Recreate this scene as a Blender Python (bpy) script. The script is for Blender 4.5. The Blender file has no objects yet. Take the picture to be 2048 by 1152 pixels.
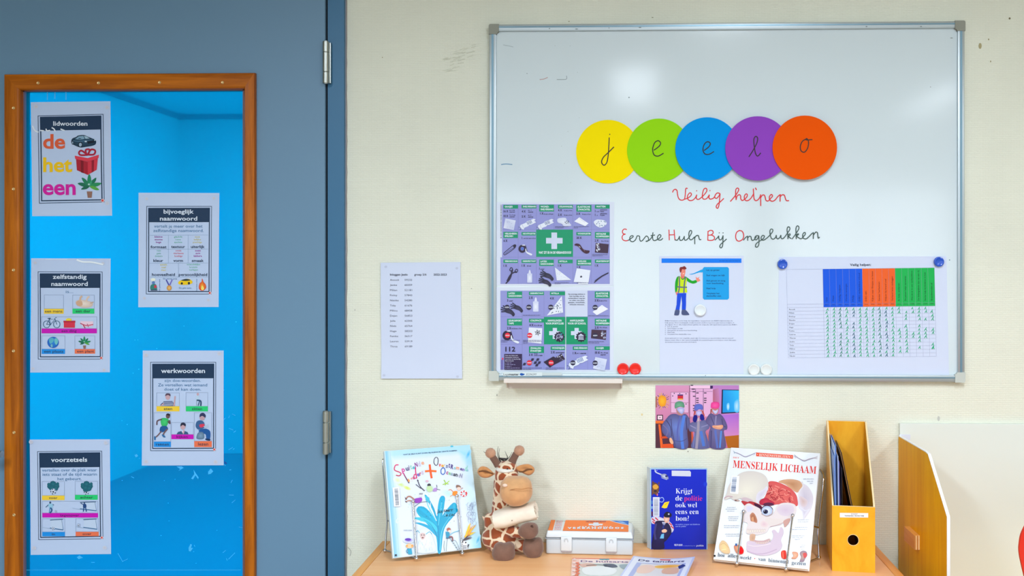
import bpy, bmesh, math, random
from mathutils import Vector, Matrix, noise
from mathutils.geometry import tessellate_polygon
R = random.Random(7)
SC = bpy.context.scene
COL = SC.collection

# ------------------------------------------------------------------ camera, light, exposure
F, TH, PX, PY = 1968.0, 0.0297, 1187.0, 540.0
CAM = Vector((0, -2.5, 1.41))
cd = bpy.data.cameras.new('camera'); cam = bpy.data.objects.new('camera', cd); COL.objects.link(cam)
cam.location = CAM; cam.rotation_euler = (math.pi / 2, 0, TH)
cd.sensor_width = 36; cd.lens = 36 * F / 2048
cd.shift_x = (1024 - PX) / 2048; cd.shift_y = (PY - 576) / 2048
cd.clip_start = 0.02; cd.clip_end = 60
SC.camera = cam
w = bpy.data.worlds.new('world'); SC.world = w; w.use_nodes = True
w.node_tree.nodes['Background'].inputs[0].default_value = (0.75, 0.87, 1, 1)
w.node_tree.nodes['Background'].inputs[1].default_value = 1.0
SC.view_settings.view_transform = 'Standard'; SC.view_settings.look = 'None'
SC.view_settings.gamma = 1.0; SC.view_settings.use_curve_mapping = False
SC.view_settings.exposure = -0.2
SC.cycles.max_bounces = 8; SC.cycles.diffuse_bounces = 4

def area(name, loc, rot, sx, sy, power, col, spread=180):
    l = bpy.data.lights.new(name, 'AREA'); l.shape = 'RECTANGLE'; l.size = sx; l.size_y = sy
    l.energy = power; l.color = col; l.spread = math.radians(spread)
    o = bpy.data.objects.new(name, l); COL.objects.link(o); o.location = loc; o.rotation_euler = rot
    return o
RX0, RX1, RY, CEIL = -2.7, 3.3, -6.6, 2.75
COOL = (0.82, 0.90, 1.0); WARM = (1.0, 0.84, 0.52)
for i, x in enumerate((-1.5, 0.35, 2.2)):                      # daylight through the windows in the rear wall
    area('window_light', (x, RY - 0.02, 1.5), (math.pi / 2, 0, 0), 1.5, 1.3, 20, COOL)
LAMPS = [(0.08, -4.3, 12, COOL, 180), (-1.3, -2.8, 84, COOL, 164), (0.5, -2.0, 52, COOL, 164), (2.3, -2.8, 68, COOL, 164), (2.7, -0.95, 8, WARM, 180), (-1.9, -4.9, 40, COOL, 165), (2.3, -4.9, 36, COOL, 165)]
for x, y, p, c, sp in LAMPS:                                        # first: troffer mirrored in the whiteboard; the rest added to shape the light
    area('ceiling_lamp', (x, y, CEIL - 0.075), (0, 0, 0), 0.28, (1.0 if y == -2.0 else 1.35), p, c, sp)
area('corridor_lamp', (-2.2, 1.4, 2.55), (0, 0, 0), 1.0, 1.2, 84, (1, 0.98, 0.94))
area('corridor_lamp', (-2.0, 3.7, 2.55), (0, 0, 0), 1.0, 0.6, 22, (1, 0.98, 0.94))

pl = bpy.data.lights.new('corridor_globe_lamp', 'POINT'); pl.energy = 112; pl.shadow_soft_size = .15; pl.color = (1, .98, .95)  # unseen fill light added to brighten the corridor walls and ceiling
po = bpy.data.objects.new('corridor_globe_lamp', pl); COL.objects.link(po); po.location = (-.45, 2.9, 2.0)

# ------------------------------------------------------------------ helpers
AX = Vector((-math.sin(TH), math.cos(TH), 0)); RT = Vector((math.cos(TH), math.sin(TH), 0)); UP = Vector((0, 0, 1))
def hit(px, py, n, p0):
    d = AX + RT * ((px - PX) / F) + UP * ((PY - py) / F)
    n = Vector(n); return CAM + d * ((Vector(p0) - CAM).dot(n) / d.dot(n))
def onY(px, py, y=0.0): return hit(px, py, (0, 1, 0), (0, y, 0))
def onZ(px, py, z): return hit(px, py, (0, 0, 1), (0, 0, z))
def onX(px, py, x): return hit(px, py, (1, 0, 0), (x, 0, 0))
def lin(c):
    o = []
    for v in c[:3]:
        v /= 255.0
        o.append(v / 12.92 if v <= 0.04045 else ((v + 0.055) / 1.055) ** 2.4)
    return tuple(o)

def mat(name, col, rough=0.5, metal=0.0, spec=0.5, bump=None, var=None, coat=0.0, sheen=0.0, trans=0.0, emit=None):
    """col in sRGB 0-255; bump=(scale, strength, distance); var=(scale xyz, amount)"""
    m = bpy.data.materials.new(name); m.use_nodes = True
    nt = m.node_tree; b = nt.nodes['Principled BSDF']
    c = lin(col)
    b.inputs['Base Color'].default_value = (*c, 1); b.inputs['Roughness'].default_value = rough
    b.inputs['Metallic'].default_value = metal; b.inputs['Specular IOR Level'].default_value = spec
    b.inputs['Coat Weight'].default_value = coat; b.inputs['Coat Roughness'].default_value = 0.12
    b.inputs['Sheen Weight'].default_value = sheen
    tc = nt.nodes.new('ShaderNodeTexCoord')
    if var:
        mp = nt.nodes.new('ShaderNodeMapping'); mp.inputs['Scale'].default_value = var[0]
        nz = nt.nodes.new('ShaderNodeTexNoise'); nz.inputs['Scale'].default_value = 1; nz.inputs['Detail'].default_value = 4
        rp = nt.nodes.new('ShaderNodeMapRange'); rp.inputs['From Min'].default_value = .3; rp.inputs['From Max'].default_value = .7
        rp.inputs['To Min'].default_value = 1 - var[1]; rp.inputs['To Max'].default_value = 1 + var[1] * .6
        hs = nt.nodes.new('ShaderNodeHueSaturation'); hs.inputs['Color'].default_value = (*c, 1)
        nt.links.new(tc.outputs['Object'], mp.inputs[0]); nt.links.new(mp.outputs[0], nz.inputs[0])
        nt.links.new(nz.outputs[0], rp.inputs[0]); nt.links.new(rp.outputs[0], hs.inputs['Value'])
        nt.links.new(hs.outputs[0], b.inputs['Base Color'])
    if bump:
        nz = nt.nodes.new('ShaderNodeTexNoise'); nz.inputs['Scale'].default_value = bump[0]; nz.inputs['Detail'].default_value = 3
        bp = nt.nodes.new('ShaderNodeBump'); bp.inputs['Strength'].default_value = bump[1]; bp.inputs['Distance'].default_value = bump[2]
        nt.links.new(tc.outputs['Object'], nz.inputs[0]); nt.links.new(nz.outputs[0], bp.inputs['Height'])
        nt.links.new(bp.outputs[0], b.inputs['Normal'])
    if emit:
        b.inputs['Emission Color'].default_value = (*lin(emit[0]), 1); b.inputs['Emission Strength'].default_value = emit[1]
    if trans:
        t = nt.nodes.new('ShaderNodeBsdfTranslucent'); t.inputs[0].default_value = (*c, 1)
        mx = nt.nodes.new('ShaderNodeMixShader'); mx.inputs[0].default_value = trans
        nt.links.new(b.outputs[0], mx.inputs[1]); nt.links.new(t.outputs[0], mx.inputs[2])
        nt.links.new(mx.outputs[0], nt.nodes['Material Output'].inputs[0])
    return m

def ink_mat(name, rough, coat=0.0, trans=0.0):
    m = mat(name, (255, 255, 255), rough, coat=coat, spec=0.3)
    nt = m.node_tree; b = nt.nodes['Principled BSDF']
    a = nt.nodes.new('ShaderNodeAttribute'); a.attribute_name = 'Ink'
    nt.links.new(a.outputs['Color'], b.inputs['Base Color'])
    return m

def wood(name, c1, c2, scale, rough=0.4, coat=0.0, axis=2, spec=0.4, fig=0.0):
    """straight grained wood: grain runs along the axis"""
    m = mat(name, c1, rough, coat=coat, spec=spec); nt = m.node_tree; b = nt.nodes['Principled BSDF']
    tc = nt.nodes.new('ShaderNodeTexCoord'); mp = nt.nodes.new('ShaderNodeMapping')
    s = [scale] * 3; s[axis] = scale * (0.05 if not fig else fig); mp.inputs['Scale'].default_value = s
    n1 = nt.nodes.new('ShaderNodeTexNoise'); n1.inputs['Scale'].default_value = 1; n1.inputs['Detail'].default_value = 8
    n1.inputs['Roughness'].default_value = .65; n1.inputs['Distortion'].default_value = .6
    cr = nt.nodes.new('ShaderNodeValToRGB')
    cr.color_ramp.elements[0].position = .32; cr.color_ramp.elements[1].position = .68
    cr.color_ramp.elements[0].color = (*lin(c2), 1); cr.color_ramp.elements[1].color = (*lin(c1), 1)
    bp = nt.nodes.new('ShaderNodeBump'); bp.inputs['Strength'].default_value = .15; bp.inputs['Distance'].default_value = .0005
    nt.links.new(tc.outputs['Object'], mp.inputs[0]); nt.links.new(mp.outputs[0], n1.inputs[0])
    nt.links.new(n1.outputs[0], cr.inputs[0]); nt.links.new(cr.outputs[0], b.inputs['Base Color'])
    nt.links.new(n1.outputs[0], bp.inputs['Height']); nt.links.new(bp.outputs[0], b.inputs['Normal'])
    return m

def tag(o, label=None, cat=None, group=None, kind=None):
    if label: o['label'] = label
    if cat: o['category'] = cat
    if group: o['group'] = group
    if kind: o['kind'] = kind
    return o
def thing(name, loc, label, cat, group=None, kind=None):
    o = bpy.data.objects.new(name, None); COL.objects.link(o); o.location = loc; o['W'] = 0
    o.empty_display_size = .05
    del o['W']
    tag(o, label, cat, group, kind); WL[o.name] = Vector(loc); return o
WL = {}
def link(name, me, parent, org):
    o = bpy.data.objects.new(name, me); COL.objects.link(o)
    if parent is not None:
        o.parent = parent; o.location = org - WL[parent.name]
    else:
        o.location = org
    WL[o.name] = Vector(org)
    return o
def fin(bm, name, m, parent=None, smooth=False, org=None):
    """bmesh in world coordinates -> one object whose origin is the middle of its base"""
    if org is None:
        if bm.verts:
            lo = [min(v.co[i] for v in bm.verts) for i in range(3)]; hi = [max(v.co[i] for v in bm.verts) for i in range(3)]
            org = Vector(((lo[0] + hi[0]) / 2, (lo[1] + hi[1]) / 2, lo[2]))
        else: org = Vector()
    org = Vector(org)
    for v in bm.verts: v.co -= org
    bmesh.ops.recalc_face_normals(bm, faces=bm.faces[:])
    me = bpy.data.meshes.new(name); bm.to_mesh(me); bm.free()
    me.materials.append(m)
    if smooth:
        for p in me.polygons: p.use_smooth = True
        if smooth != 'all':
            try: me.set_sharp_from_angle(angle=math.radians(40))
            except Exception: pass
    return link(name, me, parent, org)
def NB(): return bmesh.new()
def box(bm, a, b, bev=0.0, M=None, seg=2):
    r = bmesh.ops.create_cube(bm, size=1)
    vs = r['verts']
    c = (Vector(a) + Vector(b)) / 2; s = Vector(b) - Vector(a)
    for v in vs:
        v.co = Vector((v.co.x * s.x, v.co.y * s.y, v.co.z * s.z)) + c
    if bev:
        es = {e for v in vs for e in v.link_edges}
        r2 = bmesh.ops.bevel(bm, geom=list(es), offset=bev, segments=seg, affect='EDGES', profile=.5)
        vs = list({v for v in r2['verts']} | {v for v in vs if v.is_valid})
    if M is not None:
        for v in vs: v.co = M @ v.co
    return vs
def prism(bm, pts, off):
    """extrude the closed 3-D polygon by the vector off"""
    off = Vector(off); n = len(pts)
    A = [bm.verts.new(Vector(p)) for p in pts]; B = [bm.verts.new(Vector(p) + off) for p in pts]
    tri = tessellate_polygon([[Vector(p) for p in pts]])
    for t in tri:
        try:
            bm.faces.new([A[i] for i in t]); bm.faces.new([B[i] for i in reversed(t)])
        except ValueError: pass
    for i in range(n):
        bm.faces.new((A[i], A[(i + 1) % n], B[(i + 1) % n], B[i]))
    return A + B
def tube(bm, pts, r, seg=10, caps=True):
    pts = [Vector(p) for p in pts]; n = len(pts)
    rs = r if isinstance(r, (list, tuple)) else [r] * n
    rings = []; prev = None
    for i, p in enumerate(pts):
        t = (pts[min(i + 1, n - 1)] - pts[max(i - 1, 0)]).normalized()
        if prev is None:
            x = t.orthogonal().normalized()
        else:
            x = (prev - t * prev.dot(t)).normalized()
        prev = x; y = t.cross(x)
        rings.append([bm.verts.new(p + (x * math.cos(2 * math.pi * k / seg) + y * math.sin(2 * math.pi * k / seg)) * rs[i]) for k in range(seg)])
    for a, b in zip(rings, rings[1:]):
        for k in range(seg): bm.faces.new((a[k], a[(k + 1) % seg], b[(k + 1) % seg], b[k]))
    if caps:
        bm.faces.new(rings[0][::-1]); bm.faces.new(rings[-1])
def ball(bm, c, r, u=16, v=10, M=None):
    r = Vector(r) if not isinstance(r, (int, float)) else Vector((r, r, r))
    vs = bmesh.ops.create_uvsphere(bm, u_segments=u, v_segments=v, radius=1)['verts']
    for q in vs:
        p = Vector((q.co.x * r.x, q.co.y * r.y, q.co.z * r.z))
        if M is not None: p = M @ p
        q.co = p + Vector(c)
    return vs
def lathe(bm, prof, c, ax=(0, 0, 1), seg=24):
    """prof: (radius, height along ax)"""
    ax = Vector(ax).normalized(); x = ax.orthogonal().normalized(); y = ax.cross(x); c = Vector(c); rings = []
    for r, h in prof:
        rings.append([bm.verts.new(c + ax * h + (x * math.cos(2 * math.pi * k / seg) + y * math.sin(2 * math.pi * k / seg)) * max(r, 1e-5)) for k in range(seg)])
    for a, b in zip(rings, rings[1:]):
        for k in range(seg): bm.faces.new((a[k], a[(k + 1) % seg], b[(k + 1) % seg], b[k]))
    bm.faces.new(rings[0][::-1]); bm.faces.new(rings[-1])
def crv(pts, n=6, closed=False):
    """Catmull-Rom through 2-D or 3-D points"""
    P = [Vector(p) for p in pts]; m = len(P); out = []
    if m < 3 and not closed: return P
    for i in range(m if closed else m - 1):
        if closed: a, b, c, d = P[(i - 1) % m], P[i], P[(i + 1) % m], P[(i + 2) % m]
        else: a, b, c, d = P[max(i - 1, 0)], P[i], P[i + 1], P[min(i + 2, m - 1)]
        for k in range(n):
            t = k / n
            out.append(0.5 * ((2 * b) + (c - a) * t + (2 * a - 5 * b + 4 * c - d) * t * t + (3 * b - a - 3 * c + d) * t ** 3))
    if not closed: out.append(P[-1])
    return out

# text outlines from the built-in font, cached per string
_TX = {}
def glyphs(s, bold=0.0, res=2):
    k = (s, bold, res)
    if k not in _TX:
        c = bpy.data.curves.new('t', 'FONT'); c.body = s; c.resolution_u = res; c.offset = bold
        o = bpy.data.objects.new('t', c); COL.objects.link(o)
        bpy.context.view_layer.update()
        m = o.to_mesh()
        V = [(v.co.x, v.co.y) for v in m.vertices]; P = [tuple(p.vertices) for p in m.polygons]
        o.to_mesh_clear(); bpy.data.objects.remove(o); bpy.data.curves.remove(c)
        x0 = min(v[0] for v in V); x1 = max(v[0] for v in V)
        _TX[k] = ([(v[0] - x0, v[1]) for v in V], P, x1 - x0)
    return _TX[k]
def serif(s, italic=False):
    o = ''
    for ch in s:
        if 'A' <= ch <= 'Z': o += chr(0x1D400 + ord(ch) - 65)
        elif 'a' <= ch <= 'z': o += chr(0x1D41A + ord(ch) - 97)
        else: o += ch
    return o

class Print:
    """flat printed or written marks lying on a surface: layers of coloured shapes, drawn in picture units on a real plane"""
    STEP = 8e-6
    def __init__(s, p0, n, crop=(0, 0, 1), off=0.0002, disp=None):
        s.p0 = Vector(p0); s.n = Vector(n).normalized(); s.ox, s.oy, s.k = crop; s.z = off; s.V = []; s.Fc = []; s.C = []; s.disp = disp; s.hold = False
    def cs(s, ox, oy, k): s.ox, s.oy, s.k = ox, oy, k
    def P(s, x, y):
        px, py = s.ox + x / s.k, s.oy + y / s.k
        q = hit(px, py, s.n, s.p0)
        return q + s.n * (s.z + (s.disp(px, py) if s.disp else 0))
    def up(s):
        if not s.hold: s.z += s.STEP
    def poly(s, pts, c):
        b = len(s.V); V2 = [Vector((p[0], p[1], 0)) for p in pts]
        s.V += [s.P(p[0], p[1]) for p in pts]; s.C += [lin(c)] * len(pts)
        for t in tessellate_polygon([V2]): s.Fc.append(tuple(b + i for i in t))
        s.up()
    def quad(s, pts, cs_):
        b = len(s.V); s.V += [s.P(*p) for p in pts]; s.C += [lin(c) for c in cs_]; s.Fc.append((b, b + 1, b + 2, b + 3)); s.up()
    def rect(s, x0, y0, x1, y1, c, c2=None, sub=None):
        """c2: colour of the bottom edge"""
        n = sub or (8 if s.disp else 1); b = len(s.V); c2 = c2 or c
        for j in range(n + 1):
            for i in range(n + 1):
                s.V.append(s.P(x0 + (x1 - x0) * i / n, y0 + (y1 - y0) * j / n))
                t = j / n; s.C.append(lin([a + (d - a) * t for a, d in zip(c, c2)]))
        for j in range(n):
            for i in range(n):
                q = b + j * (n + 1) + i; s.Fc.append((q, q + 1, q + n + 2, q + n + 1))
        s.up()
    def frame(s, x0, y0, x1, y1, t, c):
        h = s.hold; s.hold = True
        s.rect(x0, y0, x1, y0 + t, c); s.rect(x0, y1 - t, x1, y1, c); s.rect(x0, y0, x0 + t, y1, c); s.rect(x1 - t, y0, x1, y1, c)
        s.hold = h; s.up()
    def ell(s, cx, cy, rx, ry=None, c=(0, 0, 0), c2=None, n=20, rot=0.0):
        ry = ry or rx; b = len(s.V); c2 = c2 or c
        s.V.append(s.P(cx, cy)); s.C.append(lin(c)); ca, sa = math.cos(rot), math.sin(rot)
        for i in range(n):
            a = 2 * math.pi * i / n; u, v = rx * math.cos(a), ry * math.sin(a)
            s.V.append(s.P(cx + u * ca - v * sa, cy + u * sa + v * ca)); s.C.append(lin(c2))
        for i in range(n): s.Fc.append((b, b + 1 + i, b + 1 + (i + 1) % n))
        s.up()
    def blob(s, pts, c, c2=None, n=5):
        """smooth closed shape; with c2 a gradient from the middle c to the rim c2 (star-shaped outlines only)"""
        P2 = crv([(p[0], p[1]) for p in pts], n, True)
        if c2 is None: s.poly([(p.x, p.y) for p in P2], c); return
        cx = sum(p.x for p in P2) / len(P2); cy = sum(p.y for p in P2) / len(P2); b = len(s.V)
        s.V.append(s.P(cx, cy)); s.C.append(lin(c))
        for p in P2: s.V.append(s.P(p.x, p.y)); s.C.append(lin(c2))
        m = len(P2)
        for i in range(m): s.Fc.append((b, b + 1 + i, b + 1 + (i + 1) % m))
        s.up()
    def stroke(s, pts, w, c, c2=None, smooth=True, n=5, w2=None):
        P2 = crv([(p[0], p[1]) for p in pts], n) if smooth and len(pts) > 2 else [Vector((p[0], p[1])) for p in pts]
        m = len(P2); b = len(s.V); c2 = c2 or c; w2 = w if w2 is None else w2; z0 = s.z
        for i, p in enumerate(P2):
            t = P2[min(i + 1, m - 1)] - P2[max(i - 1, 0)]
            if t.length < 1e-9: t = Vector((1, 0))
            t.normalize(); nn = Vector((-t.y, t.x)); f = i / (m - 1); h = (w + (w2 - w) * f) / 2
            e = t * (-h * .7 if i == 0 else h * .7 if i == m - 1 else 0)
            q = p + e; s.z += 1.2e-6            # later ink lies over earlier ink where a line crosses itself
            s.V.append(s.P(q.x + nn.x * h, q.y + nn.y * h)); s.V.append(s.P(q.x - nn.x * h, q.y - nn.y * h))
            cc = lin([a + (d - a) * f for a, d in zip(c, c2)]); s.C += [cc, cc]
        for i in range(m - 1): s.Fc.append((b + 2 * i, b + 2 * i + 1, b + 2 * i + 3, b + 2 * i + 2))
        if s.hold: s.z = z0
        s.up()
    def text(s, t, x0, x1, yb, cap, c, bold=0.0, ang=0.0, res=2, slant=0.0, al='l'):
        V, Pn, wd = glyphs(t, bold, res)
        sy = cap / 0.69; sx = (x1 - x0) / wd if x1 is not None else sy
        if al == 'c': x0 = x0 - wd * sx / 2
        if al == 'r': x0 = x0 - wd * sx
        b = len(s.V); ca, sa = math.cos(ang), math.sin(ang)
        for gx, gy in V:
            u = gx * sx + gy * sy * slant; v = -gy * sy
            s.V.append(s.P(x0 + u * ca - v * sa, yb + u * sa + v * ca))
        s.C += [lin(c)] * len(V)
        for p in Pn: s.Fc.append(tuple(b + i for i in p))
        s.up()
    def greek(s, x0, x1, y, h, c, words=True):
        """a line of print too small to read: word-length dashes"""
        hold = s.hold; s.hold = True; x = x0
        while x < x1 - 1:
            l = R.uniform(2.2, 6.5) * h * .8; e = min(x + l, x1); yy = y + R.uniform(-.08, .08) * h
            s.rect(x, yy, e, yy + h * .55, c, sub=1)
            for q in range(R.randint(0, 2)):
                xx = R.uniform(x, e); s.rect(xx, yy - h * .3, min(xx + h * .2, e), yy + h * .1, c, sub=1)
            x = e + h * .55
        s.hold = hold; s.up()
    def build(s, name, m, parent, label=None):
        org = Vector((0, 0, 0))
        if s.V:
            org = sum(s.V, Vector()) / len(s.V)
        me = bpy.data.meshes.new(name); me.from_pydata([v - org for v in s.V], [], s.Fc)
        a = me.attributes.new('Ink', 'FLOAT_COLOR', 'POINT')
        flat = []
        for c in s.C: flat += [min(1, c[0] * INKK), min(1, c[1] * INKK), min(1, c[2] * INKK), 1.0]
        a.data.foreach_set('color', flat)
        me.materials.append(m)
        o = link(name, me, parent, org)
        if label: o['label'] = label
        return o
INKK = 0.98

def sheet(name, corners, y=None, plane=None, m=None, th=0.0004, parent=None, disp=None, nx=10, ny=12):
    """a sheet of paper: corners TL TR BR BL in picture units on a plane, given thickness"""
    p0, n = plane if plane else (Vector((0, y, 0)), Vector((0, -1, 0)))
    n = Vector(n).normalized(); bm = NB(); G = []
    for side in (0, 1):
        g = []
        for j in range(ny + 1):
            row = []
            for i in range(nx + 1):
                u, v = i / nx, j / ny
                T = [corners[0][k] * (1 - u) + corners[1][k] * u for k in (0, 1)]; B = [corners[3][k] * (1 - u) + corners[2][k] * u for k in (0, 1)]
                px, py = T[0] * (1 - v) + B[0] * v, T[1] * (1 - v) + B[1] * v
                q = hit(px, py, n, p0) + n * ((disp(px, py) if disp else 0) - side * th)
                row.append(bm.verts.new(q))
            g.append(row)
        G.append(g)
        for j in range(ny):
            for i in range(nx):
                f = (g[j][i], g[j][i + 1], g[j + 1][i + 1], g[j + 1][i])
                bm.faces.new(f if side == 0 else f[::-1])
    a, b = G
    for j in range(ny):
        for i in (0, nx): bm.faces.new((a[j][i], a[j + 1][i], b[j + 1][i], b[j][i]))
    for i in range(nx):
        for j in (0, ny): bm.faces.new((a[j][i], a[j][i + 1], b[j][i + 1], b[j][i]))
    return fin(bm, name, m, parent, smooth=True)
# ------------------------------------------------------------------ materials
M_wall = mat('wall_paint', (231, 233, 217), .75, spec=.25)
nt = M_wall.node_tree; bs = nt.nodes['Principled BSDF']
tc = nt.nodes.new('ShaderNodeTexCoord'); mp = nt.nodes.new('ShaderNodeMapping'); mp.inputs['Rotation'].default_value = (math.pi / 2, 0, 0)
br = nt.nodes.new('ShaderNodeTexBrick'); br.inputs['Scale'].default_value = 1; br.inputs['Brick Width'].default_value = .014
br.inputs['Row Height'].default_value = .0047; br.inputs['Mortar Size'].default_value = .0011; br.inputs['Mortar Smooth'].default_value = 1
br.inputs['Color1'].default_value = (1, 1, 1, 1); br.inputs['Color2'].default_value = (.82, .82, .82, 1); br.inputs['Mortar'].default_value = (0, 0, 0, 1)
nz = nt.nodes.new('ShaderNodeTexNoise'); nz.inputs['Scale'].default_value = 260; nz.inputs['Detail'].default_value = 2
ad = nt.nodes.new('ShaderNodeMath'); ad.operation = 'MULTIPLY_ADD'; ad.inputs[1].default_value = .35
bp = nt.nodes.new('ShaderNodeBump'); bp.inputs['Strength'].default_value = .36; bp.inputs['Distance'].default_value = .0011
nt.links.new(tc.outputs['Object'], mp.inputs[0]); nt.links.new(mp.outputs[0], br.inputs[0]); nt.links.new(tc.outputs['Object'], nz.inputs[0])
nt.links.new(nz.outputs[0], ad.inputs[0]); nt.links.new(br.outputs['Color'], ad.inputs[2]); nt.links.new(ad.outputs[0], bp.inputs['Height'])
nt.links.new(bp.outputs[0], bs.inputs['Normal'])
# faint grime patches on the wall paint
n2 = nt.nodes.new('ShaderNodeTexNoise'); n2.inputs['Scale'].default_value = 3.1; n2.inputs['Detail'].default_value = 6
rg = nt.nodes.new('ShaderNodeMapRange'); rg.inputs['From Min'].default_value = .35; rg.inputs['From Max'].default_value = .65; rg.inputs['To Min'].default_value = .95; rg.inputs['To Max'].default_value = 1.02
hs = nt.nodes.new('ShaderNodeHueSaturation'); hs.inputs['Color'].default_value = (*lin((231, 233, 217)), 1)
nt.links.new(tc.outputs['Object'], n2.inputs[0]); nt.links.new(n2.outputs[0], rg.inputs[0]); nt.links.new(rg.outputs[0], hs.inputs['Value']); nt.links.new(hs.outputs[0], bs.inputs['Base Color'])

M_plain = mat('plain_wall', (190, 188, 176), .8)
M_ceil = mat('ceiling_tile', (180, 176, 156), .9)
M_floor = mat('linoleum', (128, 118, 104), .5, var=((3, 3, 3), .15))
M_door = mat('door_paint', (106, 142, 170), .42, spec=.35, bump=(160, .12, .0006))
M_jamb = mat('door_frame_paint', (58, 112, 150), .4, spec=.35, bump=(160, .1, .0006))
M_dark = mat('dark_gap', (14, 14, 16), .9)
M_mould = wood('stained_hardwood', (200, 112, 16), (132, 62, 2), 55, .38, coat=.05, spec=.2, axis=2)
M_mouldh = wood('stained_hardwood_rail', (200, 112, 16), (132, 62, 2), 55, .38, coat=.05, spec=.2, axis=0)
M_bead = mat('glazing_tape', (118, 92, 100), .5)
M_brass = mat('brass_screw', (225, 190, 130), .35, metal=.6)
M_steel = mat('brushed_steel', (178, 182, 176), .32, metal=1.0)
M_chrome = mat('chrome_wire', (215, 218, 225), .12, metal=1.0)
M_alu = mat('anodised_aluminium', (188, 198, 202), .42, metal=.75, spec=.5)
M_alus = mat('aluminium_groove', (120, 150, 165), .35, metal=.7)
M_corner = mat('grey_plastic', (142, 144, 132), .5)
M_cornerl = mat('light_grey_plastic', (196, 203, 196), .5)
M_board = mat('enamelled_steel', (214, 227, 232), .10, spec=.5)
M_tray = mat('beige_plastic', (214, 205, 196), .45)
M_paper = mat('white_paper', (210, 220, 242), .7, spec=.2)
M_lam = mat('laminated_paper', (214, 222, 238), .28, spec=.45, bump=(14, .25, .004))
M_lamdoor = mat('laminated_poster', (190, 208, 238), .3, spec=.4, bump=(14, .3, .004))  # blue of the light through the glass is put into the paper colour
I_matt = ink_mat('matt_ink', .6)
I_gloss = ink_mat('gloss_ink', .28)
I_film = ink_mat('printed_film', .35)
M_table = wood('beech_laminate', (250, 194, 138), (242, 176, 116), 30, .32, axis=0, spec=.4)
M_tedge = wood('beech_edging', (250, 182, 96), (236, 158, 74), 60, .4, axis=1)
M_bpw = wood('birch_plywood', (246, 182, 44), (232, 158, 24), 26, .42, axis=2, spec=.25, fig=.5)
M_bpe = mat('plywood_edge', (240, 214, 164), .6)
M_veneer = wood('stained_veneer', (246, 190, 14), (228, 160, 4), 34, .45, spec=.12, axis=2)
M_white = mat('white_paint', (240, 242, 240), .5)
M_panel = mat('cream_panel', (222, 230, 224), .55, spec=.3)
M_redpl = mat('red_plastic', (216, 40, 16), .35)
M_black = mat('black_metal', (30, 30, 32), .5)

# ------------------------------------------------------------------ setting: room shell
def shell(name, a, b, m, bev=0):
    bm = NB(); box(bm, a, b, bev); o = fin(bm, name, m); o['kind'] = 'structure'; return o
DX0, DX1 = -1.795, -0.755          # door leaf
JX0, JX1 = -1.845, -0.7095         # frame outer edges
DT = 2.105
shell('floor', (RX0 - .1, RY - .1, -.05), (RX1 + .1, 5.1, 0), M_floor)
shell('ceiling', (RX0 - .1, RY - .1, CEIL), (RX1 + .1, 0, CEIL + .05), M_ceil)
def wall_with_hole():
    bm = NB()
    box(bm, (JX1 - .001, 0, 0), (RX1, .12, CEIL)); box(bm, (RX0, 0, 0), (JX0, .12, CEIL)); box(bm, (JX0, 0, DT + .05), (JX1 - .001, .12, CEIL))
    return fin(bm, 'wall_front', M_wall, org=(0, 0, 0))
wl = wall_with_hole(); wl['kind'] = 'structure'
shell('wall_left', (RX0 - .1, RY - .1, 0), (RX0, 0, CEIL), M_plain)
shell('wall_right', (RX1, RY - .1, 0), (RX1 + .1, .12, CEIL), M_plain)
bm = NB(); xs = [RX0]
for x in (-1.5, .35, 2.2): xs += [x - .8, x + .8]
xs.append(RX1)
box(bm, (RX0, RY - .1, 0), (RX1, RY, .8)); box(bm, (RX0, RY - .1, 2.2), (RX1, RY, CEIL))
for i in range(0, len(xs), 2): box(bm, (xs[i], RY - .1, .8), (xs[i + 1], RY, 2.2))
o = fin(bm, 'wall_rear', M_plain); o['kind'] = 'structure'
for i, x in enumerate((-1.5, .35, 2.2)):
    bm = NB()
    for a, b in (((x - .8, .8), (x - .75, 2.2)), ((x + .75, .8), (x + .8, 2.2)), ((x - .75, .8), (x + .75, .85)), ((x - .75, 2.15), (x + .75, 2.2)), ((x - .02, .85), (x + .02, 2.15))):
        box(bm, (a[0], RY - .08, a[1]), (b[0], RY + .01, b[1]))
    o = fin(bm, 'window_%d' % (i + 1), M_white); o['kind'] = 'structure'
for x, y, p, c, sp in LAMPS:  # frames also go round the added fill lamps out of view
    t = thing('ceiling_light', (x, y, CEIL - .09), None, None, None, 'structure')
    bm = NB()
    for a, b in (((-.17, -.72), (-.145, .72)), ((.145, -.72), (.17, .72)), ((-.145, -.72), (.145, -.69)), ((-.145, .69), (.145, .72))):
        box(bm, (x + a[0], y + a[1], CEIL - .09), (x + b[0], y + b[1], CEIL - .001))
    fin(bm, 'frame', M_white, t)

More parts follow.
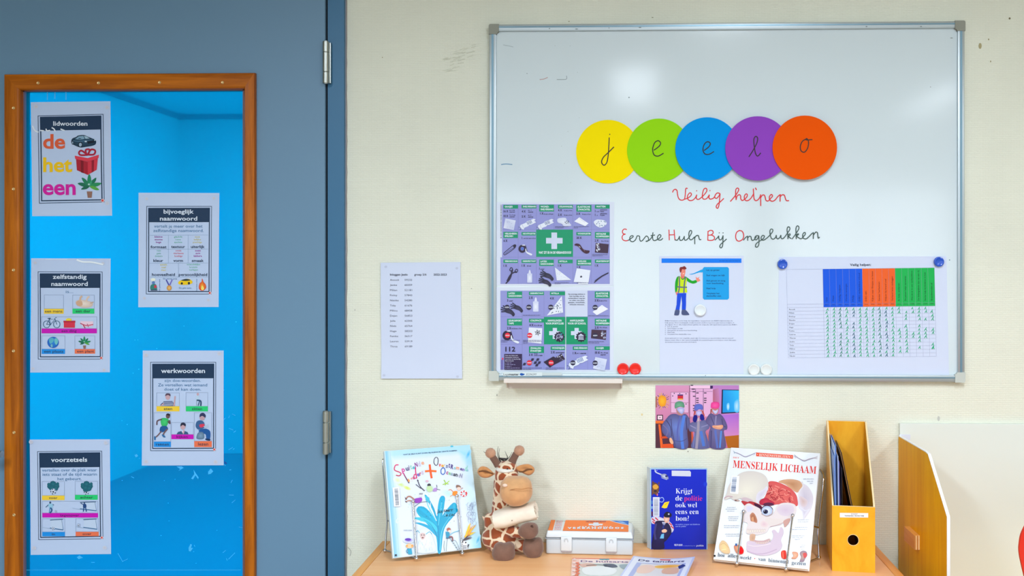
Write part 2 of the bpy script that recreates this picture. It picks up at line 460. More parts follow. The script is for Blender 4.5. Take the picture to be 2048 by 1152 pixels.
# corridor beyond the door
CX0, CX1, CY, CH = -3.4, 0.6, 4.95, 2.6
M_corr = mat('corridor_paint', (235, 235, 230), .8); M_corrc = mat('corridor_ceiling_paint', (238, 238, 236), .85)
shell('floor_corridor', (CX0, .12, -.04), (CX1, CY, .006), mat('corridor_floor', (146, 150, 162), .5))
shell('wall_corridor_left', (CX0 - .1, .12, 0), (CX0, CY + .1, CH), M_corr)
shell('wall_corridor_right', (CX1, .12, 0), (CX1 + .1, CY + .1, CH), M_corr)
shell('wall_corridor_back', (CX0, CY, 0), (CX1, CY + .1, CH), M_corr)
shell('ceiling_corridor', (CX0, .12, CH), (CX1, CY, CH + .05), M_corrc)
M_ctrim = mat('corridor_cornice', (165, 172, 178), .7)
shell('trim_1', (CX0, .12, CH - .035), (CX0 + .02, CY, CH), M_ctrim)
shell('trim_2', (CX0, CY - .02, CH - .035), (CX1, CY, CH), M_ctrim)
# a green notice on the corridor wall, seen at the left edge of the glass
a = onX(51, 305, CX0 + .012); b = onX(61, 405, CX0 + .012)
bm = NB(); box(bm, (CX0, a.y, b.z), (CX0 + .012, b.y, a.z), .003)
tag(fin(bm, 'notice_board', mat('green_felt', (40, 190, 60), .8)), 'green board on the corridor wall at the left edge of the blue glass', 'notice board')
a = onX(51, 248, CX0 + .012); b = onX(59, 262, CX0 + .012)
bm = NB(); box(bm, (CX0, a.y, b.z), (CX0 + .02, b.y, a.z), .003)
tag(fin(bm, 'wall_sign', mat('teal_sign', (40, 80, 90), .6)), 'small dark sign on the corridor wall above the green board', 'sign')

# ------------------------------------------------------------------ door
LF = -.020                         # front face of the leaf
gx0, gx1 = onY(38, 400, LF - .015).x, onY(487, 400, LF - .015).x
GZ1 = onY(250, 178, LF - .015).z; GZ0 = .28
mx0, mx1 = onY(8, 400, LF - .012).x, onY(509.5, 400, LF - .012).x; MZ1 = onY(250, 147, LF - .012).z; MZ0 = GZ0 - (MZ1 - GZ1)
bm = NB()
for a, b in (((DX0, .006), (gx0 - .008, DT)), ((gx1 + .008, .006), (DX1 - .0015, DT)), ((gx0 - .008, .006), (gx1 + .008, GZ0 - .008)), ((gx0 - .008, GZ1 + .008), (gx1 + .008, DT))):
    box(bm, (a[0], LF, a[1]), (b[0], LF + .045, b[1]))
bmesh.ops.remove_doubles(bm, verts=bm.verts[:], dist=1e-5)
door = fin(bm, 'door_1', M_door, org=(DX1, 0, 0)); door['kind'] = 'structure'
PRO = .014
def mitre(pts, m, nm='moulding'):
    """one mitred length: pts outer a, outer b, inner b, inner a (x, z)"""
    bm = NB(); oa, ob, ib, ia = [Vector((p[0], 0, p[1])) for p in pts]
    def L(t, y): return [oa.lerp(ia, t) + Vector((0, y, 0)), ob.lerp(ib, t) + Vector((0, y, 0))]
    prof = [(0, LF + .0005), (0, LF - PRO + .004), (.04, LF - PRO + .001), (.12, LF - PRO), (.86, LF - PRO - .001), (.95, LF - PRO + .001), (1.0, LF - PRO + .005), (1.0, LF + .03)]
    rows = [[bm.verts.new(q) for q in L(t, y)] for t, y in prof]
    for r0, r1 in zip(rows, rows[1:]): bm.faces.new((r0[0], r0[1], r1[1], r1[0]))
    bm.faces.new((rows[0][0], rows[0][1], rows[-1][1], rows[-1][0]))
    for k in (0, 1): bm.faces.new([r[k] for r in rows])
    return fin(bm, nm, m, door, smooth=True)
O = [(mx0, MZ1), (mx1, MZ1), (mx1, MZ0), (mx0, MZ0)]; I = [(gx0, GZ1), (gx1, GZ1), (gx1, GZ0), (gx0, GZ0)]
ml = [mitre((O[0], O[1], I[1], I[0]), M_mouldh), mitre((O[1], O[2], I[2], I[1]), M_mould), mitre((O[2], O[3], I[3], I[2]), M_mouldh), mitre((O[3], O[0], I[0], I[3]), M_mould)]
def screw(px, py, par):
    c = onY(px, py, LF - PRO - .0012); bm = NB()
    lathe(bm, [(.0036, 0), (.0040, .0012), (.0030, .0022), (.0008, .0014)], c + Vector((0, .001, 0)), (0, -1, 0), 12)
    fin(bm, 'screw', M_brass, par, smooth=True)
for px, py in ((27, 216), (27, 378), (27, 540), (27, 702), (28, 865), (28, 1030)): screw(px, py, ml[3])
for px, py in ((76, 166), (197, 166), (319, 165), (445, 165)): screw(px, py, ml[0])
# glazing bead and tape in front of the glass
GY = LF + .010                     # front face of the glass
bm = NB(); bw = .008
box(bm, (gx0, GY - .008, GZ0), (onY(49, 400, GY - .008).x, GY, GZ1)); box(bm, (onY(485.3, 400, GY - .008).x, GY - .008, GZ0), (gx1, GY, GZ1)); box(bm, (gx0, GY - .008, GZ1 - .002), (gx1, GY, GZ1)); box(bm, (gx0, GY - .008, GZ0), (gx1, GY, GZ0 + .006))
fin(bm, 'glazing_bead', M_bead, door)
M_glass = bpy.data.materials.new('blue_film_glass'); M_glass.use_nodes = True; nt = M_glass.node_tree
for n in list(nt.nodes): nt.nodes.remove(n)
out = nt.nodes.new('ShaderNodeOutputMaterial'); tr = nt.nodes.new('ShaderNodeBsdfTransparent'); gl = nt.nodes.new('ShaderNodeBsdfGlossy'); mx = nt.nodes.new('ShaderNodeMixShader'); fr = nt.nodes.new('ShaderNodeFresnel')
tr.inputs[0].default_value = (.0, .33, .80, 1); gl.inputs['Roughness'].default_value = .06; fr.inputs[0].default_value = 1.2
df = nt.nodes.new('ShaderNodeBsdfDiffuse'); df.inputs[0].default_value = (.0, .30, .80, 1); m2 = nt.nodes.new('ShaderNodeMixShader'); m2.inputs[0].default_value = .30
nt.links.new(tr.outputs[0], m2.inputs[1]); nt.links.new(df.outputs[0], m2.inputs[2])
nt.links.new(fr.outputs[0], mx.inputs[0]); nt.links.new(m2.outputs[0], mx.inputs[1]); nt.links.new(gl.outputs[0], mx.inputs[2]); nt.links.new(mx.outputs[0], out.inputs[0])
bm = NB(); vs = [bm.verts.new(p) for p in ((gx0 - .006, GY + .001, GZ0 - .006), (gx1 + .006, GY + .001, GZ0 - .006), (gx1 + .006, GY + .001, GZ1 + .006), (gx0 - .006, GY + .001, GZ1 + .006))]
bm.faces.new(vs)
glass = fin(bm, 'glass_pane', M_glass, door, org=((gx0 + gx1) / 2, GY + .001, GZ0))
pr = Print((0, GY, 0), (0, -1, 0), off=.0001); pr.cs(0, 900, 3.938)     # scuffs and joints in the film, plus painted lamp reflections
LB = (70, 185, 245)
for pts in ([(1390, 130), (1420, 150), (1405, 165), (1448, 140), (1430, 128)], [(1525, 155), (1530, 190), (1505, 225), (1520, 232), (1540, 200), (1560, 230), (1565, 215), (1540, 180)],
            [(1640, 170), (1660, 145), (1680, 168), (1660, 188), (1640, 192)], [(1485, 770), (1500, 740), (1512, 745), (1505, 770), (1520, 772), (1500, 800), (1487, 795)], [(605, 845), (625, 830), (655, 848), (620, 860)],
            [(1060, 40), (1078, 32), (1090, 48), (1070, 58)]):
    pr.poly(pts, LB)
for pts in ([(930, 815), (950, 850), (965, 878)], [(965, 878), (1005, 858)], [(720, 885), (745, 886)], [(1800, 860), (1850, 810)], [(1530, 750), (1535, 760)], [(1785, 855), (1790, 870)], [(1035, 210), (1055, 220)]):
    pr.stroke(pts, 4, LB, smooth=False)
pr.rect(190, 943, 1900, 947, (60, 175, 225)); pr.rect(190, 0, 196, 985, (40, 160, 235))
pr.poly([(1770, 90), (1790, 105), (1780, 112), (1765, 98)], (20, 70, 150))
pr.cs(0, 0, 1)
for x, y0, y1 in ((94, 181, 200), (109, 182, 198), (131, 181, 200)): pr.rect(x, y0, x + 2, y1, (90, 190, 250))  # painted streaks: ceiling lights reflected in the glass

for k in range(26):
    x, y = R.uniform(235, 478), R.uniform(620, 1130); pr.ell(x, y, R.uniform(.6, 1.6), R.uniform(.4, 1.2), (40, 165, 235), n=6)
for k in range(14):
    x, y = R.uniform(445, 482), R.uniform(820, 1120); pr.stroke([(x, y), (x + R.uniform(2, 9), y + R.uniform(-6, 3))], 1.0, (70, 180, 240))
pr.build('scuffed_film', I_film, glass)
# hinges: three knuckles on one pin
for y0, y1 in ((83, 167), (822, 908)):
    a = onY(651.5, y0, LF - .009); b = onY(651.5, y1, LF - .009); H = a.z - b.z; x = a.x
    bm = NB(); tube(bm, [(x, LF - .009, b.z - .001), (x, LF - .009, a.z + .001)], .0058, 14)
    hg = fin(bm, 'hinge', M_steel, door, smooth=True)
    for f0, f1 in ((0, .265), (.275, .735), (.745, 1)):
        bm = NB(); z0, z1 = b.z + H * f0, b.z + H * f1
        lathe(bm, [(.0070, 0), (.0080, .001), (.0080, z1 - z0 - .001), (.0070, z1 - z0)], (x, LF - .009, z0), (0, 0, 1), 20); fin(bm, 'knuckle', M_steel, hg, smooth=True)
    bm = NB(); box(bm, (x - .001, LF - .004, b.z + .002), (x + .011, LF + .008, a.z - .002)); fin(bm, 'leaf_plate', M_steel, hg)
# lever handle whose tip just shows at the left edge
tp = onY(4, 908, LF - .06)
bm = NB(); tube(bm, crv([(DX0 + .06, LF, tp.z), (DX0 + .06, LF - .045, tp.z), (DX0 + .075, LF - .058, tp.z), (tp.x - .03, LF - .06, tp.z), (tp.x, LF - .06, tp.z)], 5), .0085, 14)
box(bm, (DX0 + .035, LF - .008, tp.z - .15), (DX0 + .085, LF, tp.z + .07), .003)
fin(bm, 'door_handle', M_steel, door, smooth=True)
# frame round the door
bm = NB(); FJ = -.014
box(bm, (DX1 + .0035, FJ, 0), (JX1, .13, DT + .05)); box(bm, (JX0, FJ, 0), (DX0 - .0035, .13, DT + .05)); box(bm, (DX0 - .0035, FJ, DT + .0035), (DX1 + .0035, .13, DT + .05))
box(bm, (DX1 - .015, LF + .047, 0), (DX1 + .004, .08, DT)); box(bm, (DX0 - .004, LF + .047, 0), (DX0 + .015, .08, DT)); box(bm, (DX0, LF + .047, DT - .015), (DX1, .08, DT + .01))
jb = fin(bm, 'trim_3', M_jamb, org=(JX1, 0, 0)); jb['kind'] = 'structure'
bm = NB(); box(bm, (DX1 - .003, LF + .012, .01), (DX1 + .005, LF + .04, DT + .002)); box(bm, (DX0, LF + .012, DT - .001), (DX1, LF + .04, DT + .004)); fin(bm, 'rebate_seal', M_dark, jb)  # near-black strips put in the door gap for its shade
bm = NB(); pts = []
z = 0.0
while z < DT + .05:
    pts.append((JX1 + .0006 + R.uniform(-.0006, .0008), -.0008, z)); z += .02
tube(bm, pts, .0016, 6); fin(bm, 'sealant_bead', mat('old_sealant', (176, 172, 180), .7), jb, smooth=True)
bm = NB(); pts = [(p[0] + .0024 + R.uniform(-.0004, .0006), -.0002, p[2]) for p in pts[:]]
tube(bm, pts, .0007, 5); fin(bm, 'crack', mat('grime', (96, 88, 86), .9), jb, smooth=True)

# marks on the wall
pr = Print((0, 0, 0), (0, -1, 0), off=.0009); pr.cs(0, 0, 1)
for x, y, rx, ry, c in ((1960, 92, 3.2, 6, (176, 166, 124)), (1977, 79, 1.2, 1.8, (150, 140, 100)), (2019, 37, 2, 2.2, (120, 112, 80)), (1981, 123, 1.2, 2, (165, 158, 120)), (1138, 43, 1.3, 1, (150, 145, 115)), (1877, 837, 2.5, 5, (196, 198, 190)), (1376, 903, 1, 1, (110, 110, 100)), (1305, 35, 2, .8, (140, 140, 115)), (994, 790, 1, 1.5, (130, 130, 120)), (710, 620, 1, 1, (160, 160, 150)), (765, 115, 1, 1, (165, 150, 120)), (1284, 829, 1.6, 2.4, (225, 205, 150)), (943, 577, 1, 1, (170, 175, 165)), (880, 820, 1, 1.4, (178, 182, 170))):
    pr.ell(x, y, rx, ry, c, n=10)
for k in range(34):                                   # a rubbed grey smudge left of the board
    t = R.random(); x = 885 + 60 * R.random(); y = 138 - 46 * (x - 880) / 70 + R.uniform(-16, 16)
    pr.stroke([(x, y), (x + R.uniform(5, 15), y - R.uniform(1, 5))], R.uniform(.5, 1.1), (212, 214, 196), smooth=False)
pr.stroke([(696, 1094), (702, 1102), (700, 1112)], .7, (150, 150, 140))
pr.build('smudge', I_matt, wl)
# ------------------------------------------------------------------ whiteboard
BY = -.011                        # face of the board
wb = thing('whiteboard', onY(1454, 765, 0), 'large white enamelled whiteboard in an aluminium frame on the wall', 'whiteboard')
TLp = onY(977.5, 49.5, -.019); BRp = onY(1931, 766.5, -.019)
X0, X1, Z1, Z0 = TLp.x, BRp.x, TLp.z + .002, BRp.z + .0015
bm = NB(); box(bm, (X0 + .004, BY, Z0 + .004), (X1 - .004, -.001, Z1 - .004)); fin(bm, 'board_surface', M_board, wb)
FWD = .0185
def bar(a, b, hor):
    bm = NB(); box(bm, (a[0], -.0175, a[1]), (b[0], -.0005, b[1]), .0022)
    p = fin(bm, 'frame_bar', M_alu, wb, smooth=True)
    bm = NB()                     # shallow groove line along the profile
    if hor: box(bm, (a[0], -.0182, (a[1] + b[1]) / 2 - .0028 + .003), (b[0], -.0172, (a[1] + b[1]) / 2 + .0008 + .003), .0003)
    else: box(bm, ((a[0] + b[0]) / 2 - .0032, -.0182, a[1]), ((a[0] + b[0]) / 2 + .0024, -.0172, b[1]), .0003)
    fin(bm, 'groove', M_alus, p)
bar((X0 + .001, Z1 - FWD), (X1 - .001, Z1 - .001), True); bar((X0 + .001, Z0 + .001), (X1 - .001, Z0 + FWD), True)
bar((X0 + .001, Z0), (X0 + FWD, Z1), False); bar((X1 - FWD, Z0), (X1 - .001, Z1), False)
for cx, sx in ((X0, 1), (X1, -1)):
    for cz, sz in ((Z1, -1), (Z0, 1)):
        s = .0255
        bm = NB(); P2 = [(0, .004), (.0012, .0012), (.004, 0), (s, 0), (s, .0205), (.0235, .0205), (.0205, .0235), (.0205, s), (0, s)]
        pts = [(cx + sx * a, -.0192, cz + sz * b) for a, b in P2]; prism(bm, pts, (0, .019, 0))
        bmesh.ops.recalc_face_normals(bm, faces=bm.faces[:])
        fin(bm, 'corner_cap', M_corner if sz < 0 else M_cornerl, wb)
# writing on the board
INK = (62, 84, 78); RED = (222, 40, 48)
M_mk = ink_mat('marker_ink', .4)
def word(crop): return Print((0, BY, 0), (0, -1, 0), crop, off=.0003)
pr = word((1330, 360, 6.4)); W = 13
for p in ([(98, 155), (110, 130), (135, 120), (155, 140), (160, 185), (175, 235), (205, 258), (245, 248), (258, 200), (266, 112), (286, 108)],
          [(250, 246), (290, 232), (328, 205), (338, 178), (318, 165), (292, 195), (288, 235), (312, 262), (355, 258), (390, 225), (406, 190), (400, 225), (415, 248), (445, 240), (500, 190), (535, 140), (528, 108), (503, 112), (487, 145), (477, 205), (490, 243), (530, 240), (558, 205), (568, 190), (562, 225), (580, 245), (620, 232), (642, 200)],
          [(700, 172), (670, 166), (645, 190), (637, 222), (660, 235), (692, 202), (704, 175), (699, 240), (692, 315), (675, 362), (655, 345), (672, 308), (712, 275), (750, 238)],
          [(838, 272), (880, 225), (920, 172), (944, 125), (930, 103), (907, 122), (904, 185), (910, 252)], [(910, 252), (922, 208), (950, 188), (968, 205), (970, 242), (990, 262), (1020, 245), (1048, 215), (1052, 184), (1030, 182), (1014, 222), (1030, 260), (1065, 262), (1100, 232), (1132, 180)],
          [(1130, 115), (1134, 175), (1140, 238), (1162, 265), (1198, 245), (1222, 200)], [(1158, 103), (1170, 125)], [(1222, 188), (1224, 260), (1225, 328)],
          [(1225, 228), (1245, 195), (1272, 195), (1285, 232), (1292, 260), (1320, 268), (1350, 238), (1376, 205), (1360, 185), (1336, 215), (1342, 255), (1375, 272), (1412, 252), (1445, 210), (1475, 188)], [(1475, 186), (1473, 230), (1472, 272)], [(1475, 215), (1500, 190), (1528, 196), (1540, 235), (1554, 264), (1582, 264)]):
    pr.stroke(p, W, RED)
for c in ((405, 138), (575, 136)): pr.ell(*c, 7, 7, RED, n=8)
pr.build('handwritten_line', M_mk, wb, 'red handwritten words')['kind'] = 'stuff'
pr = word((1330, 360, 6.4))
pr.cs(1235, 440, 9.526); W = 18
for p in ([(172, 183), (140, 172), (105, 190), (94, 228), (112, 262), (150, 270), (112, 282), (88, 322), (100, 372), (150, 397), (205, 387)], [(980, 190), (984, 290), (986, 380)], [(1078, 190), (1086, 290), (1095, 378)], [(985, 284), (1080, 281)],
          [(1725, 215), (1722, 300), (1720, 385)], [(1722, 225), (1765, 198), (1812, 208), (1822, 250), (1785, 282), (1735, 290)], [(1735, 290), (1800, 290), (1846, 325), (1838, 370), (1785, 390), (1722, 385)]):
    pr.stroke(p, W, RED)
for p in ([(205, 387), (260, 350), (298, 318), (288, 298), (252, 310), (232, 350), (250, 400), (295, 412), (340, 380), (365, 325), (378, 302), (420, 312), (423, 365), (440, 402), (475, 390), (520, 335), (552, 305), (585, 332), (592, 375), (570, 405), (540, 405), (600, 388), (645, 340), (672, 290)],
          [(675, 242), (668, 320), (678, 378), (710, 392), (750, 375), (800, 345), (828, 302), (802, 278), (768, 308), (762, 352), (790, 382), (832, 378), (860, 352)], [(637, 298), (708, 287)],
          [(1100, 378), (1135, 385), (1165, 350), (1183, 310), (1180, 350), (1197, 388), (1235, 380), (1262, 340), (1273, 310), (1273, 350), (1287, 385), (1322, 373), (1370, 320), (1413, 240), (1402, 200), (1372, 215), (1359, 270), (1366, 340), (1386, 375), (1422, 368), (1465, 325)], [(1468, 322), (1471, 390), (1472, 455)], [(1472, 342), (1500, 300), (1538, 297), (1552, 338), (1562, 372), (1588, 372)],
          [(1858, 380), (1900, 342), (1928, 305), (1930, 348), (1950, 380), (1985, 362), (2010, 300)], [(2010, 300), (2008, 400), (2000, 495), (1975, 530), (1948, 510), (1962, 468), (2005, 428), (2075, 365)]):
    pr.stroke(p, W, INK)
for c in ((1937, 245), (2010, 245)): pr.ell(*c, 10, 10, INK, n=8)
pr.cs(1440, 440, 9.526); W = 17
pr.stroke([(372, 198), (320, 232), (298, 300), (310, 370), (350, 402), (405, 388), (445, 340), (448, 270), (420, 215), (375, 200)], 18, RED)
for p in ([(448, 382), (490, 330), (522, 308)], [(524, 308), (526, 345), (527, 386)], [(527, 345), (555, 312), (588, 318), (596, 358), (615, 388), (650, 375), (690, 320)],
          [(735, 302), (700, 297), (668, 322), (662, 362), (690, 378), (722, 345), (738, 303), (742, 400), (735, 478), (705, 517), (676, 503), (692, 448), (780, 385), (828, 348), (846, 310), (815, 292), (786, 325), (786, 368), (820, 385), (870, 360), (940, 300), (1000, 222), (1002, 182), (972, 173), (950, 208), (960, 300), (985, 355), (1025, 362), (1060, 325), (1071, 288), (1076, 338), (1102, 360), (1140, 330), (1158, 290), (1162, 340), (1187, 357), (1225, 330), (1290, 240), (1330, 172), (1316, 132), (1286, 140), (1276, 190), (1290, 270), (1292, 358)],
          [(1292, 292), (1328, 262), (1334, 290), (1302, 312), (1350, 350)], [(1372, 358), (1400, 325), (1445, 260), (1498, 172), (1498, 125), (1470, 112), (1448, 150), (1446, 220), (1452, 358)], [(1455, 290), (1482, 262), (1495, 276), (1462, 308), (1528, 355), (1560, 350), (1578, 325), (1622, 275), (1620, 240), (1592, 245), (1572, 290), (1590, 348), (1640, 358), (1690, 320), (1745, 262), (1776, 240)],
          [(1778, 242), (1776, 300), (1775, 355)], [(1780, 288), (1820, 232), (1853, 240), (1862, 290), (1870, 345), (1893, 328)]):
    pr.stroke(p, W, INK)
pr.build('handwritten_line', M_mk, wb)['kind'] = 'stuff'
pr = Print((0, BY, 0), (0, -1, 0), off=.0002); pr.cs(0, 0, 1)
pr.stroke([(1080, 159), (1088, 158), (1095, 155)], 1.6, (190, 160, 158)); pr.stroke([(1114, 159), (1126, 159), (1133, 158), (1133, 152)], 1.2, (140, 158, 164))
pr.stroke([(1003, 329), (1012, 328), (1024, 329)], 2, (120, 160, 190)); pr.ell(1258, 195, 1.4, 1.4, (120, 140, 145), n=8); pr.ell(1054, 147, 1.2, 1, (150, 165, 170), n=8)
pr.stroke([(1007, 90), (1018, 92), (1026, 94)], 1.4, (176, 192, 198)); pr.ell(1903, 76, 3, 1, (150, 160, 160), n=8); pr.ell(1861, 174, 1, 1, (150, 158, 160), n=8); pr.ell(1885, 672, 1.4, 1.4, (170, 190, 190), n=8); pr.ell(1899, 520, 1.2, 1.2, (90, 130, 140), n=8)
for k in range(10): pr.ell(R.uniform(1090, 1160), R.uniform(58, 740), .8, .8, (176, 190, 192), n=6)
pr.build('ink_stain', I_matt, wb)['kind'] = 'stuff'
pr = Print((0, -.0193, 0), (0, -1, 0), off=.0004); pr.cs(980, 570, 5.009)      # badge on the bottom bar
pr.rect(132, 872, 522, 912, (222, 232, 232)); pr.rect(522, 880, 720, 904, (206, 216, 214))
pr.text('Lega', 136, 188, 905, 22, (70, 78, 84)); pr.text('master', 189, 290, 905, 22, (40, 46, 54), bold=.03)
pr.blob([(297, 893), (312, 882), (330, 886), (348, 892), (340, 902), (318, 908), (304, 902)], (20, 84, 170)); pr.text('ECONOMY', 362, 466, 905, 20, (40, 46, 60), slant=.25)
pr.build('maker_badge', I_matt, wb)
pr = Print((0, -.0178, 0), (0, -1, 0), off=.0002); pr.cs(0, 0, 1)
for x, y, rx in ((1099, 57, 1.6), (1153, 58, 3), (1218, 56, 1), (1280, 55, 3), (1733, 53, 2), (1842, 53, 2), (1411, 751, 1)): pr.ell(x, y, rx, .9, (110, 120, 120), n=8)
pr.build('frame_scratch', I_matt, wb)['kind'] = 'stuff'
# pen tray
tz = onY(1100, 757.5, -.05).z; a = onY(1007.5, 760, -.058).x; b = onY(1245, 760, -.058).x
tr_ = thing('pen_tray', ((a + b) / 2, -.03, tz - .01), 'shallow empty beige pen tray under the left end of the whiteboard', 'pen tray')
bm = NB(); box(bm, (a, -.058, tz - .0035), (b, -.0005, tz - .0005), .0008); fin(bm, 'ledge', M_tray, tr_)
bm = NB(); box(bm, (a, -.0605, tz - .010), (b, -.0575, tz + .001), .001); fin(bm, 'lip', mat('beige_lip', (228, 220, 212), .4), tr_)
bm = NB(); prism(bm, [(a + .001, -.0575, tz - .0035), (a + .001, -.0005, tz - .0035), (a + .001, -.0005, tz - .028), (a + .001, -.006, tz - .028), (a + .001, -.03, tz - .008)], (.003, 0, 0)); fin(bm, 'end_plate', M_tray, tr_)
bm = NB(); prism(bm, [(b - .004, -.0575, tz - .0035), (b - .004, -.0005, tz - .0035), (b - .004, -.0005, tz - .028), (b - .004, -.006, tz - .028), (b - .004, -.03, tz - .008)], (.003, 0, 0)); fin(bm, 'end_plate', M_tray, tr_)
bm = NB(); box(bm, (a + .004, -.004, tz - .03), (b - .004, -.0005, tz - .0035)); fin(bm, 'back_plate', M_tray, tr_)

# the five paper circles and their letters
LT = (52, 44, 40)
circ = [('yellow', (252, 228, 0), 1215.8, 303.3, 63.6, 'leftmost yellow paper circle with the handwritten letter j', [[(318, 200), (315, 260), (310, 330), (300, 378), (280, 397), (263, 375), (276, 340), (312, 305), (350, 267)]], (322, 175)),
        ('green', (150, 218, 22), 1317.6, 300.6, 63.5, 'lime green paper circle with a handwritten letter e', [[(640, 288), (675, 262), (687, 238), (670, 221), (645, 235), (630, 280), (640, 322), (670, 331), (706, 312)]], None),
        ('blue', (0, 150, 232), 1414.3, 298.2, 63.6, 'middle blue paper circle with a handwritten letter e', [[(1000, 290), (1033, 265), (1044, 240), (1025, 228), (1002, 245), (991, 285), (1005, 315), (1035, 318), (1068, 300)]], None),
        ('purple', (144, 70, 190), 1515.0, 296.8, 64.3, 'purple paper circle with a handwritten letter l', [[(1322, 335), (1350, 292), (1378, 238), (1384, 202), (1370, 190), (1357, 212), (1361, 270), (1370, 314), (1385, 331), (1405, 310)]], None),
        ('orange', (240, 86, 0), 1609.4, 295.3, 64.2, 'rightmost orange paper circle with the handwritten letter o', [[(1735, 207), (1706, 225), (1691, 260), (1696, 293), (1720, 303), (1743, 275), (1750, 232), (1738, 205), (1732, 215), (1775, 213)]], None)]
for i, (nm, c, cx, cy, r, lab, strokes, dot) in enumerate(circ):
    y = BY - (.0016, .0026, .0042, .0074, .0098)[i]
    ctr = onY(cx, cy, y); rr = r * (ctr - CAM).dot(AX) / F
    lift = [0.0, .0003, .0024, .0016, .0010][i]
    def dsp(x, z, ctr=ctr, rr=rr, lift=lift): return lift * max(0, ((x - ctr.x) ** 2 + (z - ctr.z) ** 2) / rr ** 2) * (1 if z < ctr.z else .25)
    bm = NB(); rings = []; N = 56
    top = bm.verts.new(ctr); bot = bm.verts.new(ctr + Vector((0, .0004, 0)))
    def ring(f, dy):
        o = []
        for k in range(N):
            a = 2 * math.pi * k / N; x, z = ctr.x + rr * f * math.cos(a), ctr.z + rr * f * math.sin(a)
            o.append(bm.verts.new((x, y - dsp(x, z) + dy, z)))
        return o
    A = [ring(f, 0) for f in (.4, .7, .9, 1)]; B = ring(1, .0004)
    for k in range(N):
        bm.faces.new((top, A[0][k], A[0][(k + 1) % N])); bm.faces.new((bot, B[(k + 1) % N], B[k]))
        for q, s in list(zip(A, A[1:])) + [(A[-1], B)]: bm.faces.new((q[k], q[(k + 1) % N], s[(k + 1) % N], s[k]))
    o = tag(fin(bm, 'paper_circle', mat(nm + '_card', c, .7, spec=.08), smooth=True), lab, 'paper circle', 'coloured paper circles on the whiteboard')
    pr = Print((0, y, 0), (0, -1, 0), (1130, 220, 3.593), off=.0005 + lift * .16)
    for s in strokes: pr.stroke(s, 7.0, LT)
    if dot: pr.ell(*dot, 4, 4, LT, n=8)
    pr.build('letter', I_matt, o)

# magnets
def magnet(px, py, d, c, lab, y, grp=None):
    m = mat(lab.split()[0] + '_magnet', c, .3, coat=.3)
    q = onY(px, py, y); r = d / 2 * (q - CAM).dot(AX) / F; bm = NB()
    lathe(bm, [(r * .98, 0), (r, .0015), (r, .005), (r * .93, .0068), (r * .8, .0072), (r * .74, .0066), (0.0001, .0063)], q, (0, -1, 0), 36)
    tag(fin(bm, 'magnet', m, smooth=True), lab, 'magnet', grp)
SY = BY - .0006
magnet(1564.5, 528.3, 20, (20, 82, 200), 'blue round magnet on the top left corner of the landscape checklist', SY - .001, 'blue magnets on the checklist')
magnet(1877, 523.6, 20, (20, 82, 200), 'blue round magnet on the top right corner of the landscape checklist', SY - .001, 'blue magnets on the checklist')
magnet(1246, 737.7, 23.6, (240, 22, 6), 'left one of the two red round magnets low on the whiteboard', BY, 'red magnets')
magnet(1270.4, 737.5, 23.6, (240, 22, 6), 'right one of the two red round magnets low on the whiteboard', BY, 'red magnets')
magnet(1400.2, 620, 24, (226, 236, 242), 'white round magnet on the sheet with the man in a vest', SY - .001, 'white magnets')
magnet(1507.5, 738.8, 23.5, (226, 234, 234), 'left one of the paired white magnets beside the landscape checklist', BY, 'white magnets')
magnet(1532, 738.8, 23.5, (226, 234, 234), 'right one of the paired white magnets beside the landscape checklist', BY, 'white magnets')

# ------------------------------------------------------------------ first-aid sheets
LAV = (146, 150, 212); LAVL = (122, 124, 184); GRN = (0, 150, 104); DK = (40, 30, 58); WH = (206, 216, 238); WT = (228, 234, 246)
def fa_sheet(corn, lab):
    return tag(sheet('instruction_sheet', corn, y=SY, m=M_lam), lab, 'sheet', 'laminated first aid sheets')
def header(pr, x0, y0, x1, y1, lines):
    pr.rect(x0, y0, x1, y1, GRN); n = len(lines); h = (y1 - y0) / (n + .5); hold = pr.hold; pr.hold = True
    for i, t in enumerate(lines):
        nat = glyphs(t, .03)[2] * (h * .62 / .69); xa = x0 + 16 * (x1 - x0) / 180
        pr.text(t, xa, min(x1 - 4, xa + nat * .95), y0 + h * (i + 1.02), h * .62, WT, bold=.03)
    pr.hold = hold; pr.up()
def qty(pr, x, yb, t, h=26): pr.text(t, x, x + glyphs(t, .03)[2] * h / .69 * .82, yb, h, DK, bold=.03)
def gauze(pr, x, y, w, h, a):
    ca, sa = math.cos(a), math.sin(a); q = [(x + u * w * ca - v * h * sa, y + u * w * sa + v * h * ca) for u, v in ((-.5, -.5), (.5, -.5), (.5, .5), (-.5, .5))]
    pr.quad(q, [(205, 212, 236), (220, 226, 244), (196, 204, 232), (222, 226, 242)])
    for k in range(10): pr.ell(x + R.uniform(-.35, .35) * w, y + R.uniform(-.35, .35) * h, w * .07, h * .04, (188, 194, 224), n=7)
def bandage(pr, x, y, s, f=1, blue=(44, 66, 130)):
    def T(p): return [(x + u * s * f, y + v * s) for u, v in p]
    pr.poly(T([(-1, .55), (-.9, .15), (-.2, -.15), (-.1, -.3), (.8, -.65), (1.05, -.55), (.85, -.4), (1.1, -.2), (.5, .1), (.2, .15), (.1, .3), (-.4, .5), (-.5, .75)]), WT)
    for k in range(5): pr.stroke(T([(-.1 + k * .13, -.22 - k * .06), (.05 + k * .13, .1 - k * .05)]), .07 * s, blue if k % 2 else (96, 112, 176), smooth=False)
    pr.stroke(T([(-1.1, .4), (-.85, .55), (-.95, .8)]), .08 * s, (90, 104, 160)); pr.stroke(T([(-.7, .1), (-.5, .5)]), .03 * s, (150, 156, 200))
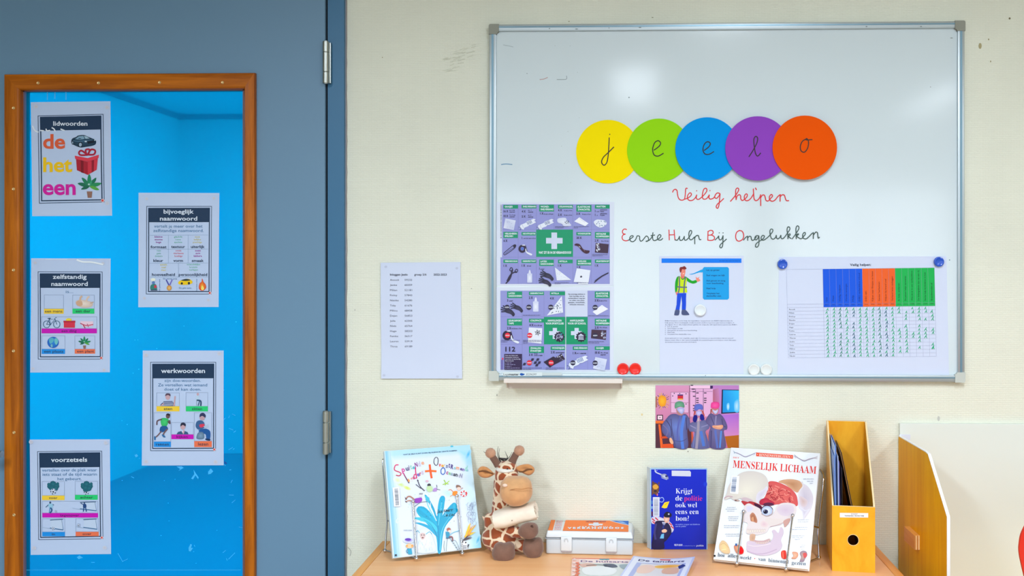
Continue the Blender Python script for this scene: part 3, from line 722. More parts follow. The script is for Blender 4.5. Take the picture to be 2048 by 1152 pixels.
def bottle(pr, x, y, s):
    pr.blob([(x - .35 * s, y - .5 * s), (x + .35 * s, y - .5 * s), (x + .4 * s, y - .2 * s), (x + .4 * s, y + .8 * s), (x + .3 * s, y + .95 * s), (x - .3 * s, y + .95 * s), (x - .4 * s, y + .8 * s), (x - .4 * s, y - .2 * s)], (236, 240, 250), (200, 208, 238))
    pr.poly([(x - .2 * s, y - .5 * s), (x - .12 * s, y - .95 * s), (x, y - 1.12 * s), (x + .12 * s, y - .95 * s), (x + .2 * s, y - .5 * s)], (220, 224, 244))
def glove(pr, x, y, s, f=1):
    def T(p): return [(x + u * s * f, y + v * s) for u, v in p]
    pr.blob(T([(1.05, .5), (.6, -.1), (.1, -.35), (-.3, -.3), (-.5, .1), (-.2, .3), (.4, .5), (.8, .85)]), (62, 58, 88), (36, 34, 56))
    for a, b in (((0, -.25), (-.7, -.75)), ((-.15, -.2), (-.95, -.5)), ((-.3, -.05), (-1.05, -.2)), ((-.35, .1), (-.95, .15))): pr.stroke(T([a, b]), .17 * s, (40, 38, 62), smooth=False)
def triang(pr, P3):
    pr.poly(P3, WT); c = [sum(p[i] for p in P3) / 3 for i in (0, 1)]; sc = abs(P3[0][0] - P3[2][0]) * .05 + 3
    for k in range(22):
        a, b = R.random(), R.random()
        if a + b > 1: a, b = 1 - a, 1 - b
        a = .06 + a * .85; b = .05 + b * .8
        if a + b > .95: continue
        px = [P3[0][i] + (P3[1][i] - P3[0][i]) * a + (P3[2][i] - P3[0][i]) * b for i in (0, 1)]
        pr.ell(px[0], px[1], sc * R.uniform(.3, .9), sc * .4, (118, 138, 172) if k % 2 else (60, 76, 110), n=6, rot=R.uniform(0, 3))
def taper(pr, x, y, s):
    pr.ell(x, y, s, s * 1.05, (52, 34, 72), (36, 24, 52)); pr.poly([(x - .1 * s, y - s), (x + .9 * s, y - .9 * s), (x + 1.35 * s, y + .6 * s), (x + .9 * s, y + .8 * s), (x + .6 * s, y)], (48, 32, 66))
    pr.poly([(x - .2 * s, y - s * .98), (x + .6 * s, y - 1.1 * s), (x + .85 * s, y - .8 * s), (x + .1 * s, y - .85 * s)], (226, 230, 244))
    pr.ell(x, y, s * .45, s * .5, (110, 120, 200)); pr.ell(x, y, s * .3, s * .32, (70, 110, 200))
    pr.blob([(x + .95 * s, y - .1 * s), (x + 1.2 * s, y + .7 * s), (x + 1.7 * s, y + 1.0 * s), (x + 2.6 * s, y + 1.4 * s), (x + 2.3 * s, y + 1.75 * s), (x + 1.2 * s, y + 1.2 * s), (x + .8 * s, y + .5 * s)], WT)
def disc(pr, x, y, r, red=False):
    pr.ell(x, y, r, r, (232, 36, 58) if red else (46, 40, 70)); pr.text('MIDDEN' if red else 'KIEZEN', x - r * .8, x + r * .8, y + r * .22, r * .42, WT, bold=.03)

s1 = fa_sheet([(992, 404.5), (1228.5, 404), (1227, 571.5), (991.5, 571)], 'laminated landscape first aid sheet, upper one of the two, green centre square')
pr = Print((0, SY, 0), (0, -1, 0), (980, 390, 6.0615), off=.0004)
pr.rect(147, 113, 1452, 1078, LAV); pr.rect(127, 755, 147, 1078, LAV)
pr.hold = True
for x in (341, 562, 776, 1003, 1229): pr.rect(x - 1.5, 113, x + 1.5, 1078, LAVL)
pr.hold = False; pr.up(); pr.hold = True
for y in (418, 753): pr.rect(147, y - 1.5, 1452, y + 1.5, LAVL)
pr.hold = False; pr.up()
pr.rect(560, 420, 1006, 750, GRN); pr.rect(745, 455, 813, 655, WH); pr.rect(680, 520, 880, 588, WH); pr.text('WAT ZIT ER IN DE VERBANDDOOS?', 590, 985, 711, 27, WT, bold=.03)
for x0, y0, x1, y1, l in ((163, 120, 340, 165, ['GAASJES']), (383, 120, 563, 162, ['SNELVERBAND']), (597, 118, 775, 200, ['WOND-', 'SNELVERBAND']), (825, 120, 1005, 165, ['STEUNWINDSEL']), (1047, 120, 1230, 202, ['ELASTISCHE', 'ZWACHTEL']), (1272, 118, 1450, 165, ['WATTEN']),
                          (163, 447, 338, 522, ['VEILIGHEIDS-', 'SPELDEN']), (383, 450, 556, 490, ['HECHTPLEISTER']), (1047, 450, 1226, 490, ['WONDPLEISTER']), (1272, 450, 1450, 526, ['METALINE', 'KOMPRESSEN']),
                          (163, 783, 338, 824, ['VERBANDSCHAAR']), (383, 783, 560, 824, ['DESINFECTANT']), (597, 783, 773, 860, ['LATEX', 'HANDSCHOENEN']), (825, 783, 1003, 828, ['MITELLA']), (1050, 783, 1228, 853, ['SAFE-KISS', 'BEADEMINGSDOEKJE']), (1272, 783, 1450, 825, ['SPLINTERPINCET'])):
    header(pr, x0, y0, x1, y1, l)
for x, y, t in ((165, 210, '16 X'), (165, 268, '10 X'), (385, 212, '4 X'), (385, 273, '2 X'), (607, 237, '1 X'), (825, 197, '4 X'), (825, 253, '2 X'), (1048, 240, '3 X'), (1272, 208, '1'), (1272, 253, '1'), (165, 567, '6 X'), (385, 533, '1'), (1050, 532, '30 X'), (1270, 565, '2 X'), (165, 870, '1 X'), (385, 868, '1 X'), (597, 905, '1'), (825, 868, '1 X'), (1056, 887, '1 X'), (1272, 868, '1 X')): qty(pr, x, y, t)
for x, y, t, x1 in ((237, 192, 'in 1/16', 300), (237, 213, 'steriel', 300), (237, 250, '5 x 5 cm', 308), (237, 271, 'steriel', 298), (462, 192, 'nr. 1', 500), (462, 213, 'steriel', 522), (462, 252, 'nr. 2', 500), (462, 273, 'steriel', 522), (655, 238, '6 cm x 8 cm', 765), (898, 196, '6 cm x 4 m', 995), (898, 251, '8 cm x 4 m', 995), (1120, 240, '8 cm x 4 m', 1218), (1293, 207, 'rol', 1322), (1293, 252, 'x', 1306), (1335, 186, 'synthetische', 1420), (1335, 206, 'watten', 1382), (1335, 232, 'verbandwatten', 1418), (1335, 251, '10 gram', 1390), (408, 532, 'rol 2,5 cm x 5 m', 553), (1350, 565, '8 x 10 cm', 1436), (448, 867, '10 ml', 497), (614, 904, 'paar', 662)):
    pr.text(t, x, x1, y, 14, DK, bold=.02)
gauze(pr, 238, 355, 128, 120, .2); bandage(pr, 455, 350, 95); bandage(pr, 672, 352, 95)
pr.blob([(815, 300), (840, 280), (915, 277), (935, 310), (985, 370), (900, 378), (870, 350), (825, 335)], WT, (206, 212, 236)); [pr.ell(x, y, 6, 8, (60, 70, 90), n=8) for x, y in ((912, 330), (930, 318), (950, 320), (925, 343), (945, 338))]
pr.poly([(1020, 320), (1085, 270), (1110, 290), (1195, 345), (1155, 378)], (240, 243, 250)); pr.stroke([(1085, 275), (1100, 296), (1150, 330)], 4, (190, 196, 220))
pr.blob([(1258, 330), (1290, 300), (1340, 300), (1390, 310), (1415, 345), (1390, 375), (1340, 395), (1290, 375)], WT); [pr.ell(R.uniform(1275, 1400), R.uniform(318, 378), 9, 5, c_, n=7, rot=R.random() * 3) for c_ in ((110, 140, 180), (150, 170, 206), (90, 120, 150)) * 4]
for p in ([(172, 700), (280, 612), (310, 605), (312, 625), (285, 655), (190, 722), (168, 718), (172, 700)],): pr.stroke(p, 7, DK)
pr.blob([(282, 608), (310, 600), (318, 618), (300, 640), (285, 630)], DK); pr.stroke([(185, 712), (235, 672), (290, 640)], 4, DK)
taper(pr, 392, 652, 46)
pr.blob([(1025, 600), (1050, 588), (1090, 600), (1125, 650), (1160, 668), (1205, 675), (1200, 700), (1165, 710), (1120, 685), (1070, 625), (1030, 612)], (66, 28, 48)); pr.stroke([(1080, 622), (1095, 636)], 5, WT); pr.stroke([(1135, 658), (1148, 680)], 3, (180, 150, 160))
pr.poly([(1283, 580), (1440, 597), (1430, 706), (1272, 696)], (62, 38, 62)); [pr.ell(R.uniform(1292, 1330), R.uniform(592, 688), 9, 9, c_, n=6) for c_ in ((210, 216, 230), (160, 166, 190), (110, 110, 140), (236, 240, 246)) * 4]
for p in ([(208, 1040), (255, 960), (318, 930)], [(195, 1070), (240, 1020), (262, 960), (275, 905)]): pr.stroke(p, 13, DK)
pr.stroke([(240, 905), (255, 880), (272, 890), (265, 915), (245, 918), (240, 905)], 8, DK); pr.stroke([(302, 920), (322, 898), (337, 912), (325, 938), (308, 938), (302, 920)], 8, DK); pr.stroke([(262, 915), (258, 970), (225, 1030)], 13, DK)
bottle(pr, 482, 990, 76); glove(pr, 690, 975, 78); glove(pr, 668, 1050, 72)
triang(pr, [(787, 878), (985, 1030), (810, 1035)])
pr.poly([(1052, 888), (1218, 912), (1195, 1062), (1015, 1055)], WT); pr.blob([(1092, 992), (1106, 976), (1118, 990), (1112, 1000), (1096, 1000)], (60, 60, 84)); pr.rect(1070, 1062, 1190, 1078, WT)
pr.stroke([(1265, 1060), (1350, 990), (1432, 945)], 8, DK, w2=14); pr.stroke([(1272, 1040), (1350, 985), (1430, 945)], 6, DK, w2=12)
for x0, x1, y in ((788, 955, 380), (788, 890, 396), (1015, 1200, 380), (1015, 1070, 396), (1240, 1430, 718), (1240, 1370, 734), (785, 960, 1060), (785, 860, 1074), (1050, 1200, 1062)): pr.greek(x0, x1, y, 8, (80, 80, 120))
pr.cs(980, 390, 6.0615)
for k in range(24): pr.rect(131, 120 + k * 17, 140, 120 + k * 17 + R.uniform(5, 12), (60, 70, 110))
pr.build('printed_artwork', I_gloss, s1)

s2 = fa_sheet([(990, 574.5), (1228, 573.5), (1226.5, 743), (990.5, 743)], 'laminated landscape first aid sheet with 112, lower one of the two')
pr = Print((0, SY - .0006, 0), (0, -1, 0), (980, 570, 5.009), off=.0004)
pr.rect(105, 57, 752, 848, LAV); pr.rect(763, 57, 1200, 848, LAV); pr.rect(763, 57, 978, 316, WH); pr.hold = True
for x in (322, 541, 979): pr.rect(x - 1.3, 57, x + 1.3, 848, LAVL)
pr.hold = False; pr.up(); pr.hold = True
for y in (317, 594): pr.rect(105, y - 1.3, 752, y + 1.3, LAVL); pr.rect(763, y - 1.3, 1200, y + 1.3, LAVL)
pr.hold = False; pr.up()
for x0, x1, t2, y_ in ((541, 755, 'VOOR SPORTCLUBS', 0), (763, 978, 'VOOR OP SCHOOL', 0)):
    pr.rect(x0, 320, x1, 594, GRN); a = x0 + 20
    pr.text('AANVULLINGEN', a + 16, x1 - 38, 365, 18, WT, bold=.03); pr.text(t2, a - 4, x1 - 16, 394, 18, WT, bold=.03)
    c = x0 + 100 if x0 == 541 else x0 + 96; pr.rect(c - 12, 430, c + 30, 540, WH); pr.rect(c - 48, 462, c + 60, 502, WH)
    g = c + 54; [pr.ell(g + 46 * math.cos(k * .52), 520 + 46 * math.sin(k * .52), 8, 8, DK, n=8) for k in range(12)]; pr.ell(g, 520, 46, 46, DK)
pr.ell(686, 512, 20, 24, (170, 176, 206), n=16, rot=.6); pr.ell(686, 512, 14, 18, (76, 70, 100), n=16, rot=.6); pr.stroke([(672, 528), (662, 546)], 6, WH, smooth=False); pr.ell(718, 520, 13, 15, (150, 156, 190)); pr.ell(714, 492, 9, 9, (60, 150, 170)); pr.stroke([(700, 540), (712, 556)], 4, WH)
pr.poly([(880, 508), (911, 488), (942, 508)], WH); pr.rect(884, 540, 940, 547, WH); [pr.rect(x, 511, x + 7, 539, WH) for x in (888, 900, 913, 927)]
for x0, y0, x1, y1, l in ((172, 65, 322, 130, ['LATEX', 'HANDSCHOENEN']), (391, 67, 541, 100, ['DESINFECTANT']), (601, 66, 752, 102, ['MITELLA']), (1050, 65, 1200, 131, ['ELASTISCHE', 'ZWACHTEL']), (172, 338, 322, 405, ['LEUKOSPORT', 'TAPE']), (391, 338, 541, 375, ['COLDPACK']), (1050, 338, 1200, 405, ['METALINE', 'KOMPRESSEN']), (391, 614, 541, 680, ['ZWALUW-', 'STAARTJES']), (609, 614, 752, 650, ['WONDRIJGER']), (830, 614, 978, 650, ['SNELVERBAND']), (1050, 614, 1200, 650, ['GAASJES'])):
    header(pr, x0, y0, x1, y1, l)
for x, y, t in ((172, 165, '3'), (390, 138, '2 X'), (601, 144, '4 X'), (1050, 165, '3 X'), (172, 443, '2 X'), (395, 412, '4 X'), (1050, 437, '2 X'), (391, 710, '3 X'), (610, 684, '2 X'), (830, 692, '1 X'), (1052, 688, '10 X')): qty(pr, x, y, t, 22)
for x, y, t, x1 in ((193, 164, 'paar', 232), (1092, 163, '8 cm x 4 m', 1172), (216, 442, 'rol 3,8 cm x 10 m', 316), (442, 411, '12 x 29 cm', 520), (1097, 432, '10 x 10 cm', 1172), (442, 695, '75 mm', 477), (442, 711, '6 mm x 6 stuks', 526), (658, 682, 'speciaal pleister', 746), (870, 690, 'nr. 2', 895), (905, 690, 'steriel', 962), (1108, 685, '10 x 10 cm', 1182), (1108, 704, 'steriel', 1158)): pr.text(t, x, x1, y, 13, DK, bold=.02)
glove(pr, 180, 258, 66, 1); glove(pr, 268, 225, 60, 1)
bottle(pr, 459, 200, 70); triang(pr, [(720, 110), (733, 275), (570, 305)])
for k, t in enumerate(('Op sommige plekken is', 'het handig om je', 'verbanddoos nog aan', 'te vullen met extra', 'gaasjes, zwachtels,', 'verbanden enzovoort.')): pr.text(t, 782 + (k % 2) * 14, 952 - (k % 2) * 6, 96 + k * 21, 11, (60, 66, 90), bold=.015)
pr.poly([(1028, 268), (1120, 200), (1185, 240), (1070, 303)], (238, 240, 250)); pr.poly([(1105, 215), (1125, 199), (1140, 215), (1120, 225)], WT)
taper(pr, 172, 505, 46); pr.poly([(390, 425), (524, 432), (515, 588), (380, 572)], WT)
for k in range(6):
    a = k * math.pi / 3 + .3; c, s_ = math.cos(a), math.sin(a); pr.stroke([(478, 477), (478 + 30 * c, 477 + 30 * s_)], 5, DK, smooth=False); pr.stroke([(478 + 20 * c - 8 * s_, 477 + 20 * s_ + 8 * c), (478 + 15 * c, 477 + 15 * s_), (478 + 20 * c + 8 * s_, 477 + 20 * s_ - 8 * c)], 4, DK, smooth=False)
pr.poly([(1018, 446), (1166, 452), (1160, 548), (1012, 532)], (66, 42, 62)); [pr.ell(R.uniform(1110, 1155), R.uniform(462, 536), 9, 8, c_, n=6) for c_ in ((200, 206, 226), (150, 160, 190), (110, 110, 140)) * 5]
pr.text('112', 155, 254, 665, 46, DK, bold=.02)
pr.rect(145, 690, 321, 848, (56, 40, 78)); pr.hold = True
for k, (t, x1) in enumerate((('Ook een lijstje met', 280), ('belangrijke telefoon-', 292), ('nummers is erg handig.', 308), ('Bijvoorbeeld:', 238))): pr.text(t, 153, x1, 710 + k * 18, 10, (216, 216, 240), bold=.01)
pr.hold = False; pr.up()
for k, x1 in enumerate((215, 255, 215, 298)): pr.greek(165, x1, 778 + k * 17, 9, (150, 146, 190)); pr.rect(153, 780 + k * 17, 158, 784 + k * 17, WH)
for x, y in ((385, 770), (345, 790), (425, 745), (478, 745), (455, 775), (494, 775), (470, 800)): pr.poly([(x - 18, y + 14), (x - 6, y - 12), (x + 18, y - 10), (x + 8, y + 14)], (48, 42, 76))
pr.poly([(537, 770), (635, 715), (662, 730), (715, 684), (752, 742), (640, 800), (600, 826)], (50, 34, 58)); [pr.ell(R.uniform(665, 738), R.uniform(705, 760), 8, 5, c_, n=6) for c_ in ((206, 210, 226), (120, 116, 150), (76, 70, 100)) * 4]
bandage(pr, 880, 768, 95, 1, (30, 96, 170)); gauze(pr, 1102, 790, 120, 118, .2)
for x, y, rd in ((172, 223, 0), (390, 222, 0), (610, 222, 0), (1054, 224, 0), (1054, 505, 0), (831, 779, 0), (1054, 781, 0), (176, 504, 1), (399, 504, 1), (395, 778, 1), (613, 778, 1)): disc(pr, x, y, 26, rd)
for x0, x1, y in ((330, 505, 300), (985, 1190, 304), (112, 300, 552), (112, 175, 566), (330, 510, 552), (330, 380, 578), (330, 520, 563), (985, 1140, 563), (985, 1095, 577), (330, 520, 828), (330, 412, 842), (557, 740, 828), (557, 670, 842)): pr.greek(x0, x1, y, 7, (76, 76, 120))
for k in range(12): pr.rect(112, 752 + k * 8, 130, 756 + k * 8, (110, 90, 170))
pr.ell(128, 738, 8, 10, (226, 50, 90))
pr.build('printed_artwork', I_gloss, s2)

# sheet with the man in the vest
s3 = tag(sheet('information_sheet', [(1318.5, 512), (1487.5, 511.5), (1487, 748.5), (1319.5, 748.5)], y=SY, m=M_paper), 'white portrait sheet with a drawn man in a yellow vest and a blue speech bubble', 'sheet')
pr = Print((0, SY, 0), (0, -1, 0), (1310, 510, 10.472), off=.0004)
pr.rect(138, 72, 1810, 165, (0, 124, 245)); pr.greek(1345, 1780, 118, 16, (10, 70, 170))
pr.blob([(1000, 300), (880, 350), (800, 385), (715, 402), (780, 408), (860, 385), (930, 365), (1000, 360)], (10, 166, 236))
bx = [(1030, 252), (1520, 252), (1548, 280), (1550, 905), (1520, 935), (1030, 935), (1002, 905), (1000, 280)]
pr.poly(bx, (12, 160, 232))
for t, y, x1 in (('Let op gevaar', 330, 1355), ('Stel vragen en kijk', 440, 1465), ('Stel gerust en zorg', 552, 1470), ('voor beschutting.', 606, 1440), ('Haal hulp', 712, 1270), ('Verplaats het', 818, 1350), ('slachtoffer niet.', 872, 1390)): pr.text(t, 1075, x1, y, 30, (6, 56, 120), bold=.02)
GR2 = (14, 164, 30); SK = (240, 140, 122); VE = (205, 232, 10); GY2 = (96, 110, 130)
pr.blob([(470, 452), (430, 540), (418, 660), (425, 780), (450, 785), (470, 690), (500, 560), (510, 470)], GR2)
pr.blob([(640, 455), (700, 490), (780, 540), (855, 525), (880, 570), (800, 600), (720, 575), (660, 530)], GR2)
pr.poly([(490, 445), (540, 450), (600, 500), (650, 450), (668, 520), (655, 640), (678, 785), (455, 795), (478, 640)], VE)
pr.blob([(535, 470), (575, 520), (615, 500), (640, 455), (580, 440)], GR2); pr.blob([(545, 380), (545, 470), (580, 498), (612, 470), (620, 390)], (226, 118, 110))
pr.blob([(540, 290), (545, 380), (575, 440), (615, 430), (637, 360), (630, 290), (585, 270)], SK); pr.blob([(525, 360), (512, 300), (530, 255), (570, 250), (620, 235), (660, 285), (615, 305), (575, 295), (560, 320), (545, 365)], (132, 42, 40))
pr.ell(596, 388, 16, 8, (255, 235, 215)); pr.ell(612, 335, 6, 6, (60, 30, 30))
pr.stroke([(505, 450), (512, 560), (510, 680), (490, 785)], 27, GY2); pr.stroke([(645, 462), (620, 560), (610, 680), (605, 785)], 27, GY2); pr.stroke([(468, 665), (570, 675), (660, 676)], 27, GY2)
pr.blob([(865, 520), (855, 450), (880, 480), (935, 458), (915, 490), (950, 530), (910, 555), (880, 555)], SK); pr.blob([(435, 775), (480, 780), (482, 810), (450, 840)], SK)
pr.poly([(465, 800), (655, 797), (650, 900), (650, 1040), (642, 1165), (562, 1165), (566, 1000), (552, 855), (536, 980), (510, 1165), (425, 1160), (452, 1040), (458, 900)], (10, 72, 220))
pr.blob([(430, 1150), (508, 1155), (510, 1215), (490, 1262), (412, 1262), (405, 1232)], (74, 86, 128)); pr.blob([(568, 1150), (642, 1152), (712, 1232), (700, 1258), (566, 1250)], (74, 86, 128))
pr.cs(1300, 500, 4.43)
tx = (52, 72, 120)
for k, (t, x1) in enumerate((('EHBO betekent eerste hulp bij ongelukken. Iemand met een EHBO-diploma kan die', 733), ('hulp geven. Dat is belangrijk omdat mensen anders nog meer pijn kunnen krijgen of', 745), ('doodgaan. Voor elke hulpverlener gelden de volgende vijf regels bij het geven van EHBO:', 775))): pr.text(t, 133, x1, 631 + k * 17.4, 8.5, tx, res=1)
for k, (t, x1) in enumerate((('Let op gevaar.', 252), ('Stel vragen en kijk.', 292), ('Stel gerust en zorg voor beschutting.', 418), ('Haal hulp.', 222), ('Verplaats het slachtoffer niet.', 364))): pr.text(t, 155, x1, 682 + k * 17.2, 8.5, tx, res=1); pr.ell(136, 678 + k * 17.2, 2.6, 2.6, tx, n=8)
for k, (t, x1) in enumerate((('Soms gebeurt er een ongeluk, maar zijn de mensen zo geschrokken dat ze vanzelf', 738), ('blijven staan. Het is dan extra belangrijk als iemand begint met helpen, want dan gaan', 762), ('de andere mensen meestal ook helpen.', 415))): pr.text(t, 133, x1, 785 + k * 17.4, 8.5, tx, res=1)
pr.build('printed_artwork', I_matt, s3)

# landscape checklist
s4 = tag(sheet('checklist_sheet', [(1558, 514), (1893, 512.5), (1898, 750), (1555, 752.5)], y=SY, m=M_paper), 'white landscape checklist with blue, orange and green columns and green ticks', 'sheet')
pr = Print((0, SY, 0), (0, -1, 0), (1540, 500, 4.115), off=.0005)
def sk(u, v):        # table coordinates: u 0..1 across, v 0..1 down
    xl = 135 + v * 15; xr = 1352 + v * 16; return (xl + (xr - xl) * u, (160 - 14 * u) + v * (728 - 4 * u + 4 * u))
def cell(u0, v0, u1, v1, c): pr.poly([sk(u0, v0), sk(u1, v0), sk(u1, v1), sk(u0, v1)], c)
pr.text('Veilig helpen:', 658, 832, 131, 19, (48, 56, 76), bold=.02, ang=-.008)
uc = [.2455 + (1 - .2455) * k / 17 for k in range(18)]; vh = .432
cell(uc[0], 0, uc[6], vh, (8, 88, 226)); cell(uc[6], 0, uc[11], vh, (240, 98, 34)); cell(uc[11], 0, uc[17], vh, (20, 180, 82))
hd = ['Quiz', 'Weten', 'Veilig helpen', 'Wonden verzorgen', 'Hulp', 'EHBO verbanddoos inhoud', 'EHBO ABC', 'Kijken naar filmpjes en lezen', 'Gevaar herkennen', 'Helpen bij brand snel', 'Verband leren aanleggen', 'Ik help anderen', 'De patient helpt vervoeren', 'Wat zit er in een verbanddoos', 'De belangrijkste tips op een rij', 'Eerste hulp bij kinderen in huis', 'Brandwonden af']
hl = [.05, .07, .19, .2, .07, .32, .12, .34, .22, .25, .28, .2, .28, .34, .34, .32, .2]
for k in range(17):
    c = (6, 44, 130) if k < 6 else (130, 40, 14) if k < 11 else (6, 74, 40); m = (uc[k] + uc[k + 1]) / 2
    x, y = sk(m, vh - .04); 
    pr.text(hd[k], x + 5, x + 5 + 728 * hl[k], y - 16, 13, c, bold=.01, ang=-math.pi / 2 - .01)
    pr.text(str([837, 740, 780, 829, 830, 812, 816, 840, 842, 870, 850, 1010, 1013, 1028, 1057, 1018, 1047][k]), x - 12, x + 14, y + 14, 9, c, bold=.0)
pr.hold = True; GLN = (168, 178, 205)
pr.stroke([sk(0, 0), sk(1, 0)], 1.3, GLN, smooth=False); pr.stroke([sk(0, .395), sk(1, .395)], 1.1, (130, 140, 170), smooth=False)
rows = [.432 + (.568) * (k + .0) / 14 for k in range(15)]
for v in rows: pr.stroke([sk(0, v), sk(1, v)], 1.3, GLN, smooth=False)
pr.hold = False; pr.up(); pr.hold = True
pr.stroke([sk(0, 0), sk(0, 1)], 1.3, GLN, smooth=False)
for u in uc: pr.stroke([sk(u, 0), sk(u, 1)], 1.2, (150, 160, 190), smooth=False)
pr.hold = False; pr.up(); pr.hold = True
for k, t in enumerate(('Anouck', 'Milan', 'Finley', 'Nienke', 'Dejan', 'Hugo', 'Femke', 'Lauren', 'Thirza', 'Jenke', 'Toby', 'Milou', 'Julia', 'Niels')):
    x, y = sk(.004, (rows[k] + rows[k + 1]) / 2); pr.text(t, x + 8, x + 8 + len(t) * 8.6, y + 4, 10, (60, 66, 92), res=1)
pr.hold = False; pr.up(); pr.hold = True
GT, DT2, BT = (10, 176, 116), (8, 130, 104), (20, 100, 120)
def tick(u, v, c, s=1.0):
    x, y = sk(u, v); x += R.uniform(-5, 5); y += R.uniform(-3, 3); k = R.uniform(.85, 1.15) * s
    pr.stroke([(x - 8 * k, y + 11 * k), (x + 1 * k, y - 2 * k), (x + 6 * k, y - 12 * k), (x + 3 * k, y), (x + 9 * k, y + 11 * k)], 4.0, c, n=3); pr.stroke([(x - 6 * k, y + 3 * k), (x + 6 * k, y + 1 * k)], 3.0, c, smooth=False)
skip = {2: (6, 6.5), 4: (3,), 9: ()}
for k in range(11):
    for r in range(14):
        if r in skip.get(k, ()): continue
        tick((uc[k] + uc[k + 1]) / 2, (rows[r] + rows[r + 1]) / 2, DT2 if k in (2, 8) else BT if k in (4, 9) and r % 3 else GT)
right = {11: (0, 1, 6, 7, 8, 9, 11, 12), 12: (1, 2, 3, 5, 6, 7, 8, 9, 10, 11, 12), 13: (0, 1, 7, 8), 14: (0, 1, 2, 3, 5, 6, 7, 8, 9, 11), 15: (0, 1, 3, 6, 7, 8), 16: (1, 2, 3, 6, 7, 10, 11, 11)}
for k, rr_ in right.items():
    for r in rr_: tick((uc[k] + uc[k + 1]) / 2, (rows[r] + rows[r + 1]) / 2, GT, R.uniform(.9, 1.25))
pr.hold = False
pr.build('printed_table', I_matt, s4)

# photograph on the wall
s5 = tag(sheet('photo_print', [(1311, 770.5), (1478, 770), (1478.5, 895.5), (1311, 895.5)], y=-.0016, m=M_lam), 'colour photo print of three people in blue gowns, masks and caps, under the whiteboard', 'photo')
pr = Print((0, -.0016, 0), (0, -1, 0), (1290, 760, 7.68), off=.0003)
pr.rect(162, 82, 1443, 1043, (216, 148, 188), (198, 108, 150)); pr.poly([(1040, 82), (1443, 82), (1443, 840), (1230, 860), (1050, 520)], (190, 128, 196)); pr.quad([(1180, 540), (1443, 520), (1443, 850), (1220, 870)], [(172, 110, 214), (170, 100, 206), (206, 130, 190), (210, 140, 190)])
pr.poly([(1225, 865), (1443, 845), (1443, 1043), (1270, 1043)], (178, 98, 20)); pr.quad([(1040, 150), (1130, 120), (1150, 400), (1040, 330)], [(170, 100, 130), (196, 130, 180), (196, 120, 170), (186, 100, 120)])
pr.rect(162, 660, 720, 1043, (84, 44, 60)); pr.rect(162, 625, 330, 668, (236, 110, 40)); pr.poly([(205, 680), (235, 680), (280, 1043), (240, 1043)], (240, 104, 40)); pr.poly([(240, 870), (400, 855), (400, 890), (250, 900)], (214, 74, 34)); pr.poly([(260, 985), (430, 975), (440, 1043), (265, 1043)], (228, 82, 36)); pr.poly([(710, 780), (730, 780), (745, 900), (715, 980)], (206, 84, 60)); pr.poly([(940, 780), (975, 850), (1000, 1000), (960, 1000)], (206, 110, 110))
for a in range(22):
    t = a * 2 * math.pi / 22; r1 = 95 + 40 * R.random(); pr.stroke([(265 + 60 * math.cos(t), 325 + 75 * math.sin(t)), (max(172, 265 + r1 * math.cos(t)), 320 + r1 * 1.05 * math.sin(t))], 9, R.choice([(214, 150, 60), (150, 96, 70), (90, 80, 90), (226, 180, 70)]), smooth=False)
pr.blob([(215, 260), (265, 235), (320, 270), (325, 340), (300, 400), (235, 400), (205, 340)], (250, 186, 40), (236, 150, 30)); pr.rect(162, 255, 185, 420, (170, 100, 90))
pr.rect(395, 185, 670, 505, (226, 176, 214)); pr.frame(395, 185, 670, 505, 4, (120, 70, 90)); pr.rect(395, 345, 670, 350, (150, 90, 120)); pr.rect(500, 222, 585, 300, (206, 40, 60)); pr.rect(500, 222, 585, 240, (70, 50, 120)); pr.rect(505, 285, 580, 305, (230, 180, 60)); [pr.ell(x, y, 9, 9, (60, 40, 70), n=8) for x, y in ((449, 204), (533, 208), (630, 212), (630, 368), (425, 245))]
pr.rect(680, 82, 1042, 560, (226, 172, 214)); pr.rect(680, 82, 1042, 130, (240, 196, 226)); pr.rect(1000, 85, 1042, 130, (60, 30, 90)); pr.rect(680, 82, 690, 600, (110, 60, 90)); [pr.rect(x, 130, x + 7, 500, (70, 50, 90)) for x in (772, 892)]; [pr.rect(690, y, 1035, y + 5, (90, 60, 100)) for y in (130, 172)]
for x, y, x1 in ((715, 140, 765), (730, 180, 775), (735, 250, 775), (700, 82, 740), (785, 198, 825), (905, 198, 945), (785, 280, 825), (905, 280, 945), (785, 312, 825), (905, 312, 945), (785, 345, 825), (905, 345, 940), (735, 390, 765), (735, 440, 765), (735, 470, 765)): pr.rect(x, y - 7, x1, y + 7, (50, 34, 60))
pr.poly([(1180, 145), (1443, 150), (1443, 500), (1170, 518)], (24, 26, 66)); pr.quad([(1198, 155), (1443, 160), (1443, 486), (1190, 500)], [(20, 150, 226), (50, 190, 246), (40, 170, 240), (20, 140, 216)]); pr.blob([(1255, 370), (1290, 350), (1300, 420), (1280, 470), (1255, 440)], (210, 236, 255), (60, 186, 244)); pr.blob([(1370, 340), (1440, 300), (1443, 480), (1375, 480)], (190, 226, 250), (60, 186, 244))
pr.rect(182, 535, 276, 618, (50, 24, 36)); pr.rect(194, 547, 264, 606, (240, 208, 222)); pr.ell(229, 576, 8, 8, (60, 30, 40))
def gown(P2, c1, c2, folds):
    pr.blob(P2, c1, c2)
    for f in folds: pr.stroke(f[0], f[1], f[2])
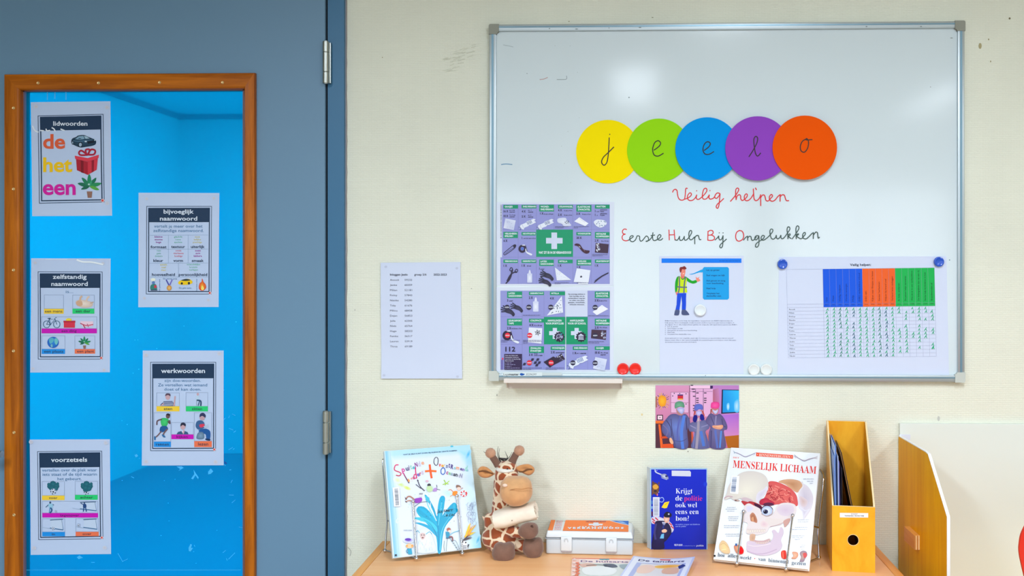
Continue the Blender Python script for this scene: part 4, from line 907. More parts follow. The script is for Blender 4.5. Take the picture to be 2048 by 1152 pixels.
gown([(470, 520), (540, 545), (620, 520), (680, 590), (690, 680), (650, 780), (655, 1043), (470, 1043), (420, 940), (340, 880), (265, 800), (262, 690), (330, 590), (390, 530)], (108, 132, 206), (88, 84, 132), [([(400, 600), (420, 800), (470, 1040)], 12, (74, 70, 118)), ([(600, 560), (560, 800), (580, 1040)], 46, (84, 128, 220)), ([(540, 560), (500, 760), (500, 930)], 26, (92, 100, 176)), ([(280, 690), (350, 770), (330, 850)], 14, (120, 112, 160)), ([(330, 620), (390, 720), (410, 860)], 12, (66, 62, 104)), ([(630, 580), (640, 760)], 16, (66, 62, 110)), ([(440, 930), (560, 940), (640, 900)], 8, (76, 72, 120))])
gown([(760, 640), (700, 660), (665, 720), (690, 790), (760, 800), (740, 900), (720, 1043), (985, 1043), (960, 900), (930, 790), (985, 740), (980, 660), (900, 610), (830, 640)], (124, 128, 170), (96, 96, 146), [([(820, 600), (815, 760), (790, 1040)], 40, (160, 150, 172)), ([(860, 800), (900, 1000)], 44, (80, 120, 206)), ([(700, 700), (780, 740)], 14, (150, 146, 190)), ([(870, 720), (960, 690)], 16, (140, 138, 184)), ([(760, 820), (740, 1030)], 12, (120, 126, 190)), ([(930, 840), (960, 1030)], 14, (90, 86, 150))])
gown([(1010, 510), (1080, 540), (1150, 520), (1215, 590), (1262, 700), (1255, 760), (1210, 790), (1235, 1043), (1010, 1043), (975, 900), (985, 790), (1000, 720), (930, 640), (960, 560)], (116, 112, 162), (92, 82, 130), [([(1080, 780), (1110, 1030)], 34, (92, 112, 190)), ([(1170, 790), (1150, 1030)], 26, (86, 140, 220)), ([(1010, 560), (1060, 680)], 14, (80, 74, 120)), ([(1180, 600), (1200, 700), (1240, 720)], 16, (76, 70, 118)), ([(1090, 560), (1080, 680)], 22, (140, 132, 176)), ([(1020, 780), (1010, 1030)], 16, (70, 66, 118))])
pr.blob([(478, 440), (520, 430), (600, 440), (590, 520), (540, 545), (495, 510)], (180, 130, 130)); pr.blob([(455, 400), (470, 345), (530, 325), (590, 345), (605, 420), (540, 410), (480, 430), (465, 440)], (112, 176, 140), (84, 140, 116)); pr.blob([(490, 440), (545, 425), (600, 435), (595, 490), (560, 520), (510, 480)], (214, 210, 240), (150, 160, 220))
pr.blob([(770, 460), (830, 470), (880, 460), (880, 540), (830, 560), (775, 530)], (196, 120, 130)); pr.blob([(755, 440), (765, 385), (820, 365), (880, 385), (885, 455), (830, 450), (780, 475)], (90, 116, 206), (100, 100, 190)); pr.blob([(785, 485), (825, 470), (870, 485), (862, 530), (825, 550), (790, 530)], (206, 200, 244), (170, 160, 222)); pr.stroke([(765, 480), (755, 550), (775, 600)], 18, (180, 60, 60)); pr.stroke([(885, 480), (905, 540), (895, 570)], 18, (190, 70, 60))
pr.blob([(750, 545), (795, 540), (805, 590), (775, 650), (735, 620)], (20, 20, 130)); pr.blob([(850, 530), (890, 530), (912, 600), (870, 620), (845, 590)], (24, 24, 140)); pr.ell(818, 605, 14, 26, (214, 180, 190))
pr.blob([(1015, 440), (1070, 430), (1130, 430), (1120, 510), (1080, 530), (1030, 500)], (196, 120, 120)); pr.blob([(1010, 420), (1020, 350), (1080, 335), (1135, 350), (1135, 420), (1080, 440), (1030, 430)], (244, 90, 170), (226, 50, 140)); pr.blob([(1035, 450), (1080, 470), (1120, 450), (1110, 500), (1080, 520), (1050, 495)], (216, 214, 240), (170, 180, 226)); pr.stroke([(1015, 450), (1010, 510)], 16, (150, 70, 60))
pr.blob([(1035, 700), (1110, 695), (1190, 690), (1195, 730), (1150, 758), (1050, 735)], (244, 190, 150), (226, 150, 120)); pr.stroke([(1060, 720), (1150, 740)], 5, (190, 110, 90)); pr.blob([(375, 895), (405, 890), (435, 960), (415, 985), (380, 950)], (244, 180, 140))
pr.build('printed_picture', I_gloss, s5)

# login list
def dl(px, py):
    v = (py - 526) / 232; u = (px - 762) / 160
    return .0008 + .006 * max(0, v - .78) ** 1.4 * 8 * max(.15, 1 - u * 1.4) * .6 + .0012 * math.sin(u * 3 + v * 5) + .0012
s6 = tag(sheet('paper_sheet', [(761.5, 525.5), (921, 524), (925, 757), (763, 757)], y=-.0012, m=M_paper, disp=dl, nx=16, ny=22), 'white printed name list taped to the wall left of the whiteboard', 'sheet')
pr = Print((0, -.0012, 0), (0, -1, 0), (740, 500, 4.114), off=.0004, disp=dl); C6 = (66, 72, 96)
pr.text('Inloggen Jeelo', 167, 313, 210, 16, (50, 54, 74), bold=.02); pr.text('groep 5/6', 367, 467, 210, 16, (50, 54, 74), bold=.02); pr.text('2022-2023', 525, 633, 210, 16, (50, 54, 74), bold=.02)
pr.hold = True
for k, (a, x1, b) in enumerate((('Anouck', 243, '59232'), ('Jenke', 225, '60359'), ('Milan', 226, '52181'), ('Finley', 227, '57843'), ('Nienke', 238, '54280'), ('Toby', 215, '61676'), ('Milou', 227, '68458'), ('Dejan', 226, '56853'), ('Julia', 211, '62305'), ('Niels', 217, '65764'), ('Hugo', 219, '58203'), ('Femke', 233, '56317'), ('Lauren', 235, '53919'), ('Thirza', 227, '69189'))):
    y = 253 + k * 42.1; pr.text(a, 167, x1, y, 15, C6); pr.text(b, 287, 349, y, 15, C6)
pr.hold = False
pr.cs(740, 500, 4.114); [pr.ell(x, y, 12, 10, (196, 204, 226), n=12) for x, y in ((132, 138), (716, 150), (118, 1030), (722, 1040))]
pr.build('printed_text', I_matt, s6)['kind'] = 'stuff'
# ------------------------------------------------------------------ posters on the door glass
NV = (26, 54, 86); YL = (246, 208, 60); GN = (36, 208, 118); MG = (206, 10, 186); BL = (26, 146, 232); OR = (240, 118, 82); PT = (212, 224, 242); HB = (50, 112, 160)
PY0 = GY - .0008
def dp(cx, cy, s=1):
    return lambda px, py: .0009 + .0005 * s * math.sin((px - cx) * .03) * math.cos((py - cy) * .022)
def poster(corn, lab, crop, outer, inner, head_y):
    cx = sum(c[0] for c in corn) / 4; cy = sum(c[1] for c in corn) / 4; d = dp(cx, cy)
    o = tag(sheet('word_poster', corn, y=PY0, m=M_lamdoor, disp=d, nx=12, ny=16), lab, 'poster', 'laminated word posters on the door glass')
    pr = Print((0, PY0, 0), (0, -1, 0), crop, off=.0004, disp=d)
    # outer: TL TR BR BL of the thin line, inner: the thick line, in crop units
    def loop(P, w, c):
        for a, b in zip(P, P[1:] + P[:1]):
            n = 8; pr.stroke([(a[0] + (b[0] - a[0]) * k / n, a[1] + (b[1] - a[1]) * k / n) for k in range(n + 1)], w, c, smooth=False)
    loop(outer, 4.5, NV); loop(inner, 8, NV)
    (ax, ay), (bx_, by), (cx_, cy_), (dx, dy) = inner
    t = (head_y - ay) / (dy - ay); n = 20; b0 = len(pr.V)
    for j in range(9):
        for i in range(n + 1):
            u = i / n; v = t * j / 8; x = (ax + (bx_ - ax) * u) * (1 - v) + (dx + (cx_ - dx) * u) * v; y = (ay + (by - ay) * u) * (1 - v) + (dy + (cy_ - dy) * u) * v
            pr.V.append(pr.P(x, y)); pr.C.append(lin(NV))
    for j in range(8):
        for i in range(n): q = b0 + j * (n + 1) + i; pr.Fc.append((q, q + 1, q + n + 2, q + n + 1))
    pr.up()
    pr.ell(outer[2][0] - 10, outer[2][1] - 10, 13, 13, (240, 196, 196), n=14); pr.ell(outer[2][0] - 12, outer[2][1] - 10, 8, 8, (220, 60, 60), n=10)
    return o, pr
def putty(pr, pts, r=16):
    for x, y in pts: pr.blob([(x - r, y - r * .6), (x, y - r), (x + r, y - r * .3), (x + r * .9, y + r * .7), (x - r * .4, y + r), (x - r * 1.1, y + r * .4)], (196, 196, 214), (206, 214, 230))
def pic(pr, x0, y0, x1, y1, lab, c, lx0, lx1, lh, dark=(40, 50, 70)):
    pr.frame(x0, y0, x1, y1, 2.5, (140, 160, 190)); pr.rect(x0, y1, x1, y1 + lh, c); pr.text(lab, lx0, lx1, y1 + lh * .74, lh * .52, dark, bold=.015)
def plant(pr, x, y, s, pot=(150, 110, 96)):
    pr.poly([(x - .22 * s, y + .5 * s), (x + .22 * s, y + .5 * s), (x + .16 * s, y + s), (x - .14 * s, y + s)], pot)
    for a, l, c in ((-2.9, .95, (22, 110, 84)), (-2.3, .9, (28, 128, 92)), (-1.6, .95, (30, 140, 96)), (-.9, .85, (24, 120, 86)), (-.25, .95, (34, 144, 90)), (.35, .8, (90, 170, 70)), (2.8, .7, (20, 104, 80)), (-1.2, .5, (60, 160, 120))):
        ca, sa = math.cos(a), math.sin(a)
        P = [(0, 0), (.35, -.16), (.75, -.12), (1, 0), (.72, .14), (.3, .13)]
        pr.blob([(x + (u * ca - v * sa) * l * s, y + .1 * s + (u * sa + v * ca) * l * s) for u, v in P], c)
    pr.ell(x - .05 * s, y - .05 * s, .08 * s, .07 * s, (190, 220, 220), n=8)
def soccer(pr, x, y, r):
    pr.ell(x, y, r, r, (226, 234, 248), (176, 196, 226)); pr.ell(x, y + r * .1, r * .32, r * .3, (24, 40, 80), n=6)
    for k in range(5): a = k * 1.257 + .6; pr.ell(x + r * .78 * math.cos(a), y + r * .78 * math.sin(a), r * .2, r * .22, (24, 40, 80), n=6)
def goal(pr, x0, y0, x1, y1):
    pr.quad([(x0, y0 + 8), (x1, y0), (x1 + 8, y1), (x0, y1 - 14)], [(196, 214, 238)] * 4); pr.stroke([(x0 - 2, y0 + 4), (x1, y0 - 2)], 6, (40, 84, 120), smooth=False); pr.stroke([(x1 - 8, y0), (x1 + 6, y1)], 4, (120, 150, 186), smooth=False); pr.stroke([(x0 - 2, y1 - 16), (x1 + 4, y1)], 7, (50, 110, 160), smooth=False); pr.stroke([(x0 - 70, y1 - 22), (x0, y1 - 10)], 3, (160, 186, 214), smooth=False)
def glare(pr, pts, w=5):
    pass

p1, pr = poster([(62, 204.5), (221, 202.5), (224.5, 431.5), (65, 432.5)], 'laminated poster headed lidwoorden, top left on the blue glass', (0, 140, 3.7154), [(285, 342), (768, 330), (776, 980), (295, 990)], [(303, 353), (751, 343), (760, 965), (312, 972)], 452)
pr.text('lidwoorden', 398, 652, 414, 32, (226, 234, 246), bold=.018)
for t, x0, x1, yb, cap, c in (('de', 322, 486, 582, 105, (226, 96, 60)), ('het', 322, 538, 755, 105, (246, 200, 20)), ('een', 320, 565, 925, 125, (214, 24, 160))):
    pr.text(t, x0, x1, yb, cap * (.98 if t != 'een' else .88), c, bold=.026, res=4)
pr.blob([(532, 530), (540, 510), (568, 498), (585, 487), (625, 484), (655, 496), (690, 510), (714, 522), (715, 548), (695, 562), (640, 572), (600, 576), (560, 562), (536, 548)], (44, 84, 112), (20, 50, 74)); pr.poly([(560, 514), (588, 493), (622, 490), (632, 512), (600, 518)], (130, 168, 194)); pr.poly([(626, 490), (645, 494), (670, 510), (638, 512)], (160, 192, 212)); pr.stroke([(545, 526), (600, 530), (690, 518)], 3, (100, 140, 168)); pr.ell(600, 556, 17, 20, (20, 34, 50)); pr.ell(600, 556, 11, 14, (160, 184, 206)); pr.ell(542, 540, 8, 15, (20, 34, 50)); pr.ell(542, 540, 5, 9, (140, 166, 190)); pr.poly([(650, 532), (700, 526), (705, 540), (656, 550)], (14, 30, 48)); pr.ell(640, 532, 9, 5, (200, 220, 234)); pr.ell(708, 522, 6, 4, (200, 220, 234))
pr.poly([(558, 637), (655, 655), (738, 630), (735, 655), (655, 682), (562, 662)], (226, 60, 80)); pr.poly([(568, 662), (655, 683), (655, 780), (574, 745)], (176, 28, 50)); pr.poly([(655, 683), (730, 657), (722, 742), (655, 780)], (214, 52, 72)); pr.poly([(602, 670), (624, 676), (624, 768), (604, 760)], (130, 16, 36)); pr.poly([(684, 674), (702, 668), (700, 752), (684, 764)], (150, 20, 44))
for q in ([(650, 630), (610, 600), (590, 612), (600, 632), (650, 632)], [(655, 628), (680, 592), (710, 600), (700, 628), (655, 630)], [(645, 625), (640, 595), (668, 592), (660, 625)]): pr.stroke(q, 13, (176, 26, 56))
plant(pr, 668, 855, 95)
putty(pr, [(272, 272), (798, 278), (800, 990)], 14)
for q in ([(245, 418), (262, 450), (285, 462)], [(305, 450), (325, 452)], [(345, 440), (352, 452), (372, 450)], [(390, 430), (405, 440), (412, 455)], [(455, 440), (480, 450)]): pr.stroke(q, 9, (232, 240, 250))  # painted glare streaks on the laminate
pr.build('printed_artwork', I_gloss, p1)

p2, pr = poster([(277.5, 385.5), (439, 386), (437.5, 614), (277, 614.5)], 'laminated poster headed bijvoeglijk naamwoord, upper right on the blue glass', (260, 370, 4.43), [(150, 190), (724, 190), (720, 966), (146, 966)], [(168, 207), (706, 206), (702, 944), (166, 944)], 330)
pr.text('bijvoeglijk', 300, 567, 253, 36, (224, 234, 248), bold=.018); pr.text('naamwoord', 267, 598, 315, 36, (224, 234, 248), bold=.018)
pr.text('vertelt je meer over het', 216, 645, 378, 27, HB); pr.text('zelfstandige naamwoord.', 208, 655, 417, 27, HB)
LN = (140, 168, 200)
for a, b in (((170, 445), (695, 443)), ((170, 570), (695, 568)), ((170, 693), (695, 691)), ((170, 815), (695, 815)), ((342, 445), (342, 692)), ((517, 445), (517, 692)), ((431, 693), (431, 815))): pr.stroke([a, b], 2.5, LN, smooth=False)
for t, x0, x1, y in (('formaat', 184, 325, 560), ('textuur', 367, 490, 558), ('uiterlijk', 542, 664, 558), ('kleur', 209, 296, 681), ('vorm', 386, 472, 681), ('smaak', 550, 656, 681), ('hoeveelheid', 197, 400, 805), ('persoonlijkheid', 435, 687, 805)): pr.text(t, x0, x1, y, 23, NV, bold=.018)
for ts, x0, x1, y, c in ((('kleine', 'enorme', 'hoge'), 220, 290, 466, (150, 40, 150)), (('gladde', 'ruwe', 'zachte'), 392, 465, 466, (130, 196, 180)), (('mooie', 'lelijke', 'prachtige'), 560, 640, 466, (216, 206, 140)), (('rode', 'gele', 'donkere'), 222, 290, 588, (140, 200, 190)), (('ronde', 'vierkante', 'hoekige'), 386, 478, 588, (220, 130, 150)), (('zoete', 'zure', 'lekkere'), 568, 640, 588, (170, 60, 160)), (('enkele', 'veel', 'tien'), 268, 330, 712, (226, 214, 130)), (('vriendelijke', 'brutale', 'verlegen'), 505, 625, 710, (140, 204, 184))):
    for k, t in enumerate(ts): m = (x0 + x1) / 2; h = (x1 - x0) / 2 * (len(t) / max(len(q) for q in ts)); pr.text(t, m - h, m + h, y + k * 24, 15, c, bold=.01)
pr.text('De eerste prijs', 295, 420, 836, 12, HB); pr.stroke([(325, 842), (350, 892)], 10, (70, 70, 170), smooth=False); pr.stroke([(375, 842), (352, 892)], 10, (120, 110, 200), smooth=False); pr.ell(350, 912, 22, 24, (240, 196, 120), (206, 140, 60))
pr.blob([(432, 858), (470, 838), (520, 832), (553, 850), (550, 872), (500, 884), (440, 880)], (246, 206, 20)); pr.blob([(455, 845), (500, 832), (540, 842), (500, 850)], (40, 60, 60)); pr.ell(462, 872, 10, 10, (30, 40, 50)); pr.ell(525, 870, 10, 12, (30, 40, 50)); pr.text('De gele auto', 437, 545, 918, 13, HB)
pr.blob([(612, 905), (620, 870), (636, 858), (642, 828), (655, 860), (672, 880), (676, 912), (650, 936), (622, 930)], (246, 160, 40), (226, 60, 40)); pr.blob([(632, 920), (640, 890), (652, 902), (660, 920), (645, 932)], (250, 230, 110))
pr.text('het hete vuur', 598, 598 + 108, 938, 11, HB, ang=-math.pi / 2); pr.text('De gekke kok', 270, 270 + 105, 938, 11, HB, ang=-math.pi / 2)
pr.blob([(186, 835), (205, 825), (228, 832), (222, 850), (196, 852)], (236, 240, 220)); pr.ell(210, 866, 13, 15, (90, 130, 190)); pr.blob([(190, 885), (232, 880), (240, 925), (186, 925)], (50, 130, 120)); pr.ell(228, 900, 12, 14, (206, 60, 80)); pr.rect(186, 926, 246, 936, (60, 80, 110))
putty(pr, [(152, 122), (748, 116), (132, 1002), (697, 1018)], 13)
pr.build('printed_artwork', I_gloss, p2)

p3, pr = poster([(63, 516.5), (221.5, 517), (220, 744.5), (61, 745)], 'laminated poster headed zelfstandig naamwoord, middle left on the blue glass', (40, 500, 4.43), [(163, 193), (730, 194), (733, 966), (164, 966)], [(181, 211), (712, 212), (714, 944), (183, 946)], 335)
pr.text('zelfstandig', 293, 593, 255, 37, (224, 234, 248), bold=.018); pr.text('naamwoord', 280, 603, 318, 37, (224, 234, 248), bold=.018); pr.text('is...', 408, 474, 381, 26, HB)
pic(pr, 215, 397, 389, 521, 'een mens', YL, 222, 378, 44); pic(pr, 468, 398, 662, 520, 'een dier', GN, 497, 628, 44); pic(pr, 193, 590, 685, 696, 'een ding', MG, 370, 505, 42, (70, 20, 90)); pic(pr, 195, 758, 402, 878, 'een plaats', BL, 216, 386, 42); pic(pr, 488, 758, 668, 878, 'een plant', OR, 508, 658, 40)
pr.blob([(498, 455), (540, 440), (600, 450), (645, 465), (640, 500), (570, 512), (510, 490)], (240, 226, 214), (214, 190, 176)); pr.blob([(500, 470), (520, 448), (552, 455), (555, 490), (515, 495)], (214, 170, 140)); pr.stroke([(535, 450), (540, 420), (550, 412)], 16, (216, 180, 150)); pr.stroke([(590, 450), (605, 420), (615, 415)], 15, (226, 200, 180)); pr.stroke([(630, 470), (652, 462)], 10, (200, 170, 150))
for x in (238, 328): [pr.stroke([(x + 29 * math.cos(a * .3927), 658 + 31 * math.sin(a * .3927)) for a in range(17)], 5, (40, 90, 126), smooth=False)]
for q in ([(238, 658), (262, 612), (312, 614), (272, 662), (238, 658)], [(272, 662), (262, 612), (258, 605)], [(328, 658), (310, 605), (325, 598)]): pr.stroke(q, 5, (40, 90, 126), smooth=False)
pr.stroke([(250, 606), (272, 604)], 7, (30, 60, 90), smooth=False)
pr.rect(391, 632, 490, 688, (220, 50, 76)); pr.ell(435, 618, 26, 14, (240, 220, 60)); pr.rect(388, 626, 494, 642, (190, 40, 64))
pr.poly([(535, 630), (655, 632), (648, 675), (560, 682)], (240, 210, 226)); pr.stroke([(540, 650), (590, 668), (650, 660)], 8, (200, 60, 100)); pr.stroke([(565, 665), (580, 690)], 8, (170, 50, 80)); pr.stroke([(600, 655), (610, 680)], 7, (190, 100, 130))
pr.ell(296, 818, 51, 50, (50, 140, 220), (30, 100, 196)); pr.blob([(260, 790), (285, 775), (305, 790), (295, 815), (270, 830)], (90, 180, 200)); pr.blob([(310, 785), (335, 785), (340, 815), (325, 840), (310, 820)], (110, 196, 200)); pr.blob([(275, 840), (290, 835), (292, 858), (280, 860)], (120, 190, 200))
plant(pr, 575, 815, 60)
putty(pr, [(140, 112), (120, 1050), (748, 1062), (738, 118)], 13); pr.stroke([(510, 88), (560, 105), (640, 108), (735, 128)], 14, (238, 246, 252)); pr.stroke([(230, 82), (420, 84)], 5, (228, 240, 252))  # the two pale strokes are painted glare on the laminate
pr.build('printed_artwork', I_gloss, p3)

p4, pr = poster([(286, 701), (447.5, 701), (447.5, 930.5), (284, 931)], 'laminated poster headed werkwoorden, lower right on the blue glass', (270, 690, 4.52), [(143, 156), (732, 156), (730, 954), (143, 954)], [(162, 173), (714, 172), (712, 932), (162, 934)], 301)
pr.text('werkwoorden', 238, 635, 252, 40, (224, 234, 248), bold=.018); pr.text('zijn doe-woorden.', 268, 597, 333, 26, HB); pr.text('Ze vertellen wat iemand', 210, 655, 373, 26, HB); pr.text('doet of kan doen.', 266, 600, 412, 26, HB)
pic(pr, 196, 431, 404, 553, 'eten', YL, 262, 338, 46); pic(pr, 462, 428, 662, 553, 'zitten', GN, 516, 610, 46); pic(pr, 173, 610, 327, 873, 'rennen', BL, 192, 308, 48); pic(pr, 331, 698, 532, 808, 'kijken', MG, 378, 480, 42, (70, 20, 90)); pic(pr, 538, 610, 697, 868, 'lezen', OR, 573, 664, 54)
SKN = (206, 168, 176)
pr.ell(299, 468, 22, 28, SKN); pr.blob([(275, 460), (285, 438), (318, 440), (322, 462), (300, 452)], (90, 70, 90)); pr.poly([(230, 540), (262, 508), (340, 505), (365, 545), (360, 551), (235, 551)], (60, 80, 130)); [pr.stroke([(250, y), (345, y - 4)], 5, (206, 214, 234), smooth=False) for y in (519, 533, 545)]; pr.stroke([(355, 545), (362, 490), (364, 466)], 13, SKN); pr.stroke([(240, 545), (262, 530)], 10, SKN)
pr.ell(571, 444, 10, 13, SKN); pr.poly([(557, 462), (582, 460), (580, 495), (554, 494)], (190, 216, 236)); pr.stroke([(565, 498), (597, 506), (598, 545)], 13, (40, 76, 110)); pr.stroke([(560, 500), (560, 545)], 6, (150, 170, 190)); pr.stroke([(585, 510), (575, 545)], 8, (40, 76, 110))
pr.ell(300, 642, 19, 22, (110, 84, 84)); pr.blob([(282, 632), (295, 618), (318, 624), (316, 640), (298, 634)], (40, 34, 50)); pr.blob([(235, 668), (280, 660), (308, 680), (285, 735), (245, 730)], (70, 210, 120), (50, 180, 100)); pr.stroke([(242, 672), (205, 685), (200, 718)], 12, (100, 74, 84)); pr.stroke([(300, 690), (318, 710), (314, 682)], 11, (100, 74, 84)); pr.blob([(235, 738), (285, 732), (300, 760), (270, 782), (228, 785)], (30, 90, 150)); pr.stroke([(292, 762), (262, 800), (262, 828)], 13, (120, 90, 96)); pr.stroke([(238, 782), (205, 820), (184, 835)], 11, (120, 90, 96)); pr.blob([(250, 805), (278, 828), (270, 836), (248, 820)], (40, 110, 170)); pr.blob([(176, 825), (190, 830), (188, 858), (178, 855)], (40, 110, 170))
pr.ell(436, 736, 23, 28, SKN); pr.blob([(414, 735), (418, 708), (440, 700), (460, 712), (459, 735), (436, 722)], (40, 44, 70)); pr.poly([(378, 806), (392, 785), (425, 776), (450, 776), (478, 786), (486, 806)], (50, 90, 130)); pr.poly([(422, 776), (450, 776), (440, 806)], (226, 226, 240)); pr.stroke([(440, 795), (446, 772)], 13, SKN)
pr.ell(612, 652, 26, 28, (196, 160, 170)); pr.blob([(588, 650), (592, 622), (620, 612), (642, 632), (638, 655), (612, 640)], (50, 56, 96)); pr.blob([(552, 735), (562, 690), (600, 680), (628, 700), (630, 745), (580, 765)], (60, 100, 150)); pr.blob([(586, 720), (625, 712), (630, 735), (595, 745)], (220, 60, 90)); pr.poly([(622, 735), (665, 715), (668, 742), (640, 752)], (180, 200, 226)); pr.blob([(580, 770), (640, 755), (682, 780), (680, 850), (650, 850), (640, 805), (600, 800)], (30, 90, 160)); pr.blob([(560, 845), (575, 790), (620, 790), (625, 845)], (130, 160, 186), (90, 120, 150)); pr.blob([(640, 845), (682, 850), (678, 864), (645, 858)], (30, 50, 90))
putty(pr, [(105, 90), (766, 78), (106, 1052), (732, 1056)], 17)
pr.build('printed_artwork', I_gloss, p4)

p5, pr = poster([(60, 879), (220, 878.5), (222.5, 1108), (62, 1109.5)], 'laminated poster headed voorzetsels, bottom left on the blue glass', (40, 870, 4.43), [(158, 146), (726, 142), (738, 918), (168, 926)], [(177, 161), (709, 157), (716, 896), (186, 906)], 288)
pr.text('voorzetsels', 278, 598, 238, 38, (228, 238, 250), bold=.018, ang=-.01); pr.text('vertellen over de plek waar', 198, 684, 323, 26, HB, ang=-.006); pr.text('iets staat of de tijd waarin', 203, 684, 361, 26, HB, ang=-.006); pr.text('het gebeurt.', 335, 548, 400, 26, HB, ang=-.006)
pic(pr, 197, 410, 397, 536, 'voor', YL, 258, 334, 40); pic(pr, 490, 408, 692, 530, 'achter', GN, 537, 650, 42); pic(pr, 199, 585, 695, 690, 'tegenover', MG, 358, 528, 40, (70, 20, 90)); pic(pr, 200, 740, 401, 858, 'in', BL, 286, 313, 38); pic(pr, 496, 738, 700, 856, 'over', OR, 557, 636, 38)
for x in (297, 595):
    for dx, dy, r in ((-30, 10, 26), (0, -10, 32), (30, 5, 26), (-10, 25, 28), (22, 28, 24), (-38, -8, 16), (40, -14, 14)): pr.ell(x + dx, 445 + dy, r, r * .9, (36, 116, 130), (24, 92, 110), n=9, rot=r)
soccer(pr, 297, 500, 27); soccer(pr, 592, 506, 23); pr.ell(588, 488, 26, 16, (28, 100, 116), n=9)
pr.stroke([(232, 638), (265, 612), (300, 618)], 7, (70, 110, 150)); pr.ell(270, 598, 8, 10, (60, 90, 120)); pr.blob([(255, 612), (290, 610), (290, 645), (262, 645)], (150, 200, 226)); pr.stroke([(275, 645), (285, 665), (272, 688)], 12, (40, 90, 140)); pr.stroke([(268, 645), (262, 688)], 8, (90, 150, 196)); soccer(pr, 320, 674, 11)
goal(pr, 540, 592, 675, 668); pr.ell(575, 600, 6, 8, (30, 60, 100)); pr.blob([(565, 610), (588, 610), (592, 640), (565, 645)], (30, 70, 130)); pr.stroke([(570, 640), (566, 674)], 9, (30, 80, 140)); pr.stroke([(585, 640), (592, 674)], 9, (30, 80, 140)); pr.stroke([(545, 603), (568, 616)], 7, (30, 70, 130))
goal(pr, 274, 748, 380, 838); soccer(pr, 297, 826, 15); goal(pr, 570, 744, 680, 832); soccer(pr, 524, 797, 15)
putty(pr, [(104, 60), (764, 68), (132, 998), (755, 996)], 17)
pr.build('printed_artwork', I_gloss, p5)
# ------------------------------------------------------------------ table
ZT = 0.718
tx0, tx1 = onZ(765, 1081, ZT).x, onZ(1752, 1091, ZT).x + .001
tx0 = (tx0 + onZ(705, 1150, ZT).x) / 2
TD = .62; Y0, Y1 = -.004, -TD
tb = thing('table', ((tx0 + tx1) / 2, -.31, 0), 'beech topped school table standing against the wall under the whiteboard', 'table')
bm = NB(); box(bm, (tx0 + .021, Y1 + .004, ZT - .025), (tx1 - .021, Y0, ZT), .0006); fin(bm, 'tabletop', M_table, tb)
for a, b in (((tx0, Y1), (tx0 + .0203, Y0)), ((tx1 - .0203, Y1), (tx1, Y0))):
    bm = NB(); box(bm, (a[0], a[1], ZT - .025), (b[0], b[1], ZT + .0002), .0016); fin(bm, 'edging', M_tedge, tb, smooth=True)
bm = NB(); box(bm, (tx0, Y1, ZT - .025), (tx1, Y1 + .0035, ZT + .0002), .001); fin(bm, 'edging', M_tedge, tb)
for x in (tx0 + .045, tx1 - .045):
    for y in (Y1 + .05, Y0 - .05):
        bm = NB(); tube(bm, [(x, y, 0), (x, y, ZT - .026)], .016, 16); l = fin(bm, 'leg', M_alu, tb, smooth=True)
        bm = NB(); lathe(bm, [(.018, 0), (.018, .018), (.0165, .02)], (x, y, 0), seg=16); fin(bm, 'foot_cap', M_black, l, smooth=True)
bm = NB()
for y in (Y1 + .05, Y0 - .05): box(bm, (tx0 + .045, y - .01, ZT - .065), (tx1 - .045, y + .01, ZT - .0255))
for x in (tx0 + .045, tx1 - .045): box(bm, (x - .01, Y1 + .06, ZT - .065), (x + .01, Y0 - .06, ZT - .0255))
fin(bm, 'under_frame', M_alu, tb)

# ------------------------------------------------------------------ book planes
def book(q, th, name, lab, cat, cover_m, page_m, spine=None):
    bx_, by_, yaw, tilt, Wd, Ht, bz = q
    e = Vector((math.cos(yaw), math.sin(yaw), 0)); n0 = Vector((math.sin(yaw), -math.cos(yaw), 0))
    up = Vector((0, 0, 1)) * math.cos(tilt) - n0 * math.sin(tilt); n = e.cross(up)      # n faces the camera
    if n.y > 0: n = -n
    BL = Vector((bx_, by_, bz))
    M = Matrix(((e.x, n.x, up.x, BL.x), (e.y, n.y, up.y, BL.y), (e.z, n.z, up.z, BL.z), (0, 0, 0, 1)))
    t = thing(name, BL + e * Wd / 2 - n * th / 2, lab, cat)
    def part(a, b, nm, m, bev=.0008):
        bm = NB(); box(bm, a, b, bev, M); return fin(bm, nm, m, t, smooth=True)
    part((0, -.0022, 0), (Wd, 0, Ht), 'front_cover', cover_m); part((0, -th, 0), (Wd, -th + .0022, Ht), 'back_cover', cover_m)
    part((-.0018, -th, 0), (.0006, 0, Ht), 'spine', spine or cover_m, .0007)
    part((.001, -th + .0023, .002), (Wd - .003, -.0023, Ht - .002), 'page_block', page_m, 0)
    return t, BL, e, up, n, Wd, Ht, M
M_page = mat('book_pages', (232, 228, 216), .8)
M_cvr1 = mat('pale_blue_cover', (214, 234, 248), .3, coat=.2); M_cvr2 = mat('white_cover', (240, 244, 248), .3, coat=.2)
M_cvr3 = mat('clear_sleeve', (150, 186, 216), .25, coat=.3)

